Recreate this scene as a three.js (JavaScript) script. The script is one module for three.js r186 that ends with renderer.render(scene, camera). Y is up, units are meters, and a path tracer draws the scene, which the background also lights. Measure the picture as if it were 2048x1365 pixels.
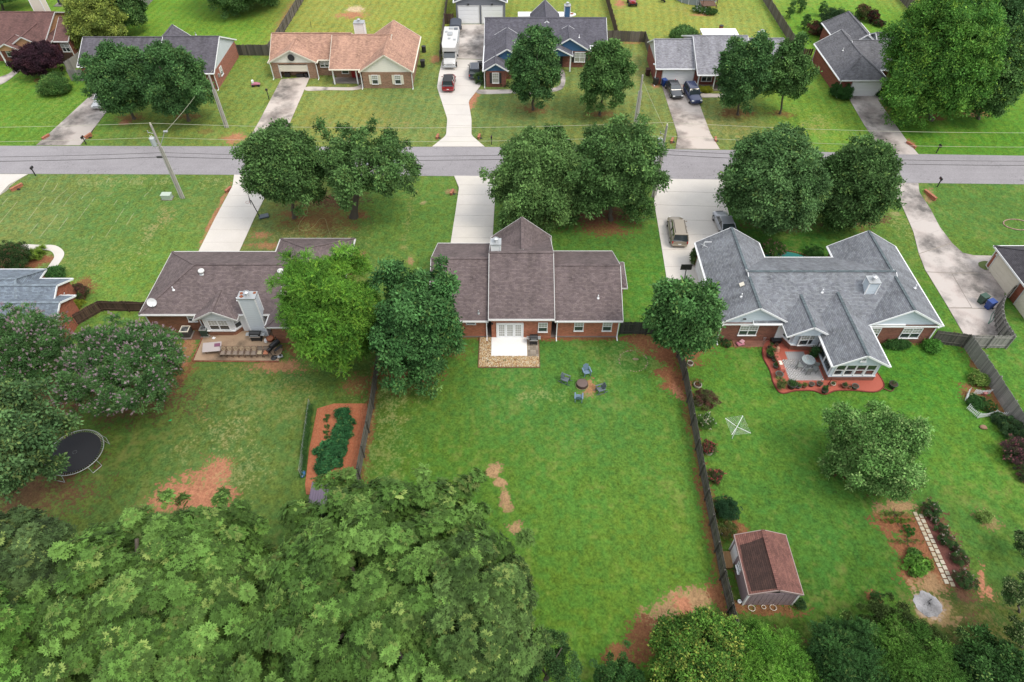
import * as THREE from 'three';
import { mergeGeometries, mergeVertices } from 'three/addons/utils/BufferGeometryUtils.js';
import { RoundedBoxGeometry } from 'three/addons/geometries/RoundedBoxGeometry.js';
import { MarchingCubes } from 'three/addons/objects/MarchingCubes.js';

// ---------------------------------------------------------------- camera, sky, sun, exposure
const scene = new THREE.Scene();
const HT = 48, PITCH = 47.5 * Math.PI / 180, FPX = 1330;          // drone height, tilt, focal length on a 2048 x 1365 frame
const camera = new THREE.PerspectiveCamera(2 * Math.atan(682.5 / FPX) * 180 / Math.PI, 2048 / 1365, 0.5, 3000);
camera.position.set(0, HT, 0);
camera.lookAt(0, HT - Math.sin(PITCH), -Math.cos(PITCH));
scene.add(camera);
const SUN_DIR = new THREE.Vector3(0.5, 0.9, 0.3).normalize();
{
  const w = 256, h = 128, d = new Float32Array(w * h * 4), v = new THREE.Vector3();
  for (let j = 0; j < h; j++) for (let i = 0; i < w; i++) {
    const el = (j + 0.5) / h * Math.PI - Math.PI / 2, az = (i + 0.5) / w * Math.PI * 2 - Math.PI;
    v.set(Math.cos(el) * Math.cos(az), Math.sin(el), Math.cos(el) * Math.sin(az));
    const g = el < 0 ? 0.45 : (1 + 1.2 * Math.sin(el)) / 2.2;        // overcast sky: zenith about twice the horizon
    const veil = Math.exp(-(1 - v.dot(SUN_DIR)) * 2.0) * 1.1;     // thin cloud is brighter round the veiled sun
    const L = 0.50 * (g + (el < 0 ? 0 : veil)), k = (j * w + i) * 4;
    d[k] = L * 0.97; d[k + 1] = L * 1.0; d[k + 2] = L * 1.06; d[k + 3] = 1;
  }
  const sky = new THREE.DataTexture(d, w, h, THREE.RGBAFormat, THREE.FloatType);
  sky.mapping = THREE.EquirectangularReflectionMapping; sky.magFilter = THREE.LinearFilter; sky.needsUpdate = true;
  scene.background = sky; scene.environment = sky;
}
const sun = new THREE.DirectionalLight(0xfff3e2, 1.0);
sun.position.copy(SUN_DIR).multiplyScalar(150).add(new THREE.Vector3(0, 0, -65));
sun.target.position.set(0, 0, -65);
sun.castShadow = true; sun.shadow.radius = 36; sun.shadow.mapSize.set(4096, 4096);
Object.assign(sun.shadow.camera, { left: -130, right: 130, top: 110, bottom: -110, near: 1, far: 400 });
scene.add(sun, sun.target);
const renderer = new THREE.WebGLRenderer({ antialias: true });
renderer.toneMapping = THREE.LinearToneMapping;
renderer.toneMappingExposure = 2.15;
renderer.shadowMap.enabled = true;

// ---------------------------------------------------------------- small tools
function rng(seed) { let a = seed >>> 0; return () => { a = (a + 0x6D2B79F5) | 0; let t = Math.imul(a ^ (a >>> 15), 1 | a); t = (t + Math.imul(t ^ (t >>> 7), 61 | t)) ^ t; return ((t ^ (t >>> 14)) >>> 0) / 4294967296; }; }
const R0 = rng(11), pick = (a, r = R0) => a[Math.floor(r() * a.length)], rr = (a, b, r = R0) => a + (b - a) * r();
const SP = Math.sin(PITCH), CP = Math.cos(PITCH);
// a point of the survey frame (2048 x 1365) put on the level y = h
function at(u, v, h = 0) {
  const X = (u - 1024) / FPX, Y = (682.5 - v) / FPX, dy = Y * CP - SP, t = (h - HT) / dy;
  return new THREE.Vector3(X * t, h, (-Y * SP - CP) * t);
}
function heightOver(v, z) { const Y = (682.5 - v) / FPX; return HT + z / (-Y * SP - CP) * (Y * CP - SP); }
const KS = 0.60;                                                    // daylight level the survey colours were read under
function pig(hex, k = 1) { return new THREE.Color(hex).multiplyScalar(KS * k); }
const TABLE = (() => { const r = rng(5), t = new Float32Array(65536); for (let i = 0; i < 65536; i++) t[i] = r(); return t; })();
function vn(x, y, per = 256) {
  const ix = Math.floor(x), iy = Math.floor(y), fx = x - ix, fy = y - iy, sx = fx * fx * (3 - 2 * fx), sy = fy * fy * (3 - 2 * fy);
  const m = (a) => ((a % per) + per) % per, x0 = m(ix), x1 = m(ix + 1), y0 = m(iy) << 8, y1 = m(iy + 1) << 8;
  const a = TABLE[x0 + y0], b = TABLE[x1 + y0], c = TABLE[x0 + y1], e = TABLE[x1 + y1];
  return a + (b - a) * sx + (c - a) * sy + (a - b - c + e) * sx * sy;
}
function fbm(x, y, o = 4, per = 256) { let s = 0, a = 0.5, n = 0; for (let i = 0; i < o; i++) { s += a * vn(x + i * 17.3, y + i * 9.1, per); n += a; a *= 0.5; x *= 2; y *= 2; per = Math.min(256, per * 2); } return s / n; }
function tileFbm(x, y, per, o) { let s = 0, a = 0.5, n = 0; for (let i = 0; i < o; i++) { s += a * vn(x + i * 31, y + i * 57, per); n += a; a *= 0.55; x *= 2; y *= 2; per = Math.min(256, per * 2); } return s / n; }
const toS = (c) => { c = c < 0 ? 0 : c > 1 ? 1 : c; return 255 * (c <= 0.0031308 ? c * 12.92 : 1.055 * Math.pow(c, 1 / 2.4) - 0.055); };
const S_LUT = new Uint8Array(4096).map((_, i) => Math.round(toS(i / 4095)));
const toS8 = (c) => S_LUT[c <= 0 ? 0 : c >= 1 ? 4095 : (c * 4095) | 0];
// texture computed pixel by pixel: f(u, v, out) writes linear rgb; size in metres sets the repeat
function tex(n, m, f, sx = 1, sy = sx, color = true) {
  const d = new Uint8Array(n * m * 4), o = [0, 0, 0];
  for (let j = 0; j < m; j++) for (let i = 0; i < n; i++) {
    f((i + 0.5) / n, (j + 0.5) / m, o); const k = (j * n + i) * 4;
    if (color) { d[k] = toS8(o[0]); d[k + 1] = toS8(o[1]); d[k + 2] = toS8(o[2]); } else { d[k] = d[k + 1] = d[k + 2] = Math.max(0, Math.min(255, o[0] * 255)); }
    d[k + 3] = 255;
  }
  const t = new THREE.DataTexture(d, n, m, THREE.RGBAFormat);
  t.wrapS = t.wrapT = THREE.RepeatWrapping; t.magFilter = THREE.LinearFilter; t.minFilter = THREE.LinearMipmapLinearFilter; t.generateMipmaps = true;
  if (color) t.colorSpace = THREE.SRGBColorSpace;
  t.repeat.set(1 / sx, 1 / sy); t.needsUpdate = true; return t;
}
function mat(color, o = {}) { const { roughness = 0.85, ...x } = o; return new THREE.MeshStandardMaterial({ color, roughness, ...x }); }
const used = new Map();
function numbered(n) { const k = used.get(n) || 0; used.set(n, k + 1); return k ? `${n}_${String(k).padStart(3, '0')}` : n; }
function tag(o, label, category, group, kind) { if (label) o.userData.label = label; if (category) o.userData.category = category; if (group) o.userData.group = group; if (kind) o.userData.kind = kind; return o; }
function thing(name, label, category, x = 0, y = 0, z = 0, ry = 0, group) { const g = new THREE.Group(); g.name = numbered(name); g.position.set(x, y, z); g.rotation.y = ry; scene.add(g); return tag(g, label, category, group); }
function part(parent, name, geo, m) { const o = new THREE.Mesh(Array.isArray(geo) ? join(geo) : geo, m); o.name = name; parent.add(o); return o; }
function solo(name, label, category, geo, m, group) { const o = part(scene, numbered(name), geo, m); return tag(o, label, category, group); }
function plain(g) { g = g.index ? g.toNonIndexed() : g; for (const k of Object.keys(g.attributes)) if (!['position', 'normal', 'uv'].includes(k)) g.deleteAttribute(k); return g; }
function join(list) { return list.length === 1 ? list[0] : mergeGeometries(list.map(plain)); }
// uv in metres, from the axis a face looks along
function metreUV(g) {
  g = plain(g); const p = g.attributes.position, n = g.attributes.normal, uv = new Float32Array(p.count * 2);
  for (let i = 0; i < p.count; i++) {
    const ax = Math.abs(n.getX(i)), ay = Math.abs(n.getY(i)), az = Math.abs(n.getZ(i));
    if (ay >= ax && ay >= az) { uv[2 * i] = p.getX(i); uv[2 * i + 1] = p.getZ(i); } else if (ax >= az) { uv[2 * i] = p.getZ(i); uv[2 * i + 1] = p.getY(i); } else { uv[2 * i] = p.getX(i); uv[2 * i + 1] = p.getY(i); }
  }
  g.setAttribute('uv', new THREE.BufferAttribute(uv, 2)); return g;
}
// box given by its corners
function bx(x0, y0, z0, x1, y1, z1) { return new THREE.BoxGeometry(Math.abs(x1 - x0), Math.abs(y1 - y0), Math.abs(z1 - z0)).translate((x0 + x1) / 2, (y0 + y1) / 2, (z0 + z1) / 2); }
function cb(w, h, d, x = 0, y = 0, z = 0, ry = 0, rx = 0, rz = 0) { const g = new THREE.BoxGeometry(w, h, d); if (rz) g.rotateZ(rz); if (rx) g.rotateX(rx); if (ry) g.rotateY(ry); return g.translate(x, y, z); }
function rb(w, h, d, x = 0, y = 0, z = 0, r = 0.03, ry = 0) { const g = new RoundedBoxGeometry(w, h, d, 2, r); if (ry) g.rotateY(ry); return g.translate(x, y, z); }
function cyl(r0, r1, h, x = 0, y = 0, z = 0, s = 14) { return new THREE.CylinderGeometry(r1, r0, h, s).translate(x, y + h / 2, z); }
function lathe(pts, s = 20) { return new THREE.LatheGeometry(pts.map(p => new THREE.Vector2(p[0], p[1])), s); }
function tube(pts, r, s = 24, k = 6, closed = false) { return new THREE.TubeGeometry(new THREE.CatmullRomCurve3(pts.map(p => p.isVector3 ? p : new THREE.Vector3(...p)), closed), s, r, k, closed); }
function rod(a, b, r, k = 6, r2 = r) {
  const A = new THREE.Vector3(...a), B = new THREE.Vector3(...b), L = A.distanceTo(B), g = new THREE.CylinderGeometry(r2, r, L, k).translate(0, L / 2, 0);
  g.applyQuaternion(new THREE.Quaternion().setFromUnitVectors(new THREE.Vector3(0, 1, 0), B.clone().sub(A).normalize())); return g.translate(A.x, A.y, A.z);
}
// flat sheet with real thickness from plan points [[x, z], ...]
function slabGeo(pts, y0, y1, bevel = 0) {
  const sh = new THREE.Shape(pts.map(p => new THREE.Vector2(p[0], -p[1])));
  const g = new THREE.ExtrudeGeometry(sh, { depth: y1 - y0 - bevel, bevelEnabled: bevel > 0, bevelThickness: bevel, bevelSize: bevel, bevelOffset: -bevel, bevelSegments: 1, steps: 1, curveSegments: 4 });
  g.rotateX(-Math.PI / 2).translate(0, y0, 0); return metreUV(g);
}
const plan = (px) => px.map(([u, v]) => { const p = at(u, v); return [p.x, p.z]; });
function smoothPlan(pts, n = 60, closed = true) { return new THREE.CatmullRomCurve3(pts.map(p => new THREE.Vector3(p[0], 0, p[1])), closed, 'centripetal').getPoints(n).slice(0, closed ? -1 : undefined).map(p => [p.x, p.z]); }
// skin between rings of equal length
function loft(rings, caps = true) {
  const pos = [], idx = [], n = rings[0].length;
  for (const r of rings) for (const p of r) pos.push(p[0], p[1], p[2]);
  for (let i = 0; i + 1 < rings.length; i++) for (let j = 0; j < n; j++) { const a = i * n + j, b = i * n + (j + 1) % n, c = a + n, d = b + n; idx.push(a, b, c, b, d, c); }
  if (caps) for (const e of [0, rings.length - 1]) { const base = e * n; for (let j = 1; j + 1 < n; j++) e ? idx.push(base, base + j, base + j + 1) : idx.push(base, base + j + 1, base + j); }
  const g = new THREE.BufferGeometry(); g.setAttribute('position', new THREE.Float32BufferAttribute(pos, 3)); g.setIndex(idx);
  const f = g.toNonIndexed(); f.setAttribute('uv', new THREE.Float32BufferAttribute(new Float32Array(f.attributes.position.count * 2), 2)); f.computeVertexNormals(); return f;
}
function soft(g, angle = 0.7) { // smooth shading within an angle
  const p = g.attributes.position, n = p.count, fn = [], map = new Map(), A = new THREE.Vector3(), B = new THREE.Vector3(), C = new THREE.Vector3();
  for (let i = 0; i < n; i += 3) { A.fromBufferAttribute(p, i); B.fromBufferAttribute(p, i + 1); C.fromBufferAttribute(p, i + 2); const v = B.clone().sub(A).cross(C.clone().sub(A)); fn.push(v); for (let k = 0; k < 3; k++) { const key = [p.getX(i + k), p.getY(i + k), p.getZ(i + k)].map(q => Math.round(q * 500)).join(); if (!map.has(key)) map.set(key, []); map.get(key).push(i / 3); } }
  const un = fn.map(v => v.clone().normalize()), out = new Float32Array(n * 3), ca = Math.cos(angle), s = new THREE.Vector3();
  for (let i = 0; i < n; i++) { const f = (i / 3) | 0; s.set(0, 0, 0); for (const q of map.get([p.getX(i), p.getY(i), p.getZ(i)].map(t => Math.round(t * 500)).join())) if (un[q].dot(un[f]) > ca) s.add(fn[q]); s.normalize(); out[3 * i] = s.x; out[3 * i + 1] = s.y; out[3 * i + 2] = s.z; }
  g.setAttribute('normal', new THREE.BufferAttribute(out, 3)); return g;
}

// ---------------------------------------------------------------- materials
const grain = (x, y, p) => vn(x * p, y * p, p);
const shingleMap = tex(1024, 1024, (u, v, o) => {           // 9.6 m x 8.96 m, 64 courses of 14 cm, 32 tabs of 30 cm
  const row = Math.floor(v * 64), off = (row % 2) * 0.5 + TABLE[row] * 0.2, tx = u * 32 + off, tab = Math.floor(tx) % 32;
  const q = TABLE[(row * 97 + tab * 13) & 65535], fx = tx - Math.floor(tx), fy = v * 64 - row;
  let c = 0.74 + 0.30 * (q - 0.5) + 0.30 * (grain(u, v, 256) - 0.5) + 0.30 * (tileFbm(u * 6, v * 5, 6 * 1, 4) - 0.5);
  c += 0.34 * (tileFbm(u * 22, v * 3, 22, 3) - 0.5);         // weather streaks running down the slope
  if (fy < 0.16) c *= 0.62; if (fx < 0.05) c *= 0.7;
  o[0] = c; o[1] = c * (0.985 + 0.03 * (q - 0.5)); o[2] = c * (1 + 0.05 * (TABLE[(row * 31 + tab * 7) & 65535] - 0.5));
}, 9.6, 8.96);
const shingleBump = tex(1024, 1024, (u, v, o) => {
  const row = Math.floor(v * 64), off = (row % 2) * 0.5 + TABLE[row] * 0.2, tx = u * 32 + off, tab = Math.floor(tx) % 32, fy = v * 64 - row, fx = tx - Math.floor(tx);
  o[0] = 0.75 - fy * 0.5 + 0.12 * TABLE[(row * 97 + tab * 13) & 65535] + 0.12 * grain(u, v, 256) - (fx < 0.05 ? 0.3 : 0);
}, 9.6, 8.96, false);
const roofMat = (hex, k = 1) => mat(pig(hex, k), { map: shingleMap, bumpMap: shingleBump, bumpScale: 0.018, roughness: 0.93 });
const brickTone = (seed, mortar) => (u, v, o) => {            // 2.2 m x 2.16 m: 10 bricks, 27 courses
  const row = Math.floor(v * 27), tx = u * 10 + (row % 2) * 0.5, b = Math.floor(tx) % 10, fx = tx - Math.floor(tx), fy = v * 27 - row, q = TABLE[(seed + row * 131 + b * 17) & 65535], w = TABLE[(seed + row * 57 + b * 29) & 65535];
  const g = 0.85 + 0.3 * (grain(u, v, 128) - 0.5);
  if (fx < 0.045 || fy < 0.13) { o[0] = mortar[0] * g; o[1] = mortar[1] * g; o[2] = mortar[2] * g; } else { const c = (0.72 + 0.6 * q) * g; o[0] = c; o[1] = c * (0.9 + 0.25 * w); o[2] = c * (0.9 + 0.25 * w); }
};
const brickMapA = tex(512, 512, brickTone(3, [1.25, 1.9, 2.3]), 2.2, 2.16), brickMapB = tex(512, 512, brickTone(901, [1.05, 1.05, 1.1]), 2.2, 2.16);
const brickBump = tex(512, 512, (u, v, o) => { const row = Math.floor(v * 27), tx = u * 10 + (row % 2) * 0.5, fx = tx - Math.floor(tx), fy = v * 27 - row; o[0] = (fx < 0.045 || fy < 0.13) ? 0.2 : 0.8 + 0.2 * grain(u, v, 128); }, 2.2, 2.16, false);
const brick = (hex, m = brickMapA) => mat(pig(hex, 1.45), { map: m, bumpMap: brickBump, bumpScale: 0.01, roughness: 0.9 });
const sidingBump = tex(64, 512, (u, v, o) => { const f = (v * 16) % 1; o[0] = 1 - f * 0.8; }, 2, 2.4, false);
const sidingMap = tex(256, 512, (u, v, o) => { const f = (v * 16) % 1, c = 0.9 + 0.14 * (tileFbm(u * 4, v * 32, 4, 3) - 0.5) - (f < 0.1 ? 0.16 : 0); o[0] = o[1] = o[2] = c; }, 2, 2.4);
const siding = (hex) => mat(pig(hex, 1.5), { map: sidingMap, bumpMap: sidingBump, bumpScale: 0.02, roughness: 0.7 });
const concreteBump = tex(512, 512, (u, v, o) => { o[0] = tileFbm(u * 16, v * 16, 16, 4); }, 2.6, 2.6, false);
const concreteMap = tex(1024, 1024, (u, v, o) => { const c = 0.93 + 0.16 * (tileFbm(u * 6, v * 6, 6, 5) - 0.5) + 0.10 * (grain(u, v, 256) - 0.5); o[0] = c; o[1] = c * 0.995; o[2] = c * (0.98 + 0.05 * (tileFbm(u * 3 + 5, v * 3, 3, 3) - 0.5)); }, 11, 11);
const stainMap = tex(1024, 1024, (u, v, o) => {               // old concrete with lichen and tyre grime
  const a = tileFbm(u * 5, v * 5, 5, 6), b = tileFbm(u * 9 + 3, v * 9, 9, 5); let c = 1.04 - 0.95 * Math.max(0, a - 0.44) * 2.4 + 0.16 * (grain(u, v, 256) - 0.5); c -= b > 0.56 ? (b - 0.56) * 1.8 : 0; c = Math.max(0.26, c);
  o[0] = c * 1.0; o[1] = c * (0.93 + 0.1 * b); o[2] = c * (0.92 + 0.11 * b);
}, 14, 14);
const concrete = (hex, worn = false) => mat(pig(hex), { map: worn ? stainMap : concreteMap, bumpMap: concreteBump, bumpScale: 0.004, roughness: 0.88 });
const asphaltMap = tex(2048, 1024, (u, v, o) => {             // 40 m x 20 m
  let c = 0.9 + 0.22 * (tileFbm(u * 20, v * 10 * 1, 20, 5) - 0.5) + 0.28 * (vn(u * 2048 / 3, v * 1024 / 3, 256) - 0.5) + 0.1 * (tileFbm(u * 4, v * 64, 4, 3) - 0.5);
  const k = Math.abs(tileFbm(u * 12, v * 6, 12, 5) - 0.5); if (k < 0.0035) c *= 0.72; // hairline cracks
  o[0] = c; o[1] = c * 0.985; o[2] = c * 1.0;
}, 40, 20);
const asphaltBump = tex(512, 512, (u, v, o) => { o[0] = grain(u, v, 256); }, 3, 3, false);
const asphalt = mat(pig('#b6b3b6'), { map: asphaltMap, bumpMap: asphaltBump, bumpScale: 0.006, roughness: 0.92 });
const woodMap = tex(256, 1024, (u, v, o) => { const c = 0.8 + 0.5 * (tileFbm(u * 16, v * 4, 16, 4) - 0.5) + 0.2 * (tileFbm(u * 60, v * 6, 60, 2) - 0.5); o[0] = c; o[1] = c; o[2] = c; }, 0.6, 2.4);
const woodBump = tex(256, 512, (u, v, o) => { o[0] = tileFbm(u * 40, v * 4, 40, 3); }, 0.6, 2.4, false);
const wood = (hex, k = 1) => mat(pig(hex, k), { map: woodMap, bumpMap: woodBump, bumpScale: 0.006, roughness: 0.92 });
const M = {
  white: mat(pig('#eef0f2', 1.5), { roughness: 0.55 }), trim: mat(pig('#e4e4e2', 1.15), { roughness: 0.6 }), cream: mat(pig('#e6dfcf', 1.4), { roughness: 0.6 }),
  glass: new THREE.MeshPhysicalMaterial({ color: new THREE.Color(0.035, 0.045, 0.05), roughness: 0.06, metalness: 0, clearcoat: 1, clearcoatRoughness: 0.03 }),
  blind: new THREE.MeshPhysicalMaterial({ color: new THREE.Color(0.34, 0.34, 0.31), roughness: 0.35, clearcoat: 1, clearcoatRoughness: 0.04 }),
  screen: mat(new THREE.Color(0.10, 0.115, 0.13), { roughness: 0.45 }), dark: mat(new THREE.Color(0.02, 0.02, 0.022), { roughness: 0.6 }), black: mat(new THREE.Color(0.012, 0.012, 0.013), { roughness: 0.4 }),
  tyre: mat(new THREE.Color(0.018, 0.018, 0.018), { roughness: 0.9 }), rim: mat(new THREE.Color(0.5, 0.5, 0.52), { roughness: 0.3, metalness: 0.9 }),
  steel: mat(new THREE.Color(0.55, 0.56, 0.57), { roughness: 0.38, metalness: 0.85 }), galv: mat(new THREE.Color(0.42, 0.44, 0.45), { roughness: 0.5, metalness: 0.5 }), rust: mat(new THREE.Color(0.22, 0.07, 0.03), { roughness: 0.95 }),
  terracotta: mat(pig('#b5694c'), { roughness: 0.9 }), clay: mat(pig('#c98a66'), { roughness: 1 }), mulch: mat(pig('#6b4a3c'), { roughness: 1 }), soil: mat(new THREE.Color(0.05, 0.03, 0.02), { roughness: 1 }),
  pole: wood('#bdb8b0', 1.4), conduit: mat(pig('#d8d8d2', 1.1), { roughness: 0.5 }), red: mat(pig('#b0222e'), { roughness: 0.35 }), lamp: mat(new THREE.Color(0.7, 0.7, 0.68), { roughness: 0.2 }), tail: mat(new THREE.Color(0.35, 0.02, 0.02), { roughness: 0.25 }), wire: mat(new THREE.Color(0.5, 0.49, 0.38), { roughness: 0.5 }), cable: mat(new THREE.Color(0.03, 0.03, 0.03), { roughness: 0.6 }),
  bark: mat(pig('#7d7468'), { map: woodMap, bumpMap: woodBump, bumpScale: 0.03, roughness: 1 }), plasticGreen: mat(new THREE.Color(0.03, 0.07, 0.05), { roughness: 0.5 }), blueBin: mat(new THREE.Color(0.015, 0.05, 0.22), { roughness: 0.4 }),
};

// ---------------------------------------------------------------- the ground: lawns, bare earth, ditches
const lin = (hex) => { const c = pig(hex); return [c.r, c.g, c.b]; };
// turf colour read at survey points
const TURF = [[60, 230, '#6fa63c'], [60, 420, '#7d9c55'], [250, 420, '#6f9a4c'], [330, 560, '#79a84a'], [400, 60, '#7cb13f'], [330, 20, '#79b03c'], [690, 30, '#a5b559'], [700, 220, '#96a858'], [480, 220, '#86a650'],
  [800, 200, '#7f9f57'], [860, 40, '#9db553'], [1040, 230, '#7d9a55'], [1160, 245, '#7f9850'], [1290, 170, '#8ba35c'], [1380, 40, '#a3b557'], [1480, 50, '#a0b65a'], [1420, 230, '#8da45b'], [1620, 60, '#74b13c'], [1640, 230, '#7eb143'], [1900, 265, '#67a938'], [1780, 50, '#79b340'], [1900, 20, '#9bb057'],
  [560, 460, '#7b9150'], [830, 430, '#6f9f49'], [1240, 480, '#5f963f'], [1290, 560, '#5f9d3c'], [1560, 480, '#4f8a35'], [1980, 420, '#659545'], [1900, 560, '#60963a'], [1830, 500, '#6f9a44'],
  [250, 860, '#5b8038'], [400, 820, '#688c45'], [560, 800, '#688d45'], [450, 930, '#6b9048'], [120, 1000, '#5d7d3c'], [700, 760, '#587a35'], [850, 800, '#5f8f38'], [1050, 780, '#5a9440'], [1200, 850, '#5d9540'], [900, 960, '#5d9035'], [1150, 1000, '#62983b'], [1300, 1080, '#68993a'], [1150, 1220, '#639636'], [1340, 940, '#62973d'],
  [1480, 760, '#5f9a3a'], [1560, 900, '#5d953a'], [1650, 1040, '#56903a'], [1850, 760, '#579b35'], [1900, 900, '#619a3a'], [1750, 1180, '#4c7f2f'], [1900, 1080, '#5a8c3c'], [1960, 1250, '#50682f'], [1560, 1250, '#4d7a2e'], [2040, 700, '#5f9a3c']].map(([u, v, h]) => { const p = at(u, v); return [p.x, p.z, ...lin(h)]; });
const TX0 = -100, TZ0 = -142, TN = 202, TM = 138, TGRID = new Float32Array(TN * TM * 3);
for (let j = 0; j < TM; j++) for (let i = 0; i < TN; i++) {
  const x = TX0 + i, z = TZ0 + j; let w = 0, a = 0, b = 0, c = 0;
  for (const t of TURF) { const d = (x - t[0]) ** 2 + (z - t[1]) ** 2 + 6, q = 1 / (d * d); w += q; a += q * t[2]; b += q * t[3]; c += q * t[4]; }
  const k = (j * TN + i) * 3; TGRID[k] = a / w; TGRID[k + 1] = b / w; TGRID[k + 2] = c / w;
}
// bare and worn ground: centre and radii, turned, colour, how complete
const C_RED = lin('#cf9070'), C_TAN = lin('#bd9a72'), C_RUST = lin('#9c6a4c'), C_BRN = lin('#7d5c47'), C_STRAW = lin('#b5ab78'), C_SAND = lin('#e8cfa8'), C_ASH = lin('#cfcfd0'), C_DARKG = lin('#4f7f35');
const WORN = [];
function worn(u, v, rx, rz, col, amt = 1, rot = 0, edge = 0.5) { const p = at(u, v); WORN.push({ x: p.x, z: p.z, rx, rz, col, amt, c: Math.cos(rot), s: Math.sin(rot), m: Math.max(rx, rz) * 1.7, edge }); }
// left back yard
worn(400, 985, 2.3, 2.0, C_RED, 1, 0.2, 0.45); worn(345, 998, 2.4, 1.3, C_RED, 0.95, 0.3, 0.5); worn(428, 958, 1.4, 2.0, C_RED, 1, 0.3, 0.45); worn(420, 1035, 0.7, 2.0, C_RED, 0.9, 0.3); worn(455, 865, 1.6, 1.4, C_STRAW, 0.5, 0, 0.9); worn(475, 940, 1.6, 1.9, C_STRAW, 0.55, 0, 0.9); worn(362, 905, 0.9, 0.8, C_STRAW, 0.5, 0, 0.9);
worn(345, 765, 1.1, 3.0, C_RUST, 0.85, -0.35); worn(255, 800, 5, 2.2, C_BRN, 0.8, 0, 0.8); worn(120, 790, 3, 3, C_BRN, 0.9, 0, 0.8); worn(60, 985, 4.0, 2.6, C_BRN, 0.85, 0, 0.8); worn(100, 920, 3.0, 2.6, C_BRN, 0.7, 0, 0.8);
worn(555, 732, 2.4, 0.7, C_RED, 0.75, 0, 0.8); worn(515, 735, 2.2, 0.5, C_RUST, 0.5, 0, 0.9); worn(600, 700, 2.0, 0.9, C_RUST, 0.8); worn(400, 828, 0.6, 0.7, C_RUST, 0.7, 0, 0.9); worn(715, 770, 1.2, 1.0, C_RUST, 0.7, 0, 0.8); worn(590, 775, 1.5, 0.8, C_RUST, 0.45, 0, 0.9); worn(740, 830, 0.5, 6.5, C_RUST, 0.8, 0.05, 0.6); worn(500, 800, 3.5, 2.5, C_STRAW, 0.25, 0, 1);
worn(330, 710, 1.2, 2.2, C_RUST, 0.7, -0.3); worn(380, 690, 0.6, 2.6, C_RED, 0.7, 0, 0.7);
// centre back yard
worn(990, 940, 0.72, 0.8, C_TAN, 1, 0.2, 0.3); worn(1000, 965, 0.55, 0.6, C_TAN, 1, 0.5, 0.3); worn(1011, 992, 0.45, 1.0, C_TAN, 1, 0.25, 0.3); worn(1016, 1016, 0.5, 0.5, C_TAN, 0.9, 0, 0.4); worn(1032, 1055, 0.65, 0.5, C_TAN, 0.95, 0, 0.45);
worn(1335, 700, 1.9, 2.2, C_RUST, 1, 0.2, 0.4); worn(1345, 755, 1.3, 2.4, C_RUST, 1, 0.5, 0.45); worn(1290, 678, 2.4, 0.8, C_RUST, 0.9, 0, 0.5); worn(1300, 692, 1.8, 1.1, C_RUST, 0.85, 0, 0.7); worn(1375, 690, 2.5, 2.2, C_RUST, 0.95, 0, 0.5); worn(1362, 790, 0.5, 1.3, C_RED, 0.9, 0.3); worn(1180, 775, 0.55, 0.9, C_RED, 0.75, 0, 0.6); worn(1172, 790, 0.8, 0.35, C_TAN, 0.5, 0, 0.8);
worn(1260, 722, 2.0, 1.8, C_STRAW, 0.25, 0, 1); worn(1330, 1235, 2.1, 1.2, C_TAN, 1, 0.6, 0.4); worn(1285, 1280, 2.0, 1.1, C_RUST, 0.95, 0.7, 0.45); worn(1395, 1200, 1.7, 1.0, C_TAN, 1, 0.1, 0.4); worn(1365, 1215, 0.6, 0.8, C_RED, 1); worn(1240, 1310, 1.2, 0.8, C_RUST, 0.9, 0.6); worn(1440, 1195, 0.9, 1.2, C_RUST, 0.95);
worn(815, 740, 2.4, 2.2, C_RUST, 0.85, 0, 0.8); worn(880, 700, 2.6, 1.0, C_RUST, 0.6, 0, 0.8); worn(780, 790, 2.0, 2.4, C_STRAW, 0.4, 0, 0.9); worn(770, 880, 1.2, 3.5, C_STRAW, 0.35, 0, 0.9); worn(1080, 790, 1.6, 0.6, C_STRAW, 0.4, 0, 0.9); worn(1020, 676, 6, 0.35, C_RUST, 0.8, 0, 0.6); worn(1170, 676, 4.5, 0.4, C_RUST, 0.85, 0, 0.6);
worn(1395, 900, 0.5, 9.5, C_RUST, 0.7, 0, 0.7); worn(1425, 1080, 0.5, 6, C_RUST, 0.75, 0, 0.7);
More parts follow.
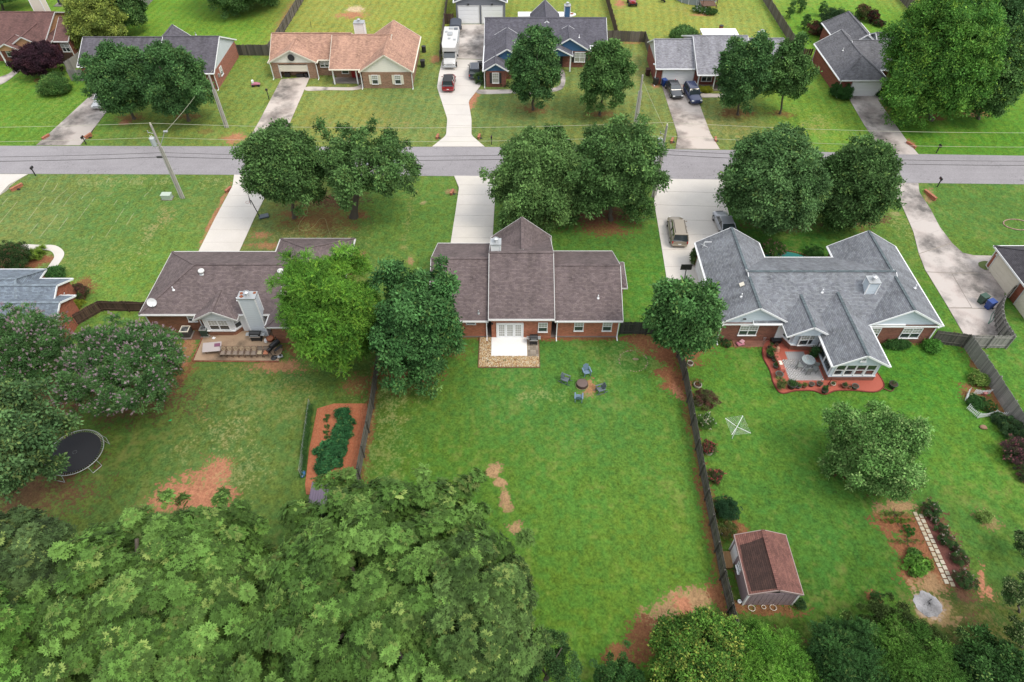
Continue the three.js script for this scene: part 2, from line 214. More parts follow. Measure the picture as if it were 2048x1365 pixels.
// right back yard
worn(1820, 1050, 2.2, 1.5, C_RUST, 1, 0, 0.35); worn(1835, 1095, 2.1, 1.5, C_RUST, 1, 0, 0.35); worn(1858, 1150, 2.0, 1.5, C_RUST, 1, 0, 0.4); worn(1860, 1170, 1.2, 0.9, C_TAN, 0.9); worn(1800, 1015, 1.7, 0.7, C_TAN, 0.95, 0, 0.5); worn(1905, 1120, 1.0, 4.0, C_BRN, 1, -0.12, 0.4); worn(1965, 1165, 0.3, 1.2, C_RED, 1, -0.4); worn(1978, 1185, 0.4, 0.6, C_RED, 1); worn(1856, 1210, 0.95, 0.95, C_ASH, 1, 0, 0.3); worn(1865, 1215, 1.5, 1.4, C_TAN, 0.7); 
worn(1480, 1080, 0.8, 2.4, C_RUST, 0.95, 0, 0.5); worn(1490, 1150, 0.7, 2.2, C_RUST, 0.9); worn(1540, 1220, 2.2, 0.5, C_RUST, 0.85); worn(1748, 1195, 0.6, 0.5, C_RUST, 0.9); worn(1530, 1300, 3, 1.2, C_BRN, 0.8); worn(1745, 940, 2.4, 2.0, C_BRN, 0.9, 0, 0.6); worn(1975, 1040, 0.7, 0.9, C_TAN, 0.6, 0, 0.8); worn(1960, 790, 1.6, 1.4, C_RUST, 0.9); worn(1940, 700, 0.5, 0.6, C_RED, 0.9); worn(1980, 780, 0.5, 5.5, C_RUST, 0.85, 0, 0.5);
worn(1480, 690, 2.0, 0.5, C_RUST, 0.8); worn(1800, 684, 3.6, 0.5, C_RUST, 0.75); worn(1960, 1280, 3, 3, C_BRN, 0.55, 0, 0.9);
// front yards, near side
worn(660, 400, 3.8, 1.8, C_BRN, 0.95, 0, 0.6); worn(650, 440, 4.0, 2.2, C_RUST, 0.7, 0, 0.8); worn(520, 470, 1.0, 0.6, C_RED, 0.7, 0, 0.8); worn(590, 430, 1.6, 1.0, C_RUST, 0.7, 0, 0.7); worn(710, 430, 1.6, 0.9, C_RUST, 0.8); worn(640, 470, 3.5, 1.2, C_TAN, 0.55, 0, 0.9); worn(540, 492, 2.2, 0.5, C_RED, 0.65, 0, 0.8); worn(716, 512, 0.7, 0.7, C_RED, 0.9); worn(815, 450, 0.3, 5, C_TAN, 0.4, 0, 0.9); worn(820, 520, 0.4, 0.9, C_TAN, 0.8); worn(478, 440, 0.35, 5.5, C_TAN, 0.8, 0, 0.5); worn(430, 430, 0.3, 6, C_RED, 0.8, 0, 0.5);
worn(1190, 430, 5.0, 2.4, C_BRN, 1, 0, 0.6); worn(1210, 455, 3.2, 1.3, C_RUST, 0.75, 0, 0.8); worn(1100, 430, 2.6, 1.6, C_BRN, 0.8); worn(905, 380, 0.9, 0.5, C_TAN, 0.7); worn(847, 405, 0.45, 0.4, C_STRAW, 0.9); worn(1560, 450, 4.0, 1.3, C_BRN, 0.85); worn(1720, 440, 3.0, 1.2, C_BRN, 0.8); worn(1800, 450, 0.8, 3.6, C_STRAW, 0.5, 0.3, 0.9); worn(1792, 428, 0.5, 0.4, C_STRAW, 0.7);
worn(75, 520, 2.2, 1.3, C_RUST, 1, 0, 0.35); worn(160, 575, 1.6, 1.5, C_RUST, 0.85); worn(165, 625, 0.8, 0.9, C_TAN, 0.85); worn(1860, 390, 0.5, 1.6, C_TAN, 0.8, -0.5, 0.6); worn(1755, 490, 0.6, 3.5, C_RUST, 0.5, 0.3, 0.8);
for (const [u, a] of [[170, 0.5], [215, 0.6], [270, 0.5], [330, 0.6], [420, 0.7], [450, 0.5]]) worn(u, 362, 0.9, 0.7, C_STRAW, a, 0, 0.9);
worn(300, 470, 0.6, 4.5, C_STRAW, 0.6, 0.05, 0.9); worn(325, 440, 0.7, 2.0, C_TAN, 0.6, 0, 0.9); worn(190, 520, 4, 1.6, C_TAN, 0.3, 0, 1);
// across the road
worn(248, 246, 0.9, 0.7, C_RED, 0.95); worn(262, 236, 1.8, 1.1, C_RUST, 0.7); worn(375, 232, 1.8, 1.0, C_RUST, 0.7); worn(468, 275, 1.6, 1.5, C_RED, 0.9, 0, 0.5); worn(410, 262, 1.0, 0.6, C_RUST, 0.4); worn(712, 18, 1.7, 1.7, C_SAND, 1, 0, 0.4); worn(700, 30, 2.6, 1.4, C_RED, 0.9, 0, 0.5); worn(570, 35, 0.8, 10, C_RED, 0.5, 0, 0.7); worn(945, 200, 0.7, 2.6, C_RED, 1, -0.15, 0.45); worn(870, 118, 0.8, 1.2, C_RED, 0.8); worn(635, 240, 2, 2, C_RUST, 0.35, 0, 1); worn(790, 225, 3.5, 3.5, C_RUST, 0.3, 0, 1); worn(750, 255, 6, 2, C_TAN, 0.35, 0, 1);
worn(1067, 218, 2.2, 1.2, C_RUST, 0.7); worn(1200, 228, 2.0, 1.0, C_RUST, 0.7); worn(1470, 226, 2.4, 1.2, C_RUST, 0.75); worn(1560, 228, 1.8, 0.9, C_RUST, 0.7); worn(1240, 8, 0.9, 1.6, C_RED, 0.95); worn(1370, 20, 3, 2, C_RED, 0.3, 0, 1); worn(1405, 30, 2.2, 0.6, C_RED, 0.8); worn(1264, 130, 1.0, 4.5, C_TAN, 0.5, 0, 0.9); worn(1312, 172, 0.8, 0.8, C_RED, 0.8); worn(1265, 86, 2, 0.4, C_RED, 0.6);
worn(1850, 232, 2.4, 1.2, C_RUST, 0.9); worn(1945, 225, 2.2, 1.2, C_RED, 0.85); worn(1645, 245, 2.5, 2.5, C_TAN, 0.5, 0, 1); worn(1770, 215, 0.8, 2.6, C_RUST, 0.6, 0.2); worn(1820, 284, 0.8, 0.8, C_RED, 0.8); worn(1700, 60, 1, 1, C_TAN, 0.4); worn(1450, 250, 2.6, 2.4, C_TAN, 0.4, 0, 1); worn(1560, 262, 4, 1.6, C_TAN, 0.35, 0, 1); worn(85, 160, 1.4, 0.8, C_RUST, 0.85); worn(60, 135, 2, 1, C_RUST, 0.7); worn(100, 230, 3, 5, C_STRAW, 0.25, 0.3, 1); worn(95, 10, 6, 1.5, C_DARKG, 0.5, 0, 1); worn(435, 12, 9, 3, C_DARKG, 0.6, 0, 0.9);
const STRIPES = [];                                              // dry lines left by the mower in the lawn at the left of the road
for (let k = 0; k < 13; k++) STRIPES.push([-63 + k * 1.5, -71.6, -71.6 + 8 + 5 * TABLE[k], 0.05]);
const roadFar = [[0, 292], [400, 293], [993, 294.5], [1440, 300], [1800, 308], [2048, 312]].map(([u, v]) => at(u, v)), roadNear = [[0, 348], [300, 349], [900, 352.5], [1310, 358], [1840, 366.5], [2048, 369]].map(([u, v]) => at(u, v));
function roadZ(list, x) { if (x <= list[0].x) return list[0].z; for (let i = 0; i + 1 < list.length; i++) if (x <= list[i + 1].x) { const t = (x - list[i].x) / (list[i + 1].x - list[i].x); return list[i].z + t * (list[i + 1].z - list[i].z); } const a = list.at(-2), b = list.at(-1); return b.z + (b.z - a.z) / (b.x - a.x) * (x - b.x); }
const OUT = [0, 0, 0];
function lawn(x, z) {
  const gx = Math.min(TN - 1.001, Math.max(0, x - TX0)), gz = Math.min(TM - 1.001, Math.max(0, z - TZ0)), i = gx | 0, j = gz | 0, fx = gx - i, fz = gz - j, k = (j * TN + i) * 3, q = TN * 3;
  const w0 = (1 - fx) * (1 - fz), w1 = fx * (1 - fz), w2 = (1 - fx) * fz, w3 = fx * fz;
  let r = TGRID[k] * w0 + TGRID[k + 3] * w1 + TGRID[k + q] * w2 + TGRID[k + q + 3] * w3, g = TGRID[k + 1] * w0 + TGRID[k + 4] * w1 + TGRID[k + q + 1] * w2 + TGRID[k + q + 4] * w3, b = TGRID[k + 2] * w0 + TGRID[k + 5] * w1 + TGRID[k + q + 2] * w2 + TGRID[k + q + 5] * w3;
  const n1 = fbm(x * 0.22 + 40, z * 0.22, 3) - 0.5, n2 = fbm(x * 1.1, z * 1.1 + 70, 3) - 0.5, n3 = vn(x * 4.6 + 9, z * 4.6) - 0.5, n4 = vn(x * 13, z * 13 + 33) - 0.5, n5 = vn(x * 2.3 + 80, z * 2.3) - 0.5;
  const mow = z < -80 ? Math.sin((x + z * 0.12) * 4.6 + n1 * 3) * 0.07 : Math.sin(x * 5.7 + n1 * 5) * 0.03;
  const n6 = vn(x * 7.7 + 20, z * 7.7 + 5) - 0.5, l = 0.96 + 0.22 * n1 + 0.15 * n2 + 0.26 * n3 + 0.42 * n6 + 0.5 * n4 + mow, dry = Math.max(0, n1 * 0.7 + n2 * 0.5 + n3 * 0.35 + n5 * 0.35 - 0.10) * 1.0;
  { const y = 0.3 * r + 0.6 * g + 0.1 * b; r += (y - r) * 0.06; g += (y - g) * 0.14; b *= 0.95; }
  r *= 1.05 * l * (1 + 0.3 * n5); g *= 0.95 * l; b *= l * (1 - 0.25 * n5);
  r += (C_STRAW[0] * 0.8 - r) * dry * 0.75; g += (C_STRAW[1] * 0.8 - g) * dry * 0.6; b += (C_STRAW[2] * 0.8 - b) * dry * 0.6;
  if (n4 > 0.36 && n5 < -0.05) { r *= 0.66; g *= 0.82; b *= 0.8; }   // clover and coarse weeds
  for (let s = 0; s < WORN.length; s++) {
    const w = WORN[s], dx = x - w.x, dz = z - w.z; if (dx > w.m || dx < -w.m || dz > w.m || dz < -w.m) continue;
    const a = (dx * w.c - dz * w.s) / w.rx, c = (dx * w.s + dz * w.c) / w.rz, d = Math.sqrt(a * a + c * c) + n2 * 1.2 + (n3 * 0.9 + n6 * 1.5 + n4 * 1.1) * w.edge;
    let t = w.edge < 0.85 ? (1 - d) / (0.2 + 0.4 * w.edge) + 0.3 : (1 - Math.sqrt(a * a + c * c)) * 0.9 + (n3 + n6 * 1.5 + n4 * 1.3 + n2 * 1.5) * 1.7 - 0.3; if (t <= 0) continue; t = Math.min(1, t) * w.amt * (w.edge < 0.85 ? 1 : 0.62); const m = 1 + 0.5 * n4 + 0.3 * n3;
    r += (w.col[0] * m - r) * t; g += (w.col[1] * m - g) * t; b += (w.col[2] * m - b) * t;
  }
  if (z < -58 && z > -72 && x < -42) for (const s of STRIPES) if (z < s[2] && Math.abs(x - s[0] - 0.25 * n1) < s[3] && fbm(x + 5, z * 0.6, 2) > 0.54) { r += (0.36 - r) * 0.45; g += (0.36 - g) * 0.45; b += (0.22 - b) * 0.45; }
  OUT[0] = r; OUT[1] = g; OUT[2] = b; return OUT;
}
// drainage ditches on both sides of the road
function landY(x, z) {
  if (z > -52 || z < -96) return 0;
  const near = roadZ(roadNear, x) + 3.0, far = roadZ(roadFar, x) - 3.0, g = (a) => Math.exp(-a * a);
  return -0.30 * g((z - near) / 1.15) - 0.22 * g((z - far) / 1.2);
}
const ground = new THREE.Group(); ground.name = 'ground'; tag(ground, 'mown lawns and bare red earth round all the houses', null, null, 'structure'); scene.add(ground);
const grassBump = tex(512, 512, (u, v, o) => { o[0] = 0.5 * grain(u, v, 128) + 0.5 * vn(u * 256, v * 256, 256); }, 8, 8, false);
{
  const cols = [-100, -34, 34, 100], rows = [-142, -74, -8];
  for (let a = 0; a < 3; a++) for (let b = 0; b < 2; b++) {
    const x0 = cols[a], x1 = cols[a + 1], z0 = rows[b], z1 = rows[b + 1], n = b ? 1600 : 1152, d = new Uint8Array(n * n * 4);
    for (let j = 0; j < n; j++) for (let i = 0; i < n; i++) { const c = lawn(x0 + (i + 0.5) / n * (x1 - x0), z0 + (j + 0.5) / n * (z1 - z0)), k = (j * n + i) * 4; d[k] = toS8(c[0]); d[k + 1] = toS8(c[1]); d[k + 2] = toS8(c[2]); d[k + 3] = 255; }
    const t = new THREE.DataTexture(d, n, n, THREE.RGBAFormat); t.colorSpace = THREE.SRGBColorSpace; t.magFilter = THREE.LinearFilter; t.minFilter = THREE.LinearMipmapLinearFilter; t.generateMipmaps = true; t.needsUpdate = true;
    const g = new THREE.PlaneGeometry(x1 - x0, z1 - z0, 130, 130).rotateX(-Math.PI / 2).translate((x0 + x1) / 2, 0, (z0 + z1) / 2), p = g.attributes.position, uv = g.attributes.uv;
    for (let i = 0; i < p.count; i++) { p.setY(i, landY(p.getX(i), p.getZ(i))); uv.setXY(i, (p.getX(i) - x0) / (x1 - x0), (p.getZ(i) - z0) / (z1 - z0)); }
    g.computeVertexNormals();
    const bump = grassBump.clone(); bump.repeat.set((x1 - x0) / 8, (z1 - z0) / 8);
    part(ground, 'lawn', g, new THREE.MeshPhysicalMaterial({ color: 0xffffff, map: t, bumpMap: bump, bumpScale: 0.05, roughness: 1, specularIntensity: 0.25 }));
  }
  const far = part(ground, 'meadow', metreUV(new THREE.PlaneGeometry(2400, 2400).rotateX(-Math.PI / 2).translate(0, -0.55, -75)), mat(pig('#6f9a48'), { roughness: 1 }));
  far.userData.label = 'grassland beyond the last gardens';
}

// ---------------------------------------------------------------- road, driveways, paths
{
  const xs = []; for (let x = -130; x <= 130; x += 4) xs.push(x);
  const pts = [...xs.map(x => [x, roadZ(roadFar, x)]), ...xs.slice().reverse().map(x => [x, roadZ(roadNear, x)])];
  const road = part(scene, 'road', slabGeo(pts, -0.4, 0.03), asphalt); tag(road, 'pale grey asphalt road crossing from left to right', null, null, 'structure');
}
function lerpLine(line, t) { const L = [0]; for (let i = 1; i < line.length; i++) L.push(L[i - 1] + Math.hypot(line[i][0] - line[i - 1][0], line[i][1] - line[i - 1][1])); const s = t * L.at(-1); let i = 1; while (i < line.length - 1 && L[i] < s) i++; const f = (s - L[i - 1]) / (L[i] - L[i - 1]); return [line[i - 1][0] + f * (line[i][0] - line[i - 1][0]), line[i - 1][1] + f * (line[i][1] - line[i - 1][1])]; }
// a driveway poured in slabs between two edge lines (survey points), with open joints over a dark bed
function driveway(name, label, L, Rr, m, { rows = 6, cols = 1, top = 0.05, cuts } = {}) {
  const g = new THREE.Group(); g.name = numbered(name); tag(g, label, null, null, 'structure'); scene.add(g);
  const A = plan(L), B = plan(Rr); let N = rows; if (cuts) N = cuts.length - 1;
  const full = []; for (let k = 0; k <= 30; k++) full.push(lerpLine(A, k / 30)); for (let k = 30; k >= 0; k--) full.push(lerpLine(B, k / 30));
  part(g, 'bed', slabGeo(full, -0.5, top - 0.02), M.bed ||= concrete('#b3aaa0'));
  for (let i = 0; i < N; i++) for (let j = 0; j < cols; j++) {
    const t0 = cuts ? cuts[i] : i / N, t1 = cuts ? cuts[i + 1] : (i + 1) / N, steps = 4, c0 = j / cols, c1 = (j + 1) / cols, poly = [], e = 0.012;
    const mix = (a, b, f) => [a[0] + (b[0] - a[0]) * f, a[1] + (b[1] - a[1]) * f];
    const len = 14, dt = e / len, f0 = j ? 0.0025 : 0, f1 = j < cols - 1 ? 0.0025 : 0;
    for (let k = 0; k <= steps; k++) { const t = t0 + dt + (t1 - t0 - 2 * dt) * k / steps; poly.push(mix(lerpLine(A, t), lerpLine(B, t), c0 + f0)); }
    for (let k = steps; k >= 0; k--) { const t = t0 + dt + (t1 - t0 - 2 * dt) * k / steps; poly.push(mix(lerpLine(A, t), lerpLine(B, t), c1 - f1)); }
    part(g, 'slab', slabGeo(poly, -0.12, top + 0.004 * TABLE[i * 7 + j * 3], 0.008), m);
  }
  return g;
}
const cLight = concrete('#fbf5ee'), cWhite = concrete('#f8f2ec'), cPink = concrete('#e8dcd2', true), cGrey = concrete('#d3cac3', true), cMid = concrete('#dfd6d0', true);
driveway('driveway', 'straight pale concrete driveway behind the brown roofed house with the white patio slab', [[908, 352], [918, 376], [910, 430], [899, 500]], [[1004, 353], [991, 380], [988, 430], [984, 500]], cLight, { rows: 7 });
driveway('driveway', 'pale concrete driveway ending at the wide brown hipped roof', [[468, 350], [465, 372], [430, 437], [393, 511]], [[556, 351], [541, 372], [508, 438], [475, 511]], cLight, { rows: 7 });
driveway('driveway', 'broad pale concrete parking drive with the tan minivan on it', [[1316, 358], [1308, 403], [1322, 487], [1334, 562], [1349, 606]], [[1452, 360], [1452, 405], [1461, 440], [1424, 500], [1438, 606]], cLight, { rows: 8 });
{
  const outline = [[1788, 366], [1789.5, 389], [1807, 418], [1827, 464], [1838, 508], [1851, 541], [1886, 597], [1929, 672], [1998, 672], [1992, 644], [1996, 620], [2008, 600], [2010, 582], [1986, 546], [1990, 512], [1948, 511], [1926, 506], [1904, 486], [1880, 455], [1862, 420], [1839, 385], [1837, 367]];
  const g = new THREE.Group(); g.name = numbered('driveway'); tag(g, 'long stained concrete driveway curving to the garage with the blue bin', null, null, 'structure'); scene.add(g);
  part(g, 'bed', slabGeo(plan(outline), -0.5, 0.025), M.bed);
  const L = plan([[1788, 366], [1789.5, 389], [1807, 418], [1827, 464], [1838, 508]]), Rr = plan([[1837, 367], [1839, 385], [1862, 420], [1880, 455], [1904, 486]]);
  for (let i = 0; i < 5; i++) { const poly = []; for (let k = 0; k <= 5; k++) poly.push(lerpLine(L, (i + k / 5 * 0.995) / 5)); for (let k = 5; k >= 0; k--) poly.push(lerpLine(Rr, (i + k / 5 * 0.995) / 5)); part(g, 'slab', slabGeo(poly, -0.4, 0.05), cMid); }
  const P = (u, v) => plan([[u, v]])[0];
  const isl = smoothPlan([P(1957, 527), P(1972, 523), P(1986, 530), P(1984, 540), P(1970, 540), P(1960, 535)], 24);
  part(g, 'slab', slabGeo([P(1838.5, 509), ...[[1905, 487.5], [1926, 506.5], [1948, 511.5], [1990, 512.5], [1984, 528], [1970, 523], [1957, 526], [1957, 533], [1970, 541], [1984, 543], [1986, 546], [1902, 546.5], [1853, 544], [1851, 541]].map(q => P(...q))], -0.3, 0.05), cMid);
  part(g, 'slab', slabGeo([P(1854, 545.5), P(1903, 548), P(1943, 616), P(1897, 616)], -0.3, 0.053), cMid);
  part(g, 'slab', slabGeo([P(1904.5, 548), P(1986, 547.5), P(2010, 583), P(2008, 600), P(1996, 617), P(1944.5, 617)], -0.3, 0.05), cMid);
  part(g, 'slab', slabGeo([P(1898, 617.8), P(1995, 619), P(1992, 644), P(1998, 671), P(1929, 671)], -0.3, 0.052), cMid);
  const is = part(scene, numbered('planting_island'), slabGeo(isl, -0.2, 0.07), mat(pig('#6d7f45'), { roughness: 1 })); tag(is, 'small oval of turf in the stained driveway by the white garage door', null, null, 'structure');
}
driveway('driveway', 'white concrete driveway narrowing toward the road from the parked motorhome', [[864, 294], [892, 271.5], [894.5, 238], [884, 206], [874, 175], [878, 148], [885, 118]], [[969.5, 294], [943, 271], [943, 238], [937, 203], [951, 185], [961, 172], [967, 120]], cWhite, { rows: 9 });
driveway('parking_pad', 'worn grey concrete pad in front of the two white garage doors', [[887, 117], [908, 49]], [[967, 119], [972, 49]], concrete('#ece4dd', true), { rows: 3 });
driveway('driveway', 'grey concrete driveway under the half open garage door', [[489, 294], [519, 241], [562, 159]], [[561, 294], [581.7, 241], [620, 154]], cPink, { rows: 6 });
driveway('driveway', 'dull grey driveway at the far left under the street tree', [[72, 291], [130, 238], [192, 181], [212, 163]], [[160, 291], [190, 254], [222, 212], [262, 163]], cGrey, { rows: 6 });
driveway('driveway', 'blotched driveway with two cars nose out of the garage', [[1351, 298], [1356, 272], [1341, 225], [1321, 163]], [[1440, 299], [1422, 270], [1405, 225], [1384, 162]], cPink, { rows: 6 });
driveway('driveway', 'stained driveway below the white garage door between clipped bushes', [[1770, 309], [1763, 301], [1728, 249], [1692, 187]], [[1838, 310], [1816, 284], [1784, 240], [1747, 187]], cMid, { rows: 6 });
{ const g = new THREE.Group(); g.name = numbered('driveway'); tag(g, 'corner of a pale driveway at the left edge below the road', null, null, 'structure'); scene.add(g); part(g, 'slab', slabGeo(plan([[-60, 349], [55, 349], [17, 370], [0, 389], [-60, 440]]), -0.4, 0.05), cWhite); }
function walk(label, px, m, y = 0.04) { const o = part(scene, numbered('footpath'), slabGeo(smoothPlan(plan(px), 90), -0.1, y), m); return tag(o, label, null, null, 'structure'); }
walk('curved pale concrete walk round the shrub bed of the blue roofed house', [[40, 491], [80, 490.5], [111, 492], [128, 507], [116, 530], [98, 552], [85, 552], [100, 528], [108, 514], [99, 502], [60, 502], [40, 503]], cWhite);
walk('narrow concrete walk to the front porch of the tan roofed house', [[611, 175], [660, 174.6], [710, 174], [728, 166], [728, 175], [712, 180], [660, 180.5], [611, 181]], cPink);
walk('concrete walk along the front beds of the blue gabled house', [[952, 181], [990, 180], [1040, 179.5], [1080, 180], [1118, 172], [1121, 140], [1126, 140], [1124, 178], [1080, 187], [1030, 187], [955, 187]], cMid);
walk('short concrete walk below the porch of the pale grey roofed house', [[1396, 188], [1430, 188], [1470, 188], [1470, 195], [1430, 195], [1398, 194.5]], cPink);
walk('short concrete walk beside the right garage bush', [[1748, 192], [1775, 192], [1800, 193], [1800, 198], [1770, 199], [1750, 199]], cMid);
walk('pale walk leading to the porch of the red brown house', [[-8, 158], [18, 147], [38, 131], [46, 133], [27, 152], [8, 166], [-10, 172]], cMid);

// ---------------------------------------------------------------- houses
const V = (x, y, z) => new THREE.Vector3(x, y, z);
function planeGeo(pts, flip) {                                    // one roof plane, uv in metres along the eave and up the slope
  const n = pts[1].clone().sub(pts[0]).cross(pts[2].clone().sub(pts[0])).normalize(); if ((n.y < 0) !== !!flip) { pts = pts.slice().reverse(); n.negate(); }
  const e = V(n.z, 0, -n.x).normalize(), up = n.clone().cross(e), pos = [], nor = [], uv = [];
  for (let i = 1; i + 1 < pts.length; i++) for (const p of [pts[0], pts[i], pts[i + 1]]) { pos.push(p.x, p.y, p.z); nor.push(n.x, n.y, n.z); uv.push(p.dot(e), p.dot(up)); }
  const g = new THREE.BufferGeometry(); g.setAttribute('position', new THREE.Float32BufferAttribute(pos, 3)); g.setAttribute('normal', new THREE.Float32BufferAttribute(nor, 3)); g.setAttribute('uv', new THREE.Float32BufferAttribute(uv, 2)); return g;
}
function beam(a, b, w, h, dy = 0) { // board along a-b, h tall, w thick
  const d = b.clone().sub(a), L = d.length(), m = new THREE.Matrix4().lookAt(V(0, 0, 0), d, V(0, 1, 0)), g = new THREE.BoxGeometry(w, h, L); g.applyMatrix4(m); const c = a.clone().add(b).multiplyScalar(0.5); return g.translate(c.x, c.y + dy, c.z);
}
// one roofed volume: eave rectangle x0..x1, z0..z1 at height e, ridge at r along axis ax, hipped ends optional
function block(house, o) {
  const { x0, x1, z0, z1, e, r, ax = 'x', hip = [0, 0], oh = 0.35, rake = 0.25, mats, noWall, walls = true, gable = true, T = 0.13, gutter = true } = { ...house.userData.spec, ...o };
  const X = ax === 'x', a0 = X ? x0 : z0, a1 = X ? x1 : z1, b0 = X ? z0 : x0, b1 = X ? z1 : x1, c = (b0 + b1) / 2, hd = (b1 - b0) / 2;
  const P = (a, y, b) => X ? V(a, y, b) : V(b, y, a), ra = a0 + (hip[0] ? hd * hip[0] : 0), rb_ = a1 - (hip[1] ? hd * hip[1] : 0);
  const A = P(a0, e, b0), B = P(a1, e, b0), C = P(a1, e, b1), D = P(a0, e, b1), E = P(ra, r, c), F = P(rb_, r, c);
  const planes = [[A, B, F, E], [D, C, F, E]]; if (hip[0]) planes.push([A, D, E]); if (hip[1]) planes.push([B, C, F]);
  const roof = part(house, 'roof', planes.map(p => planeGeo(p)), mats.roof);
  const low = (p) => p.map(q => V(q.x, q.y - T, q.z));
  const f = planes.map(p => planeGeo(low(p), true));
  const edges = [[A, B], [D, C]]; if (hip[0]) edges.push([A, D]); else edges.push([A, E], [D, E]); if (hip[1]) edges.push([B, C]); else edges.push([B, F], [C, F]);
  for (const [p, q] of edges) f.push(beam(p, q, 0.05, T + 0.05, -T / 2 - 0.012));
  part(roof, 'fascia', f, mats.trim);
  if (gutter) [beam(A, B, 0.11, 0.1, -0.09), beam(D, C, 0.11, 0.1, -0.09)].forEach((g, i) => part(roof, 'gutter', g.translate(X ? 0 : (i ? 0.07 : -0.07), 0, X ? (i ? 0.07 : -0.07) : 0), mats.trim));
  const caps = [[E, F]]; if (hip[0]) caps.push([A, E], [D, E]); if (hip[1]) caps.push([B, F], [C, F]);
  part(roof, 'ridge_cap', caps.filter(([p, q]) => p.distanceTo(q) > 0.3).map(([p, q]) => metreUV(beam(p, q, 0.26, 0.035, 0.012))), mats.cap || mats.roof);
  if (walls) {
    const ia = a0 + (hip[0] ? oh : rake), ib = a1 - (hip[1] ? oh : rake), w0 = b0 + oh, w1 = b1 - oh;
    const p0 = P(ia, 0, w0), p1 = P(ib, 0, w1);
    if (!noWall) part(house, 'wall', metreUV(bx(p0.x, -0.1, p0.z, p1.x, e - T, p1.z)), mats.wall);
    if (gable && !(hip[0] && hip[1])) {                            // attic solid under the roof, shows as the gable
      const s = (r - e) / hd, y = e - T - 0.01, top = r - T - 0.02 - 0.0, half = (top - y) / s, g0 = hip[0] ? ra : ia + 0.03, g1 = hip[1] ? rb_ : ib - 0.03;
      const ring = (a) => [P(a, y, c - half), P(a, y, c + half), P(a, top, c)].map(q => [q.x, q.y, q.z]);
      const g = loft([ring(g0), ring(g1)]); part(house, 'gable', metreUV(g), mats.gable);
    }
  }
  return roof;
}
const FACE = { S: 0, E: Math.PI / 2, N: Math.PI, W: -Math.PI / 2 };
// window with frame, sill, muntins and panes; x, y, z = middle of the opening on the wall face
function win(house, x, y, z, face, w, h, { units = 1, grid = 3, low = 'screen', up = 'blind', frame } = {}) {
  const m = frame || M.white, fr = [], mu = [], t = 0.07;
  fr.push(cb(w + t, t, 0.1, 0, h / 2, 0.02), cb(w + t * 2, t, 0.16, 0, -h / 2, 0.05), cb(t, h - t, 0.1, -w / 2, 0, 0.02), cb(t, h - t, 0.1, w / 2, 0, 0.02));
  const uw = w / units; for (let i = 1; i < units; i++) fr.push(cb(t * 1.2, h - t, 0.1, -w / 2 + i * uw, 0, 0.02));
  fr.push(cb(w - t, 0.045, 0.08, 0, 0, 0.02));
  const o = part(house, 'window', fr, m); o.position.set(x, y, z); o.rotation.y = typeof face === 'number' ? face : FACE[face];
  for (let i = 0; i < units; i++) {
    const cx = -w / 2 + (i + 0.5) * uw;
    part(o, 'pane', cb(uw - t, h / 2 - 0.02, 0.02, cx, h / 4, 0.012), M[up]); part(o, 'pane', cb(uw - t, h / 2 - 0.02, 0.02, cx, -h / 4, 0.006), low === 'screen' ? M.glass : M[low]);
    if (grid) { for (let k = 1; k < grid; k++) mu.push(cb(0.022, h / 2 - 0.04, 0.02, cx - uw / 2 + k * uw / grid, h / 4, 0.034)); mu.push(cb(uw - t, 0.022, 0.02, cx, h / 4, 0.036)); }
  }
  if (mu.length) part(o, 'muntin', mu, m); return o;
}
function garageDoor(house, x, z, face, w, h, m, open = 0) {
  const o = part(house, 'garage_door', [cb(w + 0.24, 0.12, 0.1, 0, h + 0.06, 0.02), cb(0.12, h, 0.1, -w / 2 - 0.06, h / 2, 0.02), cb(0.12, h, 0.1, w / 2 + 0.06, h / 2, 0.02)], M.trim); o.position.set(x, 0.05, z); o.rotation.y = FACE[face] ?? face;
  const n = 4, ph = h / n; for (let i = 0; i < n; i++) { if ((i + 1) * ph <= open * h) continue; const g = [cb(w, ph - 0.015, 0.04, 0, i * ph + ph / 2, 0.005)]; for (let k = 0; k < 4; k++) g.push(cb(w / 4 - 0.16, ph - 0.16, 0.02, -w / 2 + (k + 0.5) * w / 4, i * ph + ph / 2, 0.028)); part(o, 'panel', g, m); }
  return o;
}
function ventPipe(house, x, y, z, m = M.white) { return part(house, 'vent_pipe', [cyl(0.06, 0.05, 0.42, x, y - 0.05, z, 8), cyl(0.15, 0.09, 0.1, x, y - 0.05, z, 8)], m); }
function chimney(house, x0, x1, z0, z1, y0, y1, m, capM = M.galv) {
  const o = part(house, 'chimney', metreUV(bx(x0, y0, z0, x1, y1, z1)), m), x = (x0 + x1) / 2, z = (z0 + z1) / 2;
  parts(o, 'corner_trim', [[x0, z0], [x1, z0], [x0, z1], [x1, z1]].map(([a, b]) => bx(a - 0.05, y0, b - 0.05, a + 0.05, y1 - 0.01, b + 0.05)), M.white);
  part(o, 'chimney_cap', [bx(x0 - 0.08, y1, z0 - 0.08, x1 + 0.08, y1 + 0.09, z1 + 0.08)], capM);
  part(o, 'flue', [cyl(0.17, 0.17, 0.34, x, y1 + 0.08, z), cyl(0.28, 0.28, 0.05, x, y1 + 0.42, z), cyl(0.25, 0.06, 0.1, x, y1 + 0.47, z)], M.steel); return o;
}
function downspout(house, x, z, e, dx = 0, dz = 0.25) { return part(house, 'downspout', [cb(0.1, e - 0.5, 0.08, x, (e - 0.5) / 2 + 0.05, z), rod([x, e - 0.45, z], [x + dx, e - 0.12, z + dz], 0.05), cb(0.1, 0.07, 0.5, x, 0.07, z + 0.25)], M.white); }
function parts(parent, name, list, m) { list.forEach(g => part(parent, name, g, m)); }
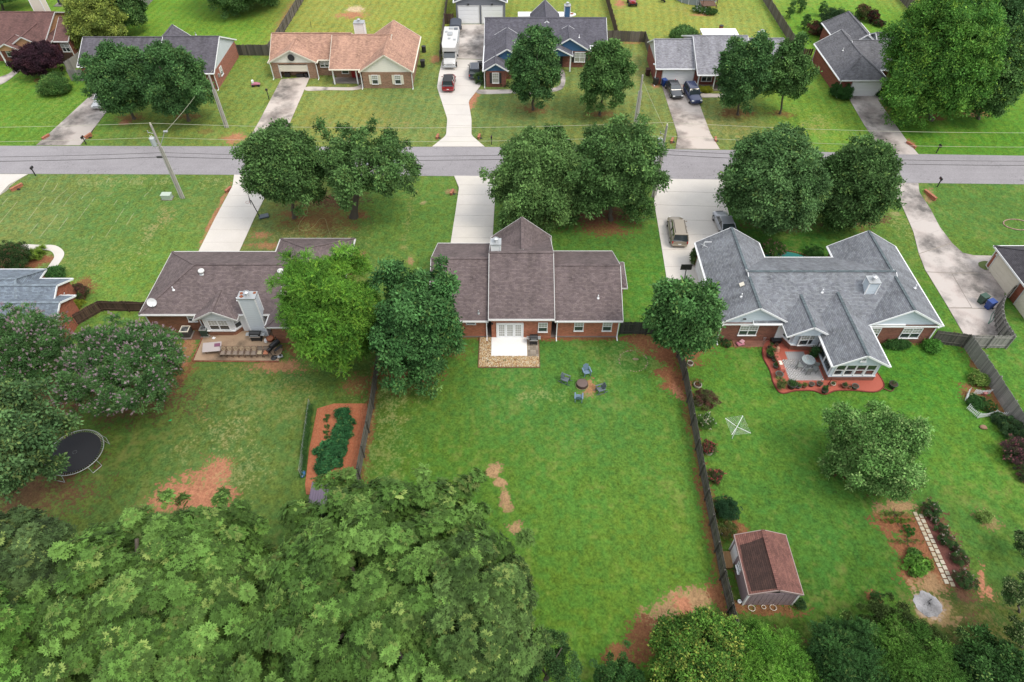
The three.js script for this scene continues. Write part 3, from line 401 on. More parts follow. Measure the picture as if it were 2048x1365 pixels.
function newHouse(name, label, mats, extra = {}) { const h = thing(name, label, 'house'); h.userData.spec = { mats, ...extra }; return h; }

// ---- the house in the middle
const brownRoof = roofMat('#8a7b7a', 1.12), redBrick = brick('#b8765c');
{
  const h = newHouse('brick_house', 'red brick house with brown stepped roofs and french doors behind the white slab', { roof: brownRoof, wall: redBrick, gable: redBrick, trim: M.trim });
  block(h, { x0: -7.95, x1: -2.25, z0: -55.8, z1: -44.2, e: 2.6, r: 5.45 });
  block(h, { x0: -2.24, x1: 4.06, z0: -56.4, z1: -44.02, e: 3.02, r: 6.02 });
  block(h, { x0: -2.12, x1: 4.22, z0: -56.5, z1: -51.3, e: 3.0, r: 5.55, ax: 'z', oh: 0.3, gutter: false });
  block(h, { x0: 4.07, x1: 10.6, z0: -54.5, z1: -44.2, e: 2.6, r: 5.12 });
  { // side bay with a low hipped roof
    const A = V(10.3, 2.6, -52.75), B = V(11.62, 2.6, -52.75), C = V(11.55, 2.6, -48.8), D = V(10.3, 2.6, -48.8), E = V(10.3, 3.5, -51.6), F = V(10.3, 3.5, -49.9);
    const rf = part(h, 'roof', [planeGeo([B, C, F, E]), planeGeo([A, B, E]), planeGeo([C, D, F])], brownRoof); part(rf, 'fascia', [beam(A, B, 0.06, 0.16, -0.09), beam(B, C, 0.06, 0.16, -0.09), beam(C, D, 0.06, 0.16, -0.09)], M.white);
    part(h, 'wall', metreUV(bx(10.2, -0.1, -52.4, 11.25, 2.5, -49.15)), redBrick);
  }
  const z = -44.37, zl = -44.55;
  win(h, -3.95, 2.05, zl, 'S', 0.85, 0.42, { grid: 3 });
  win(h, 2.98, 1.55, z, 'S', 0.85, 1.25, { grid: 3 }); win(h, 6.48, 1.5, zl, 'S', 0.85, 1.25, { grid: 3 }); win(h, 9.22, 1.5, zl, 'S', 0.85, 1.25, { grid: 3 });
  { // three-leaf french door
    const d = part(h, 'french_door', [cb(2.6, 0.12, 0.1, 0, 2.1, 0.02), cb(0.12, 2.1, 0.1, -1.26, 1.05, 0.02), cb(0.12, 2.1, 0.1, 1.26, 1.05, 0.02), cb(2.6, 0.06, 0.16, 0, 0.05, 0.05)], M.white); d.position.set(-0.2, 0.02, z);
    for (let k = -1; k <= 1; k++) { part(d, 'door_leaf', [cb(0.13, 1.98, 0.05, k * 0.8 - 0.33, 1.06, 0.03), cb(0.13, 1.98, 0.05, k * 0.8 + 0.33, 1.06, 0.03), cb(0.54, 0.16, 0.05, k * 0.8, 1.97, 0.03), cb(0.54, 0.24, 0.05, k * 0.8, 0.2, 0.03), ...[-0.09, 0.09].map(q => cb(0.03, 1.6, 0.03, k * 0.8 + q, 1.1, 0.03)), ...[0.64, 0.96, 1.28, 1.6].map(q => cb(0.54, 0.03, 0.03, k * 0.8, q, 0.03))], M.white); part(d, 'pane', cb(0.54, 1.6, 0.015, k * 0.8, 1.1, 0.015), M.blind); }
    part(d, 'door_handle', [cb(0.03, 0.16, 0.08, 0.28, 1.0, 0.09)], M.steel);
  }
  part(h, 'wall_lamp', [cb(0.12, 0.2, 0.14, -1.9, 2.1, z + 0.08), cyl(0.09, 0.04, 0.06, -1.9, 2.2, z + 0.1, 8)], M.dark);
  chimney(h, -2.02, -1.12, -51.3, -50.45, 5.2, 6.75, M.white, M.galv);
  ventPipe(h, 8.3, 3.62, -46.3); ventPipe(h, -3.2, 2.95, -44.9, M.galv); downspout(h, 10.3, -44.45, 2.6, 0.1, 0.3); downspout(h, 4.35, -44.4, 2.7); downspout(h, -2.45, -44.42, 2.7);
  garageDoor(h, -5.1, -55.46, 'N', 4.6, 2.1, M.white);
  part(h, 'foundation', metreUV(bx(-7.75, -0.2, -55.5, 10.4, 0.12, -44.48)), concrete('#9a8f88'));
}
// ---- the hip-roofed house at the left
{
  const b = brick('#9a6a52', brickMapB), gr = siding('#dfe5ea');
  const h = newHouse('brick_house', 'wide brown hipped roof house with tall white clad chimney and rear patio', { roof: brownRoof, wall: b, gable: gr, trim: M.trim });
  block(h, { x0: -35.93, x1: -19.0, z0: -54.42, z1: -45.08, e: 2.6, r: 4.9, hip: [1, 0], gable: false });
  block(h, { x0: -24.95, x1: -16.97, z0: -56.63, z1: -47.6, e: 2.61, r: 4.57, ax: 'z', hip: [1, 0], gable: false });
  block(h, { x0: -23.35, x1: -16.93, z0: -50.5, z1: -43.35, e: 2.59, r: 4.16, ax: 'z', hip: [0, 1], gable: false });
  block(h, { x0: -30.5, x1: -26.25, z0: -47.3, z1: -44.3, e: 2.55, r: 3.72, ax: 'z', oh: 0.3, noWall: true, gable: true, gutter: false });
  { // angled window bay: brick to the sill, white panels above
    const pl = [[-30.35, -45.6], [-29.85, -44.75], [-27.2, -44.75], [-26.5, -45.6]];
    part(h, 'wall', slabGeo(pl, -0.1, 0.62), b); part(h, 'bay_panel', slabGeo(pl.map(([x, z]) => [x * 0.999, z - 0.05]), 0.62, 2.45), siding('#f2f3f4'));
    part(h, 'window_sill', slabGeo([[-30.45, -45.6], [-29.9, -44.66], [-27.15, -44.66], [-26.4, -45.6]], 0.62, 0.7), M.white);
    win(h, -28.5, 1.42, -44.79, 'S', 1.9, 1.3, { units: 2, grid: 3 }); win(h, -26.83, 1.42, -45.2, 0.88, 0.7, 1.3, { grid: 2 }); win(h, -30.08, 1.42, -45.2, -1.04, 0.7, 1.3, { grid: 2 });
  }
  win(h, -31.2, 1.75, -45.41, 'S', 0.8, 0.9, { grid: 0 });
  chimney(h, -25.5, -23.95, -45.5, -44.6, 0, 5.1, siding('#d5dde5'));
  parts(h, 'rust_stain', [cb(0.42, 0.012, 0.3, -25.25, 5.2, -45.3, 0.3), cb(0.3, 0.012, 0.35, -25.2, 5.203, -44.85, 0.8), cb(0.25, 0.012, 0.3, -24.1, 5.2, -45.35)], M.rust);
  part(h, 'door', [cb(0.95, 2.05, 0.06, 0, 1.03, 0.03), cb(1.1, 0.1, 0.1, 0, 2.1, 0.03)], M.white).position.set(-26.1, 0, -45.38);
  for (const x of [-30.4, -22.65]) { const v = part(h, 'turbine_vent', lathe([[0.14, 0], [0.16, 0.14], [0.28, 0.2], [0.31, 0.32], [0.26, 0.44], [0.1, 0.5], [0, 0.51]], 16), M.lamp); v.position.set(x, 4.42, -48.95); part(v, 'vent_base', cyl(0.32, 0.2, 0.08, 0, -0.03, 0, 12), M.galv); }
  ventPipe(h, -32.9, 3.75, -47.3); ventPipe(h, -26.6, 3.2, -46.4); ventPipe(h, -22.3, 3.6, -46.9);
  { const d = part(h, 'satellite_dish', lathe([[0, 0.0], [0.2, 0.02], [0.36, 0.08], [0.44, 0.14], [0.43, 0.155], [0.34, 0.1], [0, 0.02]], 20).rotateX(1.15).rotateY(0.35), M.white); d.position.set(-34.6, 3.45, -45.9); part(d, 'dish_arm', [rod([0, -0.05, 0], [0.02, -0.4, -0.25], 0.025), rod([0, -0.1, 0.1], [0.2, -0.12, 0.5], 0.015), cb(0.09, 0.09, 0.12, 0.2, -0.1, 0.5)], M.galv); }
  downspout(h, -35.6, -45.4, 2.6); downspout(h, -30.5, -45.35, 2.6);
}
// ---- the grey L-winged house at the right
const greyRoof = roofMat('#8f949a', 1.38);
const rb2 = brick('#8f5f4f', brickMapB), blueSiding = siding('#d4e0ea');
{
  const cap = roofMat('#7f8f94');
  const h = newHouse('brick_house', 'grey roofed brick house with pale blue gables, glazed sunroom and red patio', { roof: greyRoof, wall: rb2, gable: blueSiding, trim: M.white, cap });
  block(h, { x0: 22.9, x1: 37.3, z0: -53.4, z1: -43.75, e: 2.68, r: 5.02, gable: false });
  block(h, { x0: 19.6, x1: 26.4, z0: -55.8, z1: -43.75, e: 2.7, r: 4.75, ax: 'z' });
  block(h, { x0: 33.55, x1: 40.75, z0: -55.2, z1: -43.45, e: 2.71, r: 4.78, ax: 'z' });
  block(h, { x0: 25.6, x1: 29.9, z0: -46.8, z1: -42.05, e: 2.66, r: 3.95, ax: 'z', oh: 0.35, noWall: true, gutter: false });
  block(h, { x0: 28.72, x1: 33.85, z0: -46.6, z1: -38.45, e: 2.64, r: 4.12, ax: 'z', oh: 0.38, noWall: true });
  { // breakfast bay
    const pl = [[26.0, -44.4], [26.75, -42.8], [29.3, -42.6], [29.3, -44.4]];
    part(h, 'wall', slabGeo(pl, -0.1, 0.75), rb2); part(h, 'bay_panel', slabGeo([[26.06, -44.4], [26.8, -42.86], [29.28, -42.66], [29.28, -44.4]], 0.75, 2.6), blueSiding);
    part(h, 'window_sill', slabGeo([[25.92, -44.4], [26.7, -42.72], [29.34, -42.52], [29.34, -44.4]], 0.75, 0.83), M.white);
    win(h, 28.15, 1.62, -42.7, 0.08, 1.75, 1.45, { units: 2, grid: 3 }); win(h, 26.42, 1.62, -43.6, -1.1, 1.05, 1.45, { grid: 0, up: 'glass' });
  }
  { // sunroom: brick knee wall, corner posts, large panes
    const x0 = 29.1, x1 = 33.47, z0 = -44.2, z1 = -38.95;
    part(h, 'wall', [bx(x0, -0.1, z1 - 0.25, x1, 0.62, z1), bx(x0, -0.1, z0, x0 + 0.25, 0.62, z1 - 0.25), bx(x1 - 0.25, -0.1, z0, x1, 0.62, z1 - 0.25)].map(metreUV), rb2);
    part(h, 'sunroom_floor', metreUV(bx(x0 + 0.25, 0.02, z0, x1 - 0.25, 0.3, z1 - 0.25)), concrete('#9c948c'));
    part(h, 'sunroom_frame', [bx(x0 + 0.04, 2.3, z1 - 0.2, x1 - 0.04, 2.52, z1 - 0.04), bx(x0 + 0.02, 0.62, z1 - 0.22, x1 - 0.02, 0.74, z1 + 0.03), bx(x0 + 0.04, 2.3, z0, x0 + 0.18, 2.52, z1 - 0.2), bx(x1 - 0.18, 2.3, z0, x1 - 0.04, 2.52, z1 - 0.2), bx(x0 - 0.02, 0.62, z0, x0 + 0.2, 0.73, z1 - 0.22), bx(x1 - 0.2, 0.62, z0, x1 + 0.02, 0.73, z1 - 0.22), ...[0, 0.26, 0.5, 0.74, 1].map((t, i) => bx(x0 + 0.06 + t * (x1 - x0 - 0.4) - 0.02, 0.74, z1 - 0.18, x0 + 0.06 + t * (x1 - x0 - 0.4) + 0.28, 2.3, z1 - 0.05))].map(metreUV), blueSiding);
    const fx = (t) => x0 + 0.34 + t * (x1 - x0 - 0.68);
    for (let i = 0; i < 4; i++) win(h, fx((i + 0.5) / 4), 1.52, z1 - 0.07, 'S', 0.86, 1.4, { grid: 0, up: 'glass', low: 'screen' });
    parts(h, 'sunroom_post', [-44.0, -42.3, -40.7, -39.25].map(z => bx(x0 + 0.05, 0.73, z - 0.09, x0 + 0.17, 2.3, z + 0.09)), M.white);
    for (const [a, b2] of [[-43.9, -42.4], [-42.2, -40.8], [-40.6, -39.35]]) { const p = part(h, 'pane', bx(x0 + 0.1, 0.75, a, x0 + 0.12, 2.29, b2), M.glass); part(p, 'muntin', [bx(x0 + 0.07, 1.5, a, x0 + 0.15, 1.55, b2)], M.white); }
    part(h, 'pane', bx(x1 - 0.12, 0.75, -44, x1 - 0.1, 2.29, -39.3), M.glass);
    win(h, 31.3, 3.28, -38.71, 'S', 0.42, 0.4, { grid: 0, up: 'dark', low: 'dark' });
  }
  win(h, 22.75, 1.5, -44.0, 'S', 1.7, 1.3, { units: 2, grid: 3 });
  win(h, 38.3, 1.45, -43.7, 'S', 1.8, 1.35, { units: 2, grid: 3 }); win(h, 34.75, 1.45, -43.7, 'S', 0.95, 1.35, { grid: 3 });
  parts(h, 'gable_board', [beam(V(19.72, 2.6, -43.72), V(26.28, 2.6, -43.72), 0.06, 0.16), beam(V(33.7, 2.6, -43.42), V(40.6, 2.6, -43.42), 0.06, 0.16)], M.white);
  part(h, 'side_panel', metreUV(bx(25.5, 0, -44.1, 26.3, 2.5, -43.9)), siding('#e6e8ea'));
  chimney(h, 33.85, 34.85, -47.4, -46.45, 3.4, 5.35, blueSiding);
  parts(h, 'floodlight', [cb(0.1, 0.1, 0.12, 21.9, 3.15, -43.9), cb(0.1, 0.1, 0.12, 22.05, 3.15, -43.9), cyl(0.1, 0.12, 0.1, 40.2, 2.85, -43.6)], M.dark);
  ventPipe(h, 21.9, 4.1, -46.0); ventPipe(h, 29.8, 4.1, -46.6); ventPipe(h, 39.3, 3.75, -47.6); ventPipe(h, 31.6, 2.95, -44.0 - 5, M.white);
  part(h, 'skylight_vent', [cb(0.45, 0.08, 0.45, 22.2, 4.38, -47.4, 0, 0, 0.54)], M.cream);
  part(h, 'aerial', [rod([20.1, 2.95, -54.6], [20.15, 3.7, -54.65], 0.03), rod([20.15, 3.7, -54.65], [20.9, 3.75, -54.6], 0.035), rod([20.0, 3.2, -54.9], [20.5, 3.35, -54.2], 0.02), rod([20.2, 3.4, -54.9], [20.2, 3.4, -54.3], 0.015)], M.white);
  downspout(h, 20.0, -43.9, 2.65); downspout(h, 40.35, -43.6, 2.65);
  garageDoor(h, 19.94, -52.2, 'W', 4.8, 2.1, M.white);
}
// ---- the garage end of the house at the right edge
{
  const h = newHouse('garage_house', 'dark roofed brick garage with pale door at the right edge', { roof: roofMat('#5c5a60', 1.05), wall: brick('#a6624c'), gable: siding('#e8e2d6'), trim: M.white });
  block(h, { x0: 51.4, x1: 66, z0: -55.35, z1: -46.0, e: 2.62, r: 5.0, hip: [1, 0] });
  garageDoor(h, 51.72, -52.3, 'W', 4.3, 2.15, M.cream); garageDoor(h, 51.72, -48.0, 'W', 2.0, 2.15, M.cream); downspout(h, 51.75, -55.1, 2.6, 0, -0.2);
  parts(h, 'wall_lamp', [cb(0.1, 0.2, 0.1, 51.66, 2.0, -54.65)], M.white);
}
// ---- the blue-grey roofed house at the left edge
{
  const h = newHouse('brick_house', 'blue grey roofed brick house with stepped gables at the left edge', { roof: roofMat('#93a2b0', 1.15), wall: brick('#a8654f'), gable: brick('#a8654f'), trim: M.white, cap: roofMat('#a9bac6') });
  block(h, { x0: -66, x1: -47.9, z0: -51.6, z1: -45.6, e: 2.62, r: 4.0, hip: [1, 0.3], gable: true });
  block(h, { x0: -66, x1: -44.55, z0: -50.2, z1: -45.7, e: 2.6, r: 3.75 });
  block(h, { x0: -66, x1: -43.2, z0: -47.75, z1: -43.4, e: 2.58, r: 3.72 });
  downspout(h, -43.5, -43.9, 2.5, 0.2, 0); downspout(h, -44.85, -48.3, 2.5, 0.2, 0);
  part(h, 'meter_box', [cb(0.35, 0.5, 0.2, -44.7, 1.6, -48.6)], M.galv);
}
// ---- far side of the road, left to right
{
  const h = newHouse('brick_house', 'red brown roofed house with white chimney in the far left corner', { roof: roofMat('#8c6660', 1.05), wall: brick('#8e5646'), gable: siding('#c99a72'), trim: M.trim });
  block(h, { x0: -98, x1: -73.2, z0: -117.2, z1: -104.2, e: 2.6, r: 5.2 });
  block(h, { x0: -72.6, x1: -70.2, z0: -114.5, z1: -105.9, e: 2.55, r: 4.6 });
  block(h, { x0: -78.4, x1: -72.6, z0: -109.5, z1: -103.4, e: 2.7, r: 4.3, ax: 'z', gutter: false });
  block(h, { x0: -80.2, x1: -76.0, z0: -106, z1: -102.6, e: 2.5, r: 3.6, ax: 'z', gutter: false, walls: true, noWall: true });
  parts(h, 'porch_post', [cb(0.16, 2.5, 0.16, -79.6, 1.25, -102.95), cb(0.16, 2.5, 0.16, -76.5, 1.25, -102.95)], M.white);
  chimney(h, -78.2, -76.4, -114.6, -113.3, 3, 6.9, M.cream); win(h, -71.3, 1.4, -106.25, 'S', 1.2, 1.3, { units: 2 }); win(h, -79.4, 1.4, -104.54, 'S', 1.0, 1.3); downspout(h, -70.4, -106.1, 2.5);
}
{
  const h = newHouse('brick_house', 'slate grey roofed brick house behind two street trees at the left', { roof: roofMat('#77747d', 1.1), wall: brick('#a86e5e'), gable: siding('#d9e0e6'), trim: M.white });
  block(h, { x0: -64.9, x1: -50.5, z0: -106.4, z1: -97.1, e: 2.6, r: 5.0 });
  block(h, { x0: -52.2, x1: -43.75, z0: -106.5, z1: -94.9, e: 2.62, r: 5.55 });
  block(h, { x0: -60.6, x1: -54.2, z0: -100.5, z1: -95.9, e: 2.6, r: 4.4, ax: 'z', gutter: false });
  block(h, { x0: -56.0, x1: -51.0, z0: -107.5, z1: -103, e: 2.6, r: 4.5, ax: 'z', gutter: false });
  win(h, -44.0, 1.5, -98, 'E', 0.9, 1.2); part(h, 'electric_meter', [cb(0.2, 0.5, 0.35, -43.9, 1.5, -96.6), cyl(0.14, 0.14, 0.06, -43.85, 1.4, -97.6)], M.galv); downspout(h, -43.95, -95.1, 2.6, 0.1, 0.3);
  garageDoor(h, -48, -95.27, 'S', 4.6, 2.1, M.white); win(h, -57.4, 1.4, -96.27, 'S', 1.4, 1.3, { units: 2 }); ventPipe(h, -47.6, 5.4, -101.6, M.galv);
}
{
  const tan = roofMat('#d2a68e', 1.3), b = brick('#a5836d', brickMapB);
  const h = newHouse('brick_house', 'tan roofed brick house with white gables and half open garage door', { roof: tan, wall: b, gable: siding('#f6f3e8'), trim: M.cream });
  block(h, { x0: -36.75, x1: -24.5, z0: -107.2, z1: -99.35, e: 2.6, r: 4.95 });
  block(h, { x0: -27.15, x1: -18.2, z0: -107.4, z1: -96.2, e: 2.6, r: 5.35, noWall: true, gable: false });
  part(h, 'wall', metreUV(bx(-26.9, -0.1, -107, -18.4, 2.45, -98.7)), b);
  block(h, { x0: -22.55, x1: -14.6, z0: -107.6, z1: -95.3, e: 2.62, r: 5.15, ax: 'z' });
  { // garage wing, built hollow because its door stands half open
    block(h, { x0: -36.72, x1: -29.4, z0: -103.5, z1: -98.4, e: 2.61, r: 4.45, ax: 'z', noWall: true });
    part(h, 'wall', [bx(-36.4, -0.1, -99.4, -36.2, 2.45, -98.65), bx(-29.95, -0.1, -99.4, -29.72, 2.45, -98.65), bx(-36.2, -0.1, -98.9, -35.35, 2.45, -98.652), bx(-31.05, -0.1, -98.9, -29.95, 2.45, -98.652), bx(-35.35, 2.12, -98.9, -31.05, 2.45, -98.65)].map(metreUV), b);
    garageDoor(h, -33.2, -98.72, 'S', 4.2, 2.05, M.cream, 0.5);
    part(h, 'garage_clutter', [cb(0.8, 0.7, 0.2, -34.5, 0.35, -99.1), cb(1.1, 0.5, 0.2, -32.6, 0.25, -99.12), cyl(0.3, 0.25, 0.6, -31.6, 0, -99.05, 8)], M.dark);
  }
  part(h, 'gable_vent', lathe([[0, 0.02], [0.48, 0.02], [0.52, 0.05], [0.46, 0.07], [0, 0.03]], 20).rotateX(Math.PI / 2), M.dark).position.set(-33.05, 3.35, -98.42);
  part(h, 'porch_slab', bx(-27.2, -0.05, -98.7, -22.6, 0.16, -97.0), cPink); parts(h, 'porch_post', [-26.8, -23.3].map(x => cb(0.18, 2.45, 0.18, x, 1.3, -96.7)), M.white);
  part(h, 'front_door', [cb(1.0, 2.05, 0.06, -24.0, 1.1, -98.66), cb(1.2, 0.1, 0.08, -24.0, 2.2, -98.66)], M.red); win(h, -25.4, 1.4, -98.68, 'S', 1.0, 1.2);
  win(h, -28.6, 1.75, -99.68, 'S', 1.35, 0.85, { units: 2 });
  for (const x of [-20.4, -17.0]) { win(h, x, 1.35, -95.53, 'S', 0.85, 1.35, { up: x < -18 ? 'blind' : 'blind' }); parts(h, 'shutter', [cb(0.36, 1.4, 0.05, x - 0.68, 1.35, -95.52), cb(0.36, 1.4, 0.05, x + 0.68, 1.35, -95.52)], M.cream); }
  chimney(h, -24.3, -22.8, -105.8, -104.7, 3.5, 5.75, siding('#efeeea')); downspout(h, -14.85, -95.5, 2.6, 0.15, 0); downspout(h, -29.6, -98.55, 2.6); downspout(h, -36.5, -98.55, 2.6); downspout(h, -22.4, -95.5, 2.6);
}
{
  const blue = siding('#3f6a92'), b = brick('#8c5b4e', brickMapB);
  const h = newHouse('brick_house', 'brick house with deep blue gables and slate roof behind the two round trees', { roof: roofMat('#767580', 1.1), wall: b, gable: blue, trim: M.white });
  block(h, { x0: -4.35, x1: 14.95, z0: -113.6, z1: -104.2, e: 2.62, r: 5.0 });
  block(h, { x0: -4.3, x1: 2.8, z0: -106, z1: -98.3, e: 2.6, r: 4.7, ax: 'z' });
  block(h, { x0: -4.25, x1: -0.55, z0: -100.5, z1: -95.7, e: 2.58, r: 3.7, ax: 'z' });
  block(h, { x0: 5.5, x1: 12.15, z0: -107, z1: -102.2, e: 2.64, r: 4.6, ax: 'z' });
  block(h, { x0: 4.5, x1: 9.35, z0: -104, z1: -100.7, e: 2.55, r: 3.75, ax: 'z', noWall: true, gutter: false });
  parts(h, 'porch_post', [4.9, 9.0].map(x => cb(0.2, 2.45, 0.2, x, 1.25, -101.0)), M.white);
  win(h, -2.45, 1.4, -95.93, 'S', 0.95, 1.55, { up: 'blind', low: 'blind' }); parts(h, 'shutter', [cb(0.34, 1.6, 0.05, -3.15, 1.4, -95.92), cb(0.34, 1.6, 0.05, -1.75, 1.4, -95.92)], M.dark);
  win(h, 10.55, 1.6, -102.42, 'S', 1.6, 1.5, { units: 2, up: 'blind', low: 'blind' }); parts(h, 'shutter', [cb(0.34, 1.55, 0.05, 9.5, 1.6, -102.41), cb(0.34, 1.55, 0.05, 11.6, 1.6, -102.41)], M.dark);
  part(h, 'front_door', cb(1.0, 2.1, 0.06, 7.4, 1.1, -102.4), M.dark); chimney(h, 8.4, 9.3, -111.4, -110.5, 4, 6.05, blue); ventPipe(h, -3.2, 4.75, -109.6); ventPipe(h, 0.4, 4.2, -100.8); ventPipe(h, 10.4, 3.9, -104.2); downspout(h, -4.1, -95.85, 2.6, 0.1, 0);
  win(h, 1.2, 1.4, -98.53, 'S', 1.0, 1.4);
  block(h, { x0: 3, x1: 8, z0: -116.5, z1: -108, e: 2.6, r: 4.9, ax: 'z', gutter: false });
}
{
  const g = newHouse('detached_garage', 'grey metal garage with two white doors behind the slate roof', { roof: roofMat('#6d7078'), wall: siding('#7b7f88'), gable: siding('#7b7f88'), trim: M.white });
  g.userData.category = 'garage'; block(g, { x0: -9.95, x1: -0.85, z0: -130, z1: -118.6, e: 3.7, r: 5.4, ax: 'z' });
  for (const x of [-7.45, -3.4]) garageDoor(g, x, -118.83, 'S', 3.5, 2.9, M.white);
  parts(g, 'wall_lamp', [-7.45, -3.4].map(x => cb(0.25, 0.2, 0.2, x, 3.3, -118.7)), M.dark);
}
{
  const h = newHouse('brick_house', 'pale grey roofed brick house with two cars before its white garage', { roof: roofMat('#a3a4ab', 1.4), wall: brick('#94564a'), gable: siding('#d7dadd'), trim: M.white });
  block(h, { x0: 21.35, x1: 27.2, z0: -105.6, z1: -96.4, e: 2.6, r: 5.0 });
  block(h, { x0: 27.15, x1: 35.4, z0: -108, z1: -94.4, e: 2.62, r: 5.45, noWall: true, gable: true });
  part(h, 'wall', metreUV(bx(27.4, -0.1, -107.6, 35.2, 2.48, -96.4)), brick('#94564a'));
  block(h, { x0: 35.3, x1: 41.0, z0: -106.4, z1: -96.2, e: 2.61, r: 5.0 });
  garageDoor(h, 24.9, -96.73, 'S', 4.6, 2.1, M.white); part(h, 'porch_slab', bx(27.3, -0.05, -96.4, 35, 0.15, -94.7), cPink); parts(h, 'porch_post', [27.6, 30, 33, 34.9].map(x => cb(0.16, 2.48, 0.16, x, 1.3, -94.95)), M.white);
  win(h, 29.2, 1.4, -96.38, 'S', 1.5, 1.4, { units: 2 }); part(h, 'front_door', cb(1, 2.05, 0.06, 31.6, 1.1, -96.37), M.dark); chimney(h, 36.9, 37.8, -101.5, -100.6, 4, 5.85, siding('#e3e3e1')); win(h, 38, 1.4, -96.52, 'S', 1.2, 1.3); downspout(h, 21.5, -96.6, 2.6, -0.1, 0.2);
  part(h, 'patio_cover', [bx(30.6, 2.5, -110.6, 36.4, 2.62, -107.8), cb(0.12, 2.5, 0.12, 30.8, 1.25, -110.4), cb(0.12, 2.5, 0.12, 36.2, 1.25, -110.4)], M.white);
  part(h, 'satellite_dish', [cyl(0.3, 0.3, 0.06, 21.4, 2.7, -97.6, 12), rod([21.4, 2.3, -97.8], [21.4, 2.75, -97.6], 0.03)], M.white);
}
{
  const h = newHouse('brick_house', 'dark grey hip fronted brick house left of the great maple', { roof: roofMat('#7c7d82', 1.35), wall: brick('#96584a'), gable: siding('#cfd4d8'), trim: M.white });
  block(h, { x0: 47.5, x1: 54.5, z0: -105.0, z1: -92.75, e: 2.6, r: 4.8, ax: 'z', hip: [0, 1] });
  block(h, { x0: 51, x1: 64, z0: -105.2, z1: -96.0, e: 2.62, r: 5.0, hip: [0, 1] });
  block(h, { x0: 51.2, x1: 57.6, z0: -113.0, z1: -103, e: 2.6, r: 4.85, ax: 'z', hip: [0.4, 0] });
  block(h, { x0: 57, x1: 62.5, z0: -108.5, z1: -103.5, e: 2.58, r: 3.9 });
  garageDoor(h, 51.8, -93.08, 'S', 4.3, 2.1, M.white); ventPipe(h, 49.6, 4.0, -99.4, M.white); part(h, 'skylight_vent', cb(0.5, 0.2, 0.4, 54.6, 4.6, -103.4), M.white); downspout(h, 47.85, -104.5, 2.6, -0.1, 0); downspout(h, 47.85, -93.1, 2.6);
}
// ---- garden sheds
{
  const s = thing('garden_shed', 'pinkish grey garden shed with rust brown roof, darker on the left, by the fence', 'shed');
  const mr = roofMat('#9b6a5e', 1.05), lil = new THREE.MeshStandardMaterial({ color: pig('#bba6ac'), roughness: 0.75, bumpMap: (() => { const t = sidingBump.clone(); t.rotation = Math.PI / 2; return t; })(), bumpScale: 0.02 });
  s.userData.spec = { mats: { roof: mr, wall: lil, gable: lil, trim: mat(pig('#b9a49f'), { roughness: 0.7 }) } };
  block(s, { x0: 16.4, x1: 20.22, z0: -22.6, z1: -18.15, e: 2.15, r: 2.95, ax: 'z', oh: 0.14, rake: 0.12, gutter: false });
  { const q = (x, z, k) => V(x, 2.15 + (x - 16.4) / 1.91 * 0.8 + 0.006 + k * 0, z); part(s, 'dark_shingles', planeGeo([q(16.62, -18.35, 0), q(16.55, -20.2, 0), q(16.6, -21.75, 0), q(17.4, -21.85, 0), q(18.2, -22.05, 0), q(18.27, -20.0, 0), q(18.26, -18.3, 0)]), roofMat('#5b4038', 0.9)); }  // darker brown shingle sheet laid just above most of the left slope
  parts(s, 'corner_trim', [[16.56, -18.29], [20.06, -18.29], [16.56, -22.46], [20.06, -22.46]].map(([x, z]) => cb(0.12, 2.05, 0.12, x, 1.0, z)), M.white);
  part(s, 'gable_vent', [cb(0.5, 0.3, 0.04, 18.3, 2.4, -18.25)], M.dark); win(s, 16.53, 1.25, -20.5, 'W', 0.6, 0.8, { grid: 0 });
  part(s, 'door', [cb(0.05, 1.8, 0.9, 16.5, 0.95, -21.7)], M.white); part(s, 'wall_batten', Array.from({ length: 9 }, (_, i) => cb(0.03, 1.95, 0.03, 16.85 + i * 0.37, 1.0, -18.27)), lil);
  part(s, 'ramp', metreUV(cb(1.1, 0.08, 1.3, 15.95, 0.12, -21.6, 0, 0, 0.12)), wood('#c59a6a'));
}
{
  const s = thing('metal_shed', 'small mauve ribbed metal shed roof among the low branches', 'shed');
  const mv = mat(pig('#8d7d92'), { roughness: 0.45, metalness: 0.2 });
  part(s, 'roof', [cb(1.5, 0.03, 2.2, -14.95, 1.93, -26.0, 0, 0.1), ...Array.from({ length: 8 }, (_, i) => cb(0.03, 0.05, 2.2, -15.65 + i * 0.2, 1.96, -26.0, 0, 0.1))], mv); part(s, 'wall', [bx(-15.6, 0, -27.0, -14.3, 1.8, -25.0)], mv); part(s, 'door', [bx(-15.3, 0.05, -25.0, -14.6, 1.65, -24.96)], M.galv);
}

// ---------------------------------------------------------------- trees and shrubs
function leafInto(pos, base, dir, side, len, wid, fold) {          // folded two-sided leaf, four corners
  const n = dir.clone().cross(side).normalize(), mid = base.clone().addScaledVector(dir, len * 0.45), tip = base.clone().addScaledVector(dir, len);
  const l = mid.clone().addScaledVector(side, wid / 2).addScaledVector(n, fold), r = mid.clone().addScaledVector(side, -wid / 2).addScaledVector(n, fold);
  for (const p of [base, l, tip, base, tip, r]) pos.push(p.x, p.y, p.z);
}
function leafGeo(pos) { const g = new THREE.BufferGeometry(); g.setAttribute('position', new THREE.Float32BufferAttribute(pos, 3)); g.computeVertexNormals(); return g; }
function rdir(r, up = -1) { for (; ;) { const v = V(r() * 2 - 1, r() * 2 - 1, r() * 2 - 1), l = v.length(); if (l > 0.1 && l < 1 && v.y / l > up) return v.multiplyScalar(1 / l); } }
const SPRIG = {};
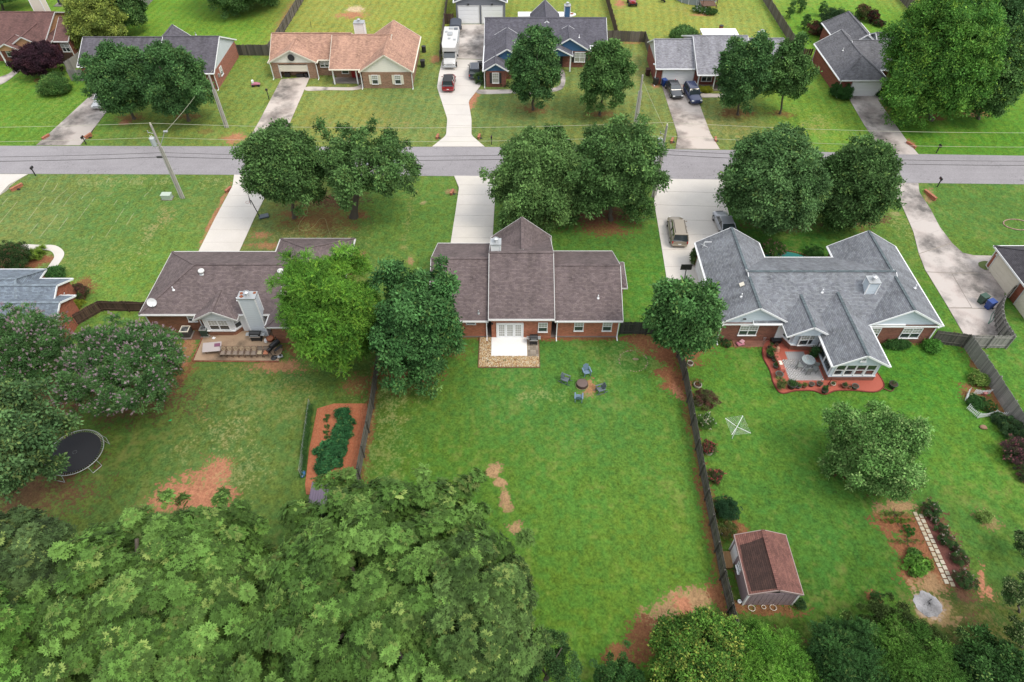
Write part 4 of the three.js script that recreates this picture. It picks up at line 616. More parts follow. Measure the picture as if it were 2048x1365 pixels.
{
  const make = (seed, n, f) => { const r = rng(seed), pos = []; for (let i = 0; i < n; i++) f(r, pos, i); return leafGeo(pos); };
  // broad leaves round a twig end (oak, pear, maple)
  const broad = (s) => make(s, 15, (r, pos) => { const d = rdir(r, -0.35), b = rdir(r).multiplyScalar(0.12).addScaledVector(d, 0.12 + 0.16 * r()), dd = d.clone().add(rdir(r).multiplyScalar(0.7)).setY(d.y * 0.6 - 0.1).normalize(), s2 = dd.clone().cross(rdir(r)).normalize(); leafInto(pos, b, dd, s2, 0.17 + 0.07 * r(), 0.1 + 0.04 * r(), 0.015); });
  SPRIG.broad = [broad(21), broad(22), broad(23)];
  // long drooping compound leaves (pecan)
  const pinn = (s) => make(s, 6, (r, pos, i) => { const a = i / 6 * 6.28 + r(), d = V(Math.cos(a), 0.45 + 0.6 * r(), Math.sin(a)).normalize(); let p = V(0, 0, 0); const dir = d.clone(); for (let k = 0; k < 3; k++) { p = p.clone().addScaledVector(dir, 0.11); dir.y -= 0.24; dir.normalize(); const s2 = dir.clone().cross(V(0, 1, 0)).normalize(); for (const q of [-1, 1]) { const ld = dir.clone().multiplyScalar(0.75).addScaledVector(s2, q * 0.75).add(V(0, -0.25, 0)).normalize(); leafInto(pos, p, ld, ld.clone().cross(V(0.2, 1, 0)).normalize(), 0.23, 0.095, 0.015); } } leafInto(pos, p, dir.clone(), dir.clone().cross(V(0, 1, 0.1)).normalize(), 0.24, 0.1, 0.015); });
  SPRIG.pinnate = [pinn(31), pinn(32), pinn(33)];
  // long upright shoots set with narrow leaves (privet, elm shoots)
  const shoot = (s) => make(s, 5, (r, pos, i) => { const a = i / 5 * 6.28 + r() * 2, d = V(Math.cos(a) * 0.8, 0.55 + 0.5 * r(), Math.sin(a) * 0.8).normalize(); let p = V(0, 0, 0); for (let k = 0; k < 8; k++) { p = p.clone().addScaledVector(d, 0.075); d.y -= 0.07; d.normalize(); const s2 = d.clone().cross(rdir(r)).normalize(); for (const q of [-1, 1]) { const ld = d.clone().multiplyScalar(0.7).addScaledVector(s2, q * 0.7).normalize(); leafInto(pos, p, ld, ld.clone().cross(rdir(r)).normalize(), 0.11, 0.05, 0.01); } } });
  SPRIG.shoot = [shoot(41), shoot(42), shoot(43)];
  // small dense leaves
  const fine = (s) => make(s, 22, (r, pos) => { const d = rdir(r, -0.4), b = d.clone().multiplyScalar(0.05 + 0.12 * r()), dd = d.clone().add(rdir(r).multiplyScalar(0.6)).normalize(); leafInto(pos, b, dd, dd.clone().cross(rdir(r)).normalize(), 0.09, 0.05, 0.006); });
  SPRIG.fine = [fine(51), fine(52)];
  const bloom = (s) => make(s, 26, (r, pos) => { const b = V((r() - 0.5) * 0.14, r() * 0.3, (r() - 0.5) * 0.14), d = rdir(r, -0.1); leafInto(pos, b, d, d.clone().cross(rdir(r)).normalize(), 0.075, 0.07, 0.012); });
  SPRIG.bloom = [bloom(61), bloom(62)];
  const blade = (s) => make(s, 16, (r, pos, i) => { const a = i * 2.4, d = V(Math.cos(a), 1.1 + r(), Math.sin(a)).normalize(); leafInto(pos, V(d.x * 0.04, 0, d.z * 0.04), d, d.clone().cross(V(0, 1, 0.01)).normalize(), 0.34 + 0.2 * r(), 0.035, 0.01); });
  SPRIG.blade = [blade(71)];
  const bigleaf = (s) => make(s, 14, (r, pos, i) => { const a = i * 2.4, d = V(Math.cos(a), 0.25 + 0.6 * r(), Math.sin(a)).normalize(); leafInto(pos, d.clone().multiplyScalar(0.12), d, d.clone().cross(V(0, 1, 0.01)).normalize(), 0.3 + 0.14 * r(), 0.24, 0.03); });
  SPRIG.bigleaf = [bigleaf(81), bigleaf(82)];
}
const leafMat = new THREE.MeshPhysicalMaterial({ color: 0xffffff, roughness: 0.9, specularIntensity: 0.35, transmission: 0.2, thickness: 0, side: THREE.DoubleSide });
const petalMat = new THREE.MeshPhysicalMaterial({ color: 0xffffff, roughness: 0.8, transmission: 0.3, thickness: 0, side: THREE.DoubleSide });
const _m = new THREE.Matrix4(), _q = new THREE.Quaternion(), _s = new THREE.Vector3(), UPV = V(0, 1, 0);
// puts placed = [{p, d, s, c}] into InstancedMesh parts, one per sprig variant
function sprigs(parent, name, kind, placed, m = leafMat, r = R0) {
  const geos = SPRIG[kind], lists = geos.map(() => []); for (const q of placed) lists[Math.floor(r() * geos.length)].push(q);
  lists.forEach((list, k) => {
    if (!list.length) return; const im = new THREE.InstancedMesh(geos[k], m, list.length); im.name = name; im.userData.kind = 'stuff';
    list.forEach((q, i) => { _q.setFromUnitVectors(UPV, q.d); _q.multiply(new THREE.Quaternion().setFromAxisAngle(UPV, r() * 6.28)); _s.setScalar(q.s); _m.compose(q.p, _q, _s); im.setMatrixAt(i, _m); im.setColorAt(i, q.c); });
    parent.add(im);
  });
}
function crownPoints({ c, rx, ry, rz = rx, clumps = 90, per = 40, clump = 0.24, seed = 1, taper = 0, rough = 0.22, scale = 1, colors, young = 0.08, youngColor = '#8fae5c', floor = -0.8, inner = 0.25, droop = 0, tones = 0.36, grainy = 0.56 }) {
  const r = rng(seed), out = [], base = colors.map(h => pig(h, 1.12)), yc = pig(youngColor), N = clumps;
  const ph = [r() * 50, r() * 50];
  for (let i = 0; i < N; i++) {
    let y = 1 - 2 * (i + 0.5) / N, a = i * 2.39996 + r() * 0.5; y = Math.max(-1, Math.min(1, y + (r() - 0.5) * 0.15)); if (y < floor) continue;
    const q = Math.sqrt(1 - y * y), d = V(Math.cos(a) * q, y, Math.sin(a) * q), lump = 1 + rough * 2 * (vn(d.x * 2.2 + ph[0] + d.y * 1.7, d.z * 2.2 + ph[1] - d.y) - 0.5);
    const deep = r() < inner, stray = !deep && r() < 0.2, rad = (deep ? 0.35 + 0.3 * r() : stray ? 0.9 + 0.14 * r() : 0.7 + 0.2 * r()) * lump, tp = 1 - taper * Math.max(0, y) - (taper < 0 ? taper * Math.max(0, -y) * 0 : 0);
    const cc = V(d.x * rx * rad * tp, d.y * ry * rad, d.z * rz * rad * tp), cr = clump * (stray ? 0.5 : 0.7 + 0.7 * r()) * Math.min(rx, ry * 1.2), col = base[Math.floor(r() * base.length)], tone = 1 - tones / 2 + tones * r();
    for (let k = 0; k < (stray ? per * 0.4 : per); k++) {
      const e = rdir(r, -0.55), m = Math.pow(r(), 0.4), p = V(cc.x + e.x * cr * m * 1.15, cc.y + e.y * cr * m * 0.8, cc.z + e.z * cr * m * 1.15);
      const o = e.clone().multiplyScalar(0.8).addScaledVector(d, 0.5).add(V(0, 0.55 - droop, 0)).add(rdir(r).multiplyScalar(0.45)).normalize();
      const k2 = tone * (1 - grainy / 2 + grainy * r()), col2 = col.clone(); if (r() < young) col2.lerp(yc, 0.35 + 0.6 * r()); col2.multiplyScalar(k2);
      out.push({ p: p.add(c), d: o, s: scale * (0.7 + 0.6 * r()), c: col2, dir: d, cl: cc });
    }
  }
  return out;
}
function trunkGeo(base, top, r0, r1, seed, bend = 0.3) {
  const r = rng(seed), n = 6, rings = []; for (let i = 0; i <= n; i++) { const t = i / n, p = base.clone().lerp(top, t), rad = (r0 + (r1 - r0) * t) * (i ? 1 : 1.5); p.x += bend * Math.sin(t * 3.1) * (r() - 0.5); p.z += bend * Math.sin(t * 3.1) * (r() - 0.5); const ring = []; for (let k = 0; k < 8; k++) { const a = -k / 8 * 6.2832; ring.push([p.x + Math.cos(a) * rad * (0.88 + 0.24 * r()), p.y, p.z + Math.sin(a) * rad * (0.88 + 0.24 * r())]); } rings.push(ring); }
  return soft(loft(rings), 1.2);
}
function fit(box, base) {
  const b = at(...base), [u0, v0, u1, v1] = box, hc = heightOver((v0 + v1) / 2, b.z), dep = (HT - hc) * SP - b.z * CP, rx = (u1 - u0) / 2 * dep / FPX, th = Math.atan2(HT - hc, -b.z), bh = (v1 - v0) / 2 * dep / FPX;
  const q = bh * bh - (rx * Math.sin(th)) ** 2, ry = Math.min(rx * 1.5, Math.sqrt(Math.max(q, (0.55 * rx) ** 2 * Math.cos(th) ** 2)) / Math.cos(th));
  return { b, c: V(((u0 + u1) / 2 - 1024) * dep / FPX, Math.max(hc, ry * 0.85), b.z), rx, ry };
}
let treeSeed = 100;
function tree(name, label, box, base, o = {}) {
  const f = fit(box, base), seed = treeSeed += 7, t = thing(name, label, o.category || 'tree', f.b.x, landY(f.b.x, f.b.z), f.b.z, 0, o.group), c = f.c.clone().sub(t.position), rx = f.rx * (o.kx || 0.93), ry = f.ry * (o.ky || 0.93), rz = rx * (o.kz || 1);
  if (o.lift) c.y += o.lift;
  const r = rng(seed + 3), r0 = o.trunk || Math.max(0.08, rx * 0.05), split = Math.max(0.5, (c.y - ry) + ry * 0.35), top = V(c.x * 0.6, split, c.z * 0.6);
  part(t, 'trunk', trunkGeo(V(0, -0.1, 0), top, r0, r0 * 0.75, seed), o.bark || M.bark);
  const limbs = []; const nl = o.limbs || 7; for (let i = 0; i < nl; i++) { const a = i / nl * 6.28 + r(), e = V(c.x + Math.cos(a) * rx * (0.35 + 0.4 * r()), c.y + ry * (-0.25 + 0.9 * r()), c.z + Math.sin(a) * rz * (0.35 + 0.4 * r())), m = top.clone().lerp(e, 0.5); m.y += 0.06 * rx; limbs.push(tube([top.clone().add(V(0, -r0, 0)), m, e], r0 * 0.36, 8, 5)); }
  part(t, 'limb', limbs, o.bark || M.bark);
  const per = o.per || 30, kind = o.leaf || 'broad', area = rx * rx * 0.55 + rx * ry * 0.6, sc = o.scale || 1.3;
  const clumps = o.clumps || Math.round(Math.min(620, Math.max(26, area * 17 * (o.density || 1) / (sc * sc))));
  const pts = crownPoints({ c, rx, ry, rz, clumps, per, seed: seed + 1, clump: o.clump || 0.15, taper: o.taper || 0, rough: (o.rough ?? 0.25) * 1.5, scale: sc, colors: o.colors, young: o.young ?? 0.06, youngColor: o.youngColor, floor: o.floor ?? -0.85, inner: o.inner ?? 0.28, droop: o.droop || 0, tones: o.tones ?? 0.3, grainy: o.grainy ?? 0.85 });
  sprigs(t, 'crown', kind, pts, leafMat, r);
  if (o.flowers) { const fl = []; for (const p of pts) { if (r() < o.flowers && p.dir.y > -0.35 && p.cl.length() > 0.6 * Math.min(rx, ry)) { const col = pig(pick(o.flowerColors, r)).multiplyScalar(0.8 + 0.4 * r()); fl.push({ p: p.p.clone().addScaledVector(p.d, 0.22 * sc), d: p.d, s: (o.flowerScale || 1) * (0.8 + 0.7 * r()), c: col }); } } sprigs(t, 'blossom', 'bloom', fl, petalMat, r); }
  return t;
}
function shrub(name, label, u, v, rx, h, o = {}) {                 // u, v = foot of the bush; rx, h in metres
  const b = at(u, v), seed = treeSeed += 7, y0 = landY(b.x, b.z), t = thing(name, label, o.category || 'shrub', b.x, y0 + (o.lift || 0), b.z, 0, o.group), r = rng(seed), ry = h / 2;
  part(t, 'stem', Array.from({ length: 4 }, (_, i) => rod([0, -0.05, 0], [Math.cos(i * 1.7) * rx * 0.4, h * 0.6, Math.sin(i * 1.7) * rx * 0.4], 0.03 + rx * 0.01, 5, 0.012)), M.bark);
  const sc = o.scale || 0.62, clumps = o.clumps || Math.round(Math.max(12, rx * (rx + h) * 13 / sc));
  const pts = crownPoints({ c: V(0, ry * 1.02, 0), rx, ry, rz: o.rz || rx, clumps, per: o.per || 24, seed, clump: o.clump || 0.26, taper: o.taper || 0, rough: o.rough ?? 0.25, scale: sc, colors: o.colors, young: o.young ?? 0.06, youngColor: o.youngColor, floor: -1, inner: 0.25 });
  sprigs(t, 'foliage', o.leaf || 'broad', pts.filter(p => p.p.y > 0.02), leafMat, r);
  if (o.flowers) sprigs(t, 'blossom', 'bloom', pts.filter(p => r() < o.flowers && p.p.y > 0.1).map(p => ({ p: p.p.clone().addScaledVector(p.d, 0.15 * sc), d: p.d, s: (o.flowerScale || 0.6) * (0.8 + 0.6 * r()), c: pig(pick(o.flowerColors, r)) })), petalMat, r);
  return t;
}
const G_OAK = ['#638a4c', '#6d9653', '#598044'], G_PEAR = ['#65904c', '#709b54', '#5a8446'], G_DEEP = ['#57834a', '#628f50', '#4e7843'], G_LIME = ['#74ad40', '#83bb46', '#68a03b'], G_MAPLE = ['#69a044', '#77ae4a', '#5d933f'], G_PECAN = ['#668d40', '#749b4a', '#5a7f38'], G_YEL = ['#9cad50', '#a9b858', '#8da14b'];
// across the road
tree('street_tree', 'left of the two dark street trees before the slate roof', [170, 92, 300, 232], [268, 238], { colors: G_DEEP, group: 'street trees' });
tree('street_tree', 'right of the two dark street trees before the slate roof', [286, 84, 414, 236], [377, 242], { colors: G_DEEP, group: 'street trees' });
tree('street_tree', 'round dark tree standing before the blue gables', [1014, 54, 1124, 210], [1066, 220], { colors: G_DEEP, taper: 0.25, group: 'street trees' });
tree('street_tree', 'oval dark tree right of the blue gabled porch', [1160, 82, 1262, 218], [1199, 230], { colors: G_PEAR, taper: 0.25, group: 'street trees' });
tree('street_tree', 'tall dark tree overhanging the pale grey roof', [1434, 68, 1544, 228], [1476, 230], { colors: G_DEEP, taper: 0.3, group: 'street trees' });
tree('street_tree', 'slim dark tree at the right end of the pale grey roof', [1533, 68, 1622, 222], [1560, 228], { colors: G_PEAR, taper: 0.35, group: 'street trees' });
tree('maple_tree', 'great bright green maple at the upper right', [1768, 8, 1992, 250], [1862, 240], { colors: G_MAPLE, young: 0.16, youngColor: '#9cc84e', density: 1.0, rough: 0.3 });
tree('maple_tree', 'dark maple at the right edge beside the great one', [1920, 66, 2062, 236], [1957, 238], { colors: G_PEAR, young: 0.08, youngColor: '#9fc046' });
tree('shade_tree', 'dark leafy tree behind the great maple in the top right corner', [1925, -40, 2080, 110], [2000, 128], { colors: G_DEEP });
tree('shade_tree', 'dark tree cut by the top edge right of the long plank fence', [1890, -60, 2010, 30], [1960, 62], { colors: G_DEEP });
tree('shade_tree', 'yellow green tree behind the red brown house', [136, -10, 240, 96], [190, 92], { colors: G_YEL, young: 0.2 });
tree('shade_tree', 'mid green tree between the yellow green tree and the plank fence', [205, -40, 282, 60], [245, 68], { colors: G_OAK });
tree('plum_tree', 'purple leaved plum tree by the red brown porch', [24, 82, 128, 152], [76, 150], { colors: ['#4a2e3c', '#57343f', '#3d2733'], young: 0, leaf: 'broad', scale: 0.8 });
tree('shade_tree', 'tree whose trunk shows at the top edge behind the slate roof', [385, -120, 560, 12], [474, 15], { colors: G_OAK, trunk: 0.3 });
tree('shade_tree', 'dark tree whose twigs touch the top left corner', [-60, -90, 40, 12], [5, 20], { colors: G_DEEP });
// near side of the road
tree('oak_tree', 'large dark oak beside the basketball hoop driveway', [486, 238, 654, 424], [588, 436], { colors: G_OAK, rough: 0.22, density: 1.1 });
tree('oak_tree', 'spreading open oak with a forked trunk in bare earth', [618, 268, 826, 424], [707, 434], { colors: G_OAK, rough: 0.38, trunk: 0.42, limbs: 12, floor: -0.35, density: 0.6, inner: 0.12, lift: 0.5 });
tree('oak_tree', 'left of the paired oaks above the middle house', [976, 262, 1172, 446], [1085, 440], { colors: ['#749c56', '#7fa75e', '#688f4d'], rough: 0.4 });
tree('oak_tree', 'slim upright tree between the paired oaks', [1085, 252, 1140, 330], [1118, 380], { colors: G_PEAR });
tree('oak_tree', 'right of the paired oaks reaching the broad driveway', [1118, 258, 1320, 452], [1222, 440], { colors: G_OAK, rough: 0.35 });
tree('pear_tree', 'left round pear tree behind the grey roofed house', [1450, 268, 1652, 460], [1556, 456], { colors: ['#668f54', '#719a5c', '#5c844b'], rough: 0.1, kx: 1.02, ky: 1.0 });
tree('pear_tree', 'right round pear tree beside the stained driveway', [1640, 280, 1790, 452], [1712, 448], { colors: G_OAK, rough: 0.12, kx: 1.0, ky: 1.0 });
tree('elm_tree', 'bright lime green tree over the left patio corner', [568, 512, 764, 750], [682, 742], { colors: G_LIME, leaf: 'shoot', young: 0.15, youngColor: '#a2d04a', scale: 1.15, rough: 0.3, density: 1.0 });
tree('elm_tree', 'dark green tree beside the lime green one against the middle house', [744, 532, 926, 768], [822, 752], { colors: ['#548649', '#5f9251', '#4b7b42'], rough: 0.35, density: 1.1 });
tree('elm_tree', 'dark tree at the fence corner beside the tall backboard', [1300, 552, 1442, 716], [1368, 728], { colors: ['#5f904e', '#6a9b56', '#558546'], rough: 0.3, density: 1.15 });
const MYR = { colors: ['#5f8c50', '#6b9858', '#558148'], leaf: 'fine', scale: 1.45, density: 1.6, rough: 0.15, flowers: 0.24, flowerColors: ['#cdb0bc', '#bd9aab', '#dcc4cc'], flowerScale: 0.62, young: 0.05, clump: 0.17, floor: -0.7 };
tree('crape_myrtle', 'large crape myrtle with pale pink blooms left of the patio', [122, 626, 368, 832], [245, 800], { ...MYR });
tree('crape_myrtle', 'crape myrtle with pink blooms at the left edge by the blue roof', [-30, 614, 140, 790], [60, 778], { ...MYR });
tree('shade_tree', 'dark tree at the left edge above the trampoline', [-120, 765, 112, 1000], [10, 985], { kx: 0.9, colors: ['#5f8450', '#6b9158', '#547948'], young: 0.2, youngColor: '#93a85e' });
tree('fruit_tree', 'bushy lone tree in the right back yard', [1662, 814, 1832, 992], [1748, 950], { colors: ['#78a858', '#85b562', '#6b9a4e'], leaf: 'broad', scale: 0.95, rough: 0.4, floor: -0.85, young: 0.25, youngColor: '#a8c87a', lift: 0.1, density: 1.0, clump: 0.17 });
// the tall pecans closing the foreground
const PEC = { colors: G_PECAN, leaf: 'pinnate', scale: 0.94, young: 0.08, youngColor: '#a3b964', rough: 0.27, clump: 0.118, per: 34, inner: 0.32, tones: 0.2, grainy: 1.2, trunk: 0.35, limbs: 12, bark: M.bark };
tree('pecan_tree', 'tall pecan crown filling the lower middle of the view', [480, 968, 1040, 1440], [740, 1290], { ...PEC, clumps: 600, ky: 0.85 });
tree('pecan_tree', 'tall pecan crown in the lower left foreground', [30, 1010, 560, 1480], [300, 1320], { ...PEC, clumps: 540, ky: 0.85 });
tree('pecan_tree', 'dark tree with pale shoots at the left edge below the trampoline', [-130, 1024, 150, 1290], [30, 1250], { ...PEC, colors: ['#55703f', '#617c48', '#4b6438'], clumps: 230 });
tree('pecan_tree', 'bright tree in the bottom left corner', [-140, 1190, 120, 1470], [10, 1400], { ...PEC, colors: ['#5f8a3a', '#6b9741', '#547d34'], clumps: 190 });
tree('pecan_tree', 'lower pecan crown at the bottom edge left of centre', [330, 1180, 860, 1650], [620, 1440], { ...PEC, clumps: 440, ky: 0.8 });
tree('pecan_tree', 'darker pecan limb at the lower right of the foreground crown', [840, 1080, 1090, 1420], [960, 1330], { ...PEC, colors: ['#5d7d3e', '#688847', '#527037'], clumps: 230 });
// thicket along the bottom right
const TH = { leaf: 'broad', scale: 0.85, per: 34, clump: 0.22 };
tree('thicket_tree', 'yellow tipped bush tree against the lower end of the fence', [1290, 1228, 1500, 1420], [1395, 1345], { ...TH, colors: ['#5c8a35', '#6b9a3c', '#507d30'], young: 0.25, youngColor: '#b4bf58', category: 'shrub' });
tree('thicket_tree', 'feathery bright green bush below the pink shed', [1440, 1290, 1640, 1440], [1545, 1372], { leaf: 'shoot', scale: 0.9, per: 30, colors: G_LIME, category: 'shrub' });
tree('thicket_tree', 'dark feathery bush right of the bright one at the bottom edge', [1600, 1262, 1790, 1420], [1700, 1362], { leaf: 'shoot', scale: 0.9, per: 30, colors: ['#47753a', '#528140', '#3d6833'], category: 'shrub' });
tree('thicket_tree', 'low dusky bush above the thicket by the ash heap', [1690, 1240, 1880, 1335], [1785, 1300], { leaf: 'fine', scale: 1.1, per: 30, colors: ['#50682f', '#5b7438', '#475d2b'], category: 'shrub' });
tree('thicket_tree', 'broad lime bush in the bottom right thicket', [1700, 1290, 1930, 1460], [1815, 1385], { leaf: 'shoot', scale: 0.9, per: 30, colors: ['#5f8f38', '#6d9d3f', '#528132'], category: 'shrub' });
tree('thicket_tree', 'dark green bush in the bottom right corner', [1880, 1290, 2090, 1460], [1985, 1390], { leaf: 'broad', scale: 0.8, colors: ['#446f33', '#4e7a3a', '#3b642d'], category: 'shrub' });
tree('thicket_tree', 'grey green bush between the foreground pecans and the lawn', [1000, 1262, 1180, 1420], [1095, 1378], { leaf: 'fine', scale: 1.2, per: 30, colors: ['#4f7840', '#5a8448', '#466c38'], category: 'shrub' });
tree('thicket_tree', 'small bush at the bottom edge under the bare earth', [1170, 1318, 1310, 1420], [1240, 1385], { leaf: 'fine', scale: 1.1, per: 30, colors: ['#4a7a3a', '#558542', '#406d33'], category: 'shrub' });
tree('sapling', 'leafy sapling at the right edge by the end of the mulch bed', [2006, 1130, 2070, 1235], [2040, 1225], { leaf: 'broad', scale: 0.6, colors: ['#4f743a', '#5b8043'], young: 0.3, youngColor: '#b9c98a', clumps: 16, floor: -1 });
tree('sapling', 'lower sapling at the right edge in the shaded grass', [2015, 1225, 2075, 1300], [2045, 1295], { leaf: 'broad', scale: 0.6, colors: ['#48692f', '#547638'], young: 0.3, youngColor: '#b9c98a', clumps: 14, floor: -1 });
tree('sapling', 'pale tipped sapling cut by the right edge', [2028, 1058, 2080, 1110], [2052, 1108], { leaf: 'broad', scale: 0.6, colors: ['#54793f', '#608548'], young: 0.3, youngColor: '#b9c98a', clumps: 12, floor: -1 });
// house shrubs
shrub('bush', 'round dark bush by the corner of the grey side fence', 114, 184, 2.2, 2.2, { colors: ['#55803d', '#618c45', '#4a7336'], young: 0.2, youngColor: '#93b058', scale: 0.8 });
shrub('holly_bush', 'large dark bush at the left edge by the curved walk', 22, 540, 2.5, 2.6, { colors: ['#3f5f30', '#4a6b38', '#36542a'], leaf: 'fine', scale: 0.9, young: 0.12, youngColor: '#9a6a5a' });
shrub('flower_clump', 'yellow green lilies inside the curve of the pale walk', 75, 512, 1.0, 0.6, { colors: ['#8fb043', '#9cbc4c'], leaf: 'blade', scale: 0.9, clumps: 12 });
shrub('bush', 'reddish bush beside the brick corner of the blue roofed house', 160, 596, 1.15, 1.5, { colors: ['#6b4b45', '#7d5a4c', '#4f6a3c'], leaf: 'fine', scale: 0.7 });
shrub('bush', 'yellow green clipped bush beside the brick corner', 155, 614, 0.75, 0.8, { colors: ['#a3b53c', '#aebf45'], leaf: 'fine', scale: 0.6, young: 0.2, youngColor: '#d0d05a' });
shrub('bush', 'low green bush by the end of the curved walk', 108, 556, 1.1, 0.9, { colors: ['#46773a', '#518341'], leaf: 'broad', scale: 0.6 });
shrub('boxwood', 'clipped dark bush left of the white garage door', 1680, 194, 1.75, 1.9, { colors: ['#3f6f33', '#49793a'], leaf: 'fine', scale: 0.85, rough: 0.05, young: 0 });
shrub('boxwood', 'small clipped bush right of the white garage door', 1757, 190, 1.1, 1.2, { colors: ['#3f6f33', '#49793a'], leaf: 'fine', scale: 0.85, rough: 0.05, young: 0 });
shrub('bush', 'yellow green low bush under the great maple', 1776, 180, 0.9, 0.9, { colors: ['#94ad3f', '#a0b848'], leaf: 'fine', scale: 0.7 });
shrub('bush', 'left yellow bush at the pale grey porch', 1402, 184, 0.75, 0.8, { colors: ['#b3bb3c', '#bfc646'], leaf: 'fine', scale: 0.6, young: 0 });
shrub('bush', 'right yellow bush at the pale grey porch', 1415, 184, 0.75, 0.8, { colors: ['#b3bb3c', '#bfc646'], leaf: 'fine', scale: 0.6, young: 0 });
shrub('bush', 'leafy shrub behind the pale grey roof', 1366, 82, 2.2, 2.0, { colors: G_PEAR, scale: 0.8 });
shrub('bush', 'palm like clump at the left corner of the blue gabled house', 961, 164, 0.8, 1.3, { colors: ['#5c7d45', '#6a8b50'], leaf: 'blade', scale: 1.3, clumps: 8 });
for (const [u, v, s] of [[1000, 172, 'under the shuttered window'], [1013, 172, 'at the corner of the shuttered wall']]) shrub('bush', `low dark bush ${s} of the blue gabled house`, u, v, 0.6, 0.5, { colors: ['#44563a', '#55663f'], leaf: 'fine', scale: 0.5, clumps: 10 });
shrub('bush', 'dark evergreen behind the hip fronted house', 1664, 72, 2.7, 4.2, { colors: ['#42633a', '#4c6e42', '#385732'], leaf: 'fine', scale: 1.0 });
shrub('bush', 'wine red bush beside the dark evergreen', 1630, 68, 1.5, 1.9, { colors: ['#7a4a45', '#8a5a4e', '#5c5a3c'], leaf: 'fine', scale: 0.8 });
for (const [i, [u, v, h, l]] of [[1578, 37, 2.6, 'nearest the plank fence'], [1600, 25, 2.5, 'second from the plank fence'], [1641, 33, 2.5, 'third from the plank fence'], [1608, 58, 2.4, 'lowest of the young orchard'], [1598, 4, 2.0, 'cut by the top edge']].entries()) shrub('young_fruit_tree', `slim young fruit tree ${l}`, u, v, 0.75, h + 0.2, { colors: G_PEAR, leaf: 'fine', scale: 0.75, category: 'tree', group: 'young fruit trees', taper: 0.4, clumps: 26 + i });
shrub('bush', 'reddish tipped shrub behind the roof of the hip fronted house', 1722, 40, 1.2, 2.6, { colors: ['#6a7040', '#7d5a48', '#557a3c'], leaf: 'fine', scale: 0.8 });
shrub('bush', 'dark red shrub above the skylight roof', 1742, 45, 1.0, 2.2, { colors: ['#6b3f3c', '#4a4a38'], leaf: 'fine', scale: 0.8 });
shrub('bush', 'low green and red shrub by the right roof valley', 1757, 52, 1.1, 1.0, { colors: ['#4a6a3a', '#6b4f42'], leaf: 'fine', scale: 0.7 });
// fence line of the right yard, top to bottom
shrub('barberry', 'wide reddish shrub against the long fence behind a white planter', 1408, 806, 1.15, 1.2, { colors: ['#7a6350', '#6c7048', '#80564c'], leaf: 'fine', scale: 0.6, clumps: 46 });
shrub('rose_bush', 'bush of white flowers against the long fence', 1409, 848, 0.85, 0.9, { colors: ['#5d8a3d', '#6b9745'], leaf: 'fine', scale: 0.55, flowers: 0.12, flowerColors: ['#f0f0e0', '#f3efc8'], flowerScale: 0.5 });
shrub('rose_bush', 'red tipped bush in a pale ring planter by the fence', 1415, 902, 0.62, 0.95, { colors: ['#6a6a45', '#5d7a40', '#80574a'], leaf: 'fine', scale: 0.5, flowers: 0.08, flowerColors: ['#c0394a'], flowerScale: 0.5 });
shrub('rose_bush', 'bush with bright red flowers low on the fence', 1430, 958, 0.7, 0.9, { colors: ['#6a6a45', '#587a40', '#6f5546'], leaf: 'fine', scale: 0.5, flowers: 0.06, flowerColors: ['#cc3344', '#d8505c'], flowerScale: 0.55 });
shrub('bush', 'round dark green bush by the fence above the shed', 1450, 1028, 1.0, 1.5, { colors: ['#35603a', '#3f6b42', '#2d5432'], leaf: 'fine', scale: 0.6, young: 0 });
shrub('bush', 'bronze green bush in a tub above the shed roof', 1452, 1066, 0.75, 1.0, { colors: ['#7d7d45', '#8a7a4a', '#66803f'], leaf: 'fine', scale: 0.55 });
shrub('bush', 'leafy vine on the near side of the shed wall', 1478, 1140, 0.4, 1.0, { colors: ['#43703a', '#4f7c42'], leaf: 'fine', scale: 0.5 });
shrub('bush', 'small shrub at the right corner of the shed', 1597, 1212, 0.45, 0.7, { colors: ['#43673a', '#4f7542'], leaf: 'fine', scale: 0.5 });
shrub('sapling', 'lone dark sapling in the lawn right of the shed', 1748, 1202, 0.42, 1.1, { colors: ['#3f6b33', '#4a763a'], leaf: 'fine', scale: 0.5 });
shrub('sapling', 'pale weedy sapling in the right lawn', 1966, 1040, 0.5, 0.8, { colors: ['#86a850', '#93b35c'], leaf: 'broad', scale: 0.45, clumps: 9 });
// right side of the right yard
shrub('hydrangea', 'leafy shrub in a dark tub at the right house corner', 1862, 698, 0.75, 0.9, { colors: ['#5c9a3c', '#68a645'], leaf: 'broad', scale: 0.6 });
shrub('hydrangea', 'bright shrub against the side fence', 1953, 764, 0.72, 0.85, { colors: ['#7a9c4a', '#86a84f'], leaf: 'broad', scale: 0.55, flowers: 0.08, flowerColors: ['#c9c06a'] });
shrub('hydrangea', 'dark shrub at the end of the white picket fence', 1992, 842, 0.75, 0.7, { colors: ['#41643c', '#4b7044'], leaf: 'fine', scale: 0.55 });
shrub('azalea', 'big pink tipped shrub at the right edge below the fence', 2030, 915, 1.35, 1.6, { colors: ['#4f6640', '#5a5648', '#6b4f52'], leaf: 'fine', scale: 0.65, flowers: 0.10, flowerColors: ['#c0707e', '#b5606f'], flowerScale: 0.55 });
shrub('azalea', 'green shrub above the pink tipped one at the fence', 2020, 868, 1.2, 1.2, { colors: ['#41653c', '#4d7145', '#385a33'], leaf: 'fine', scale: 0.65 });
shrub('azalea', 'low dark shrub cut by the right edge', 2046, 955, 0.8, 0.6, { colors: ['#4a5c3c', '#6b5048'], leaf: 'fine', scale: 0.55 });
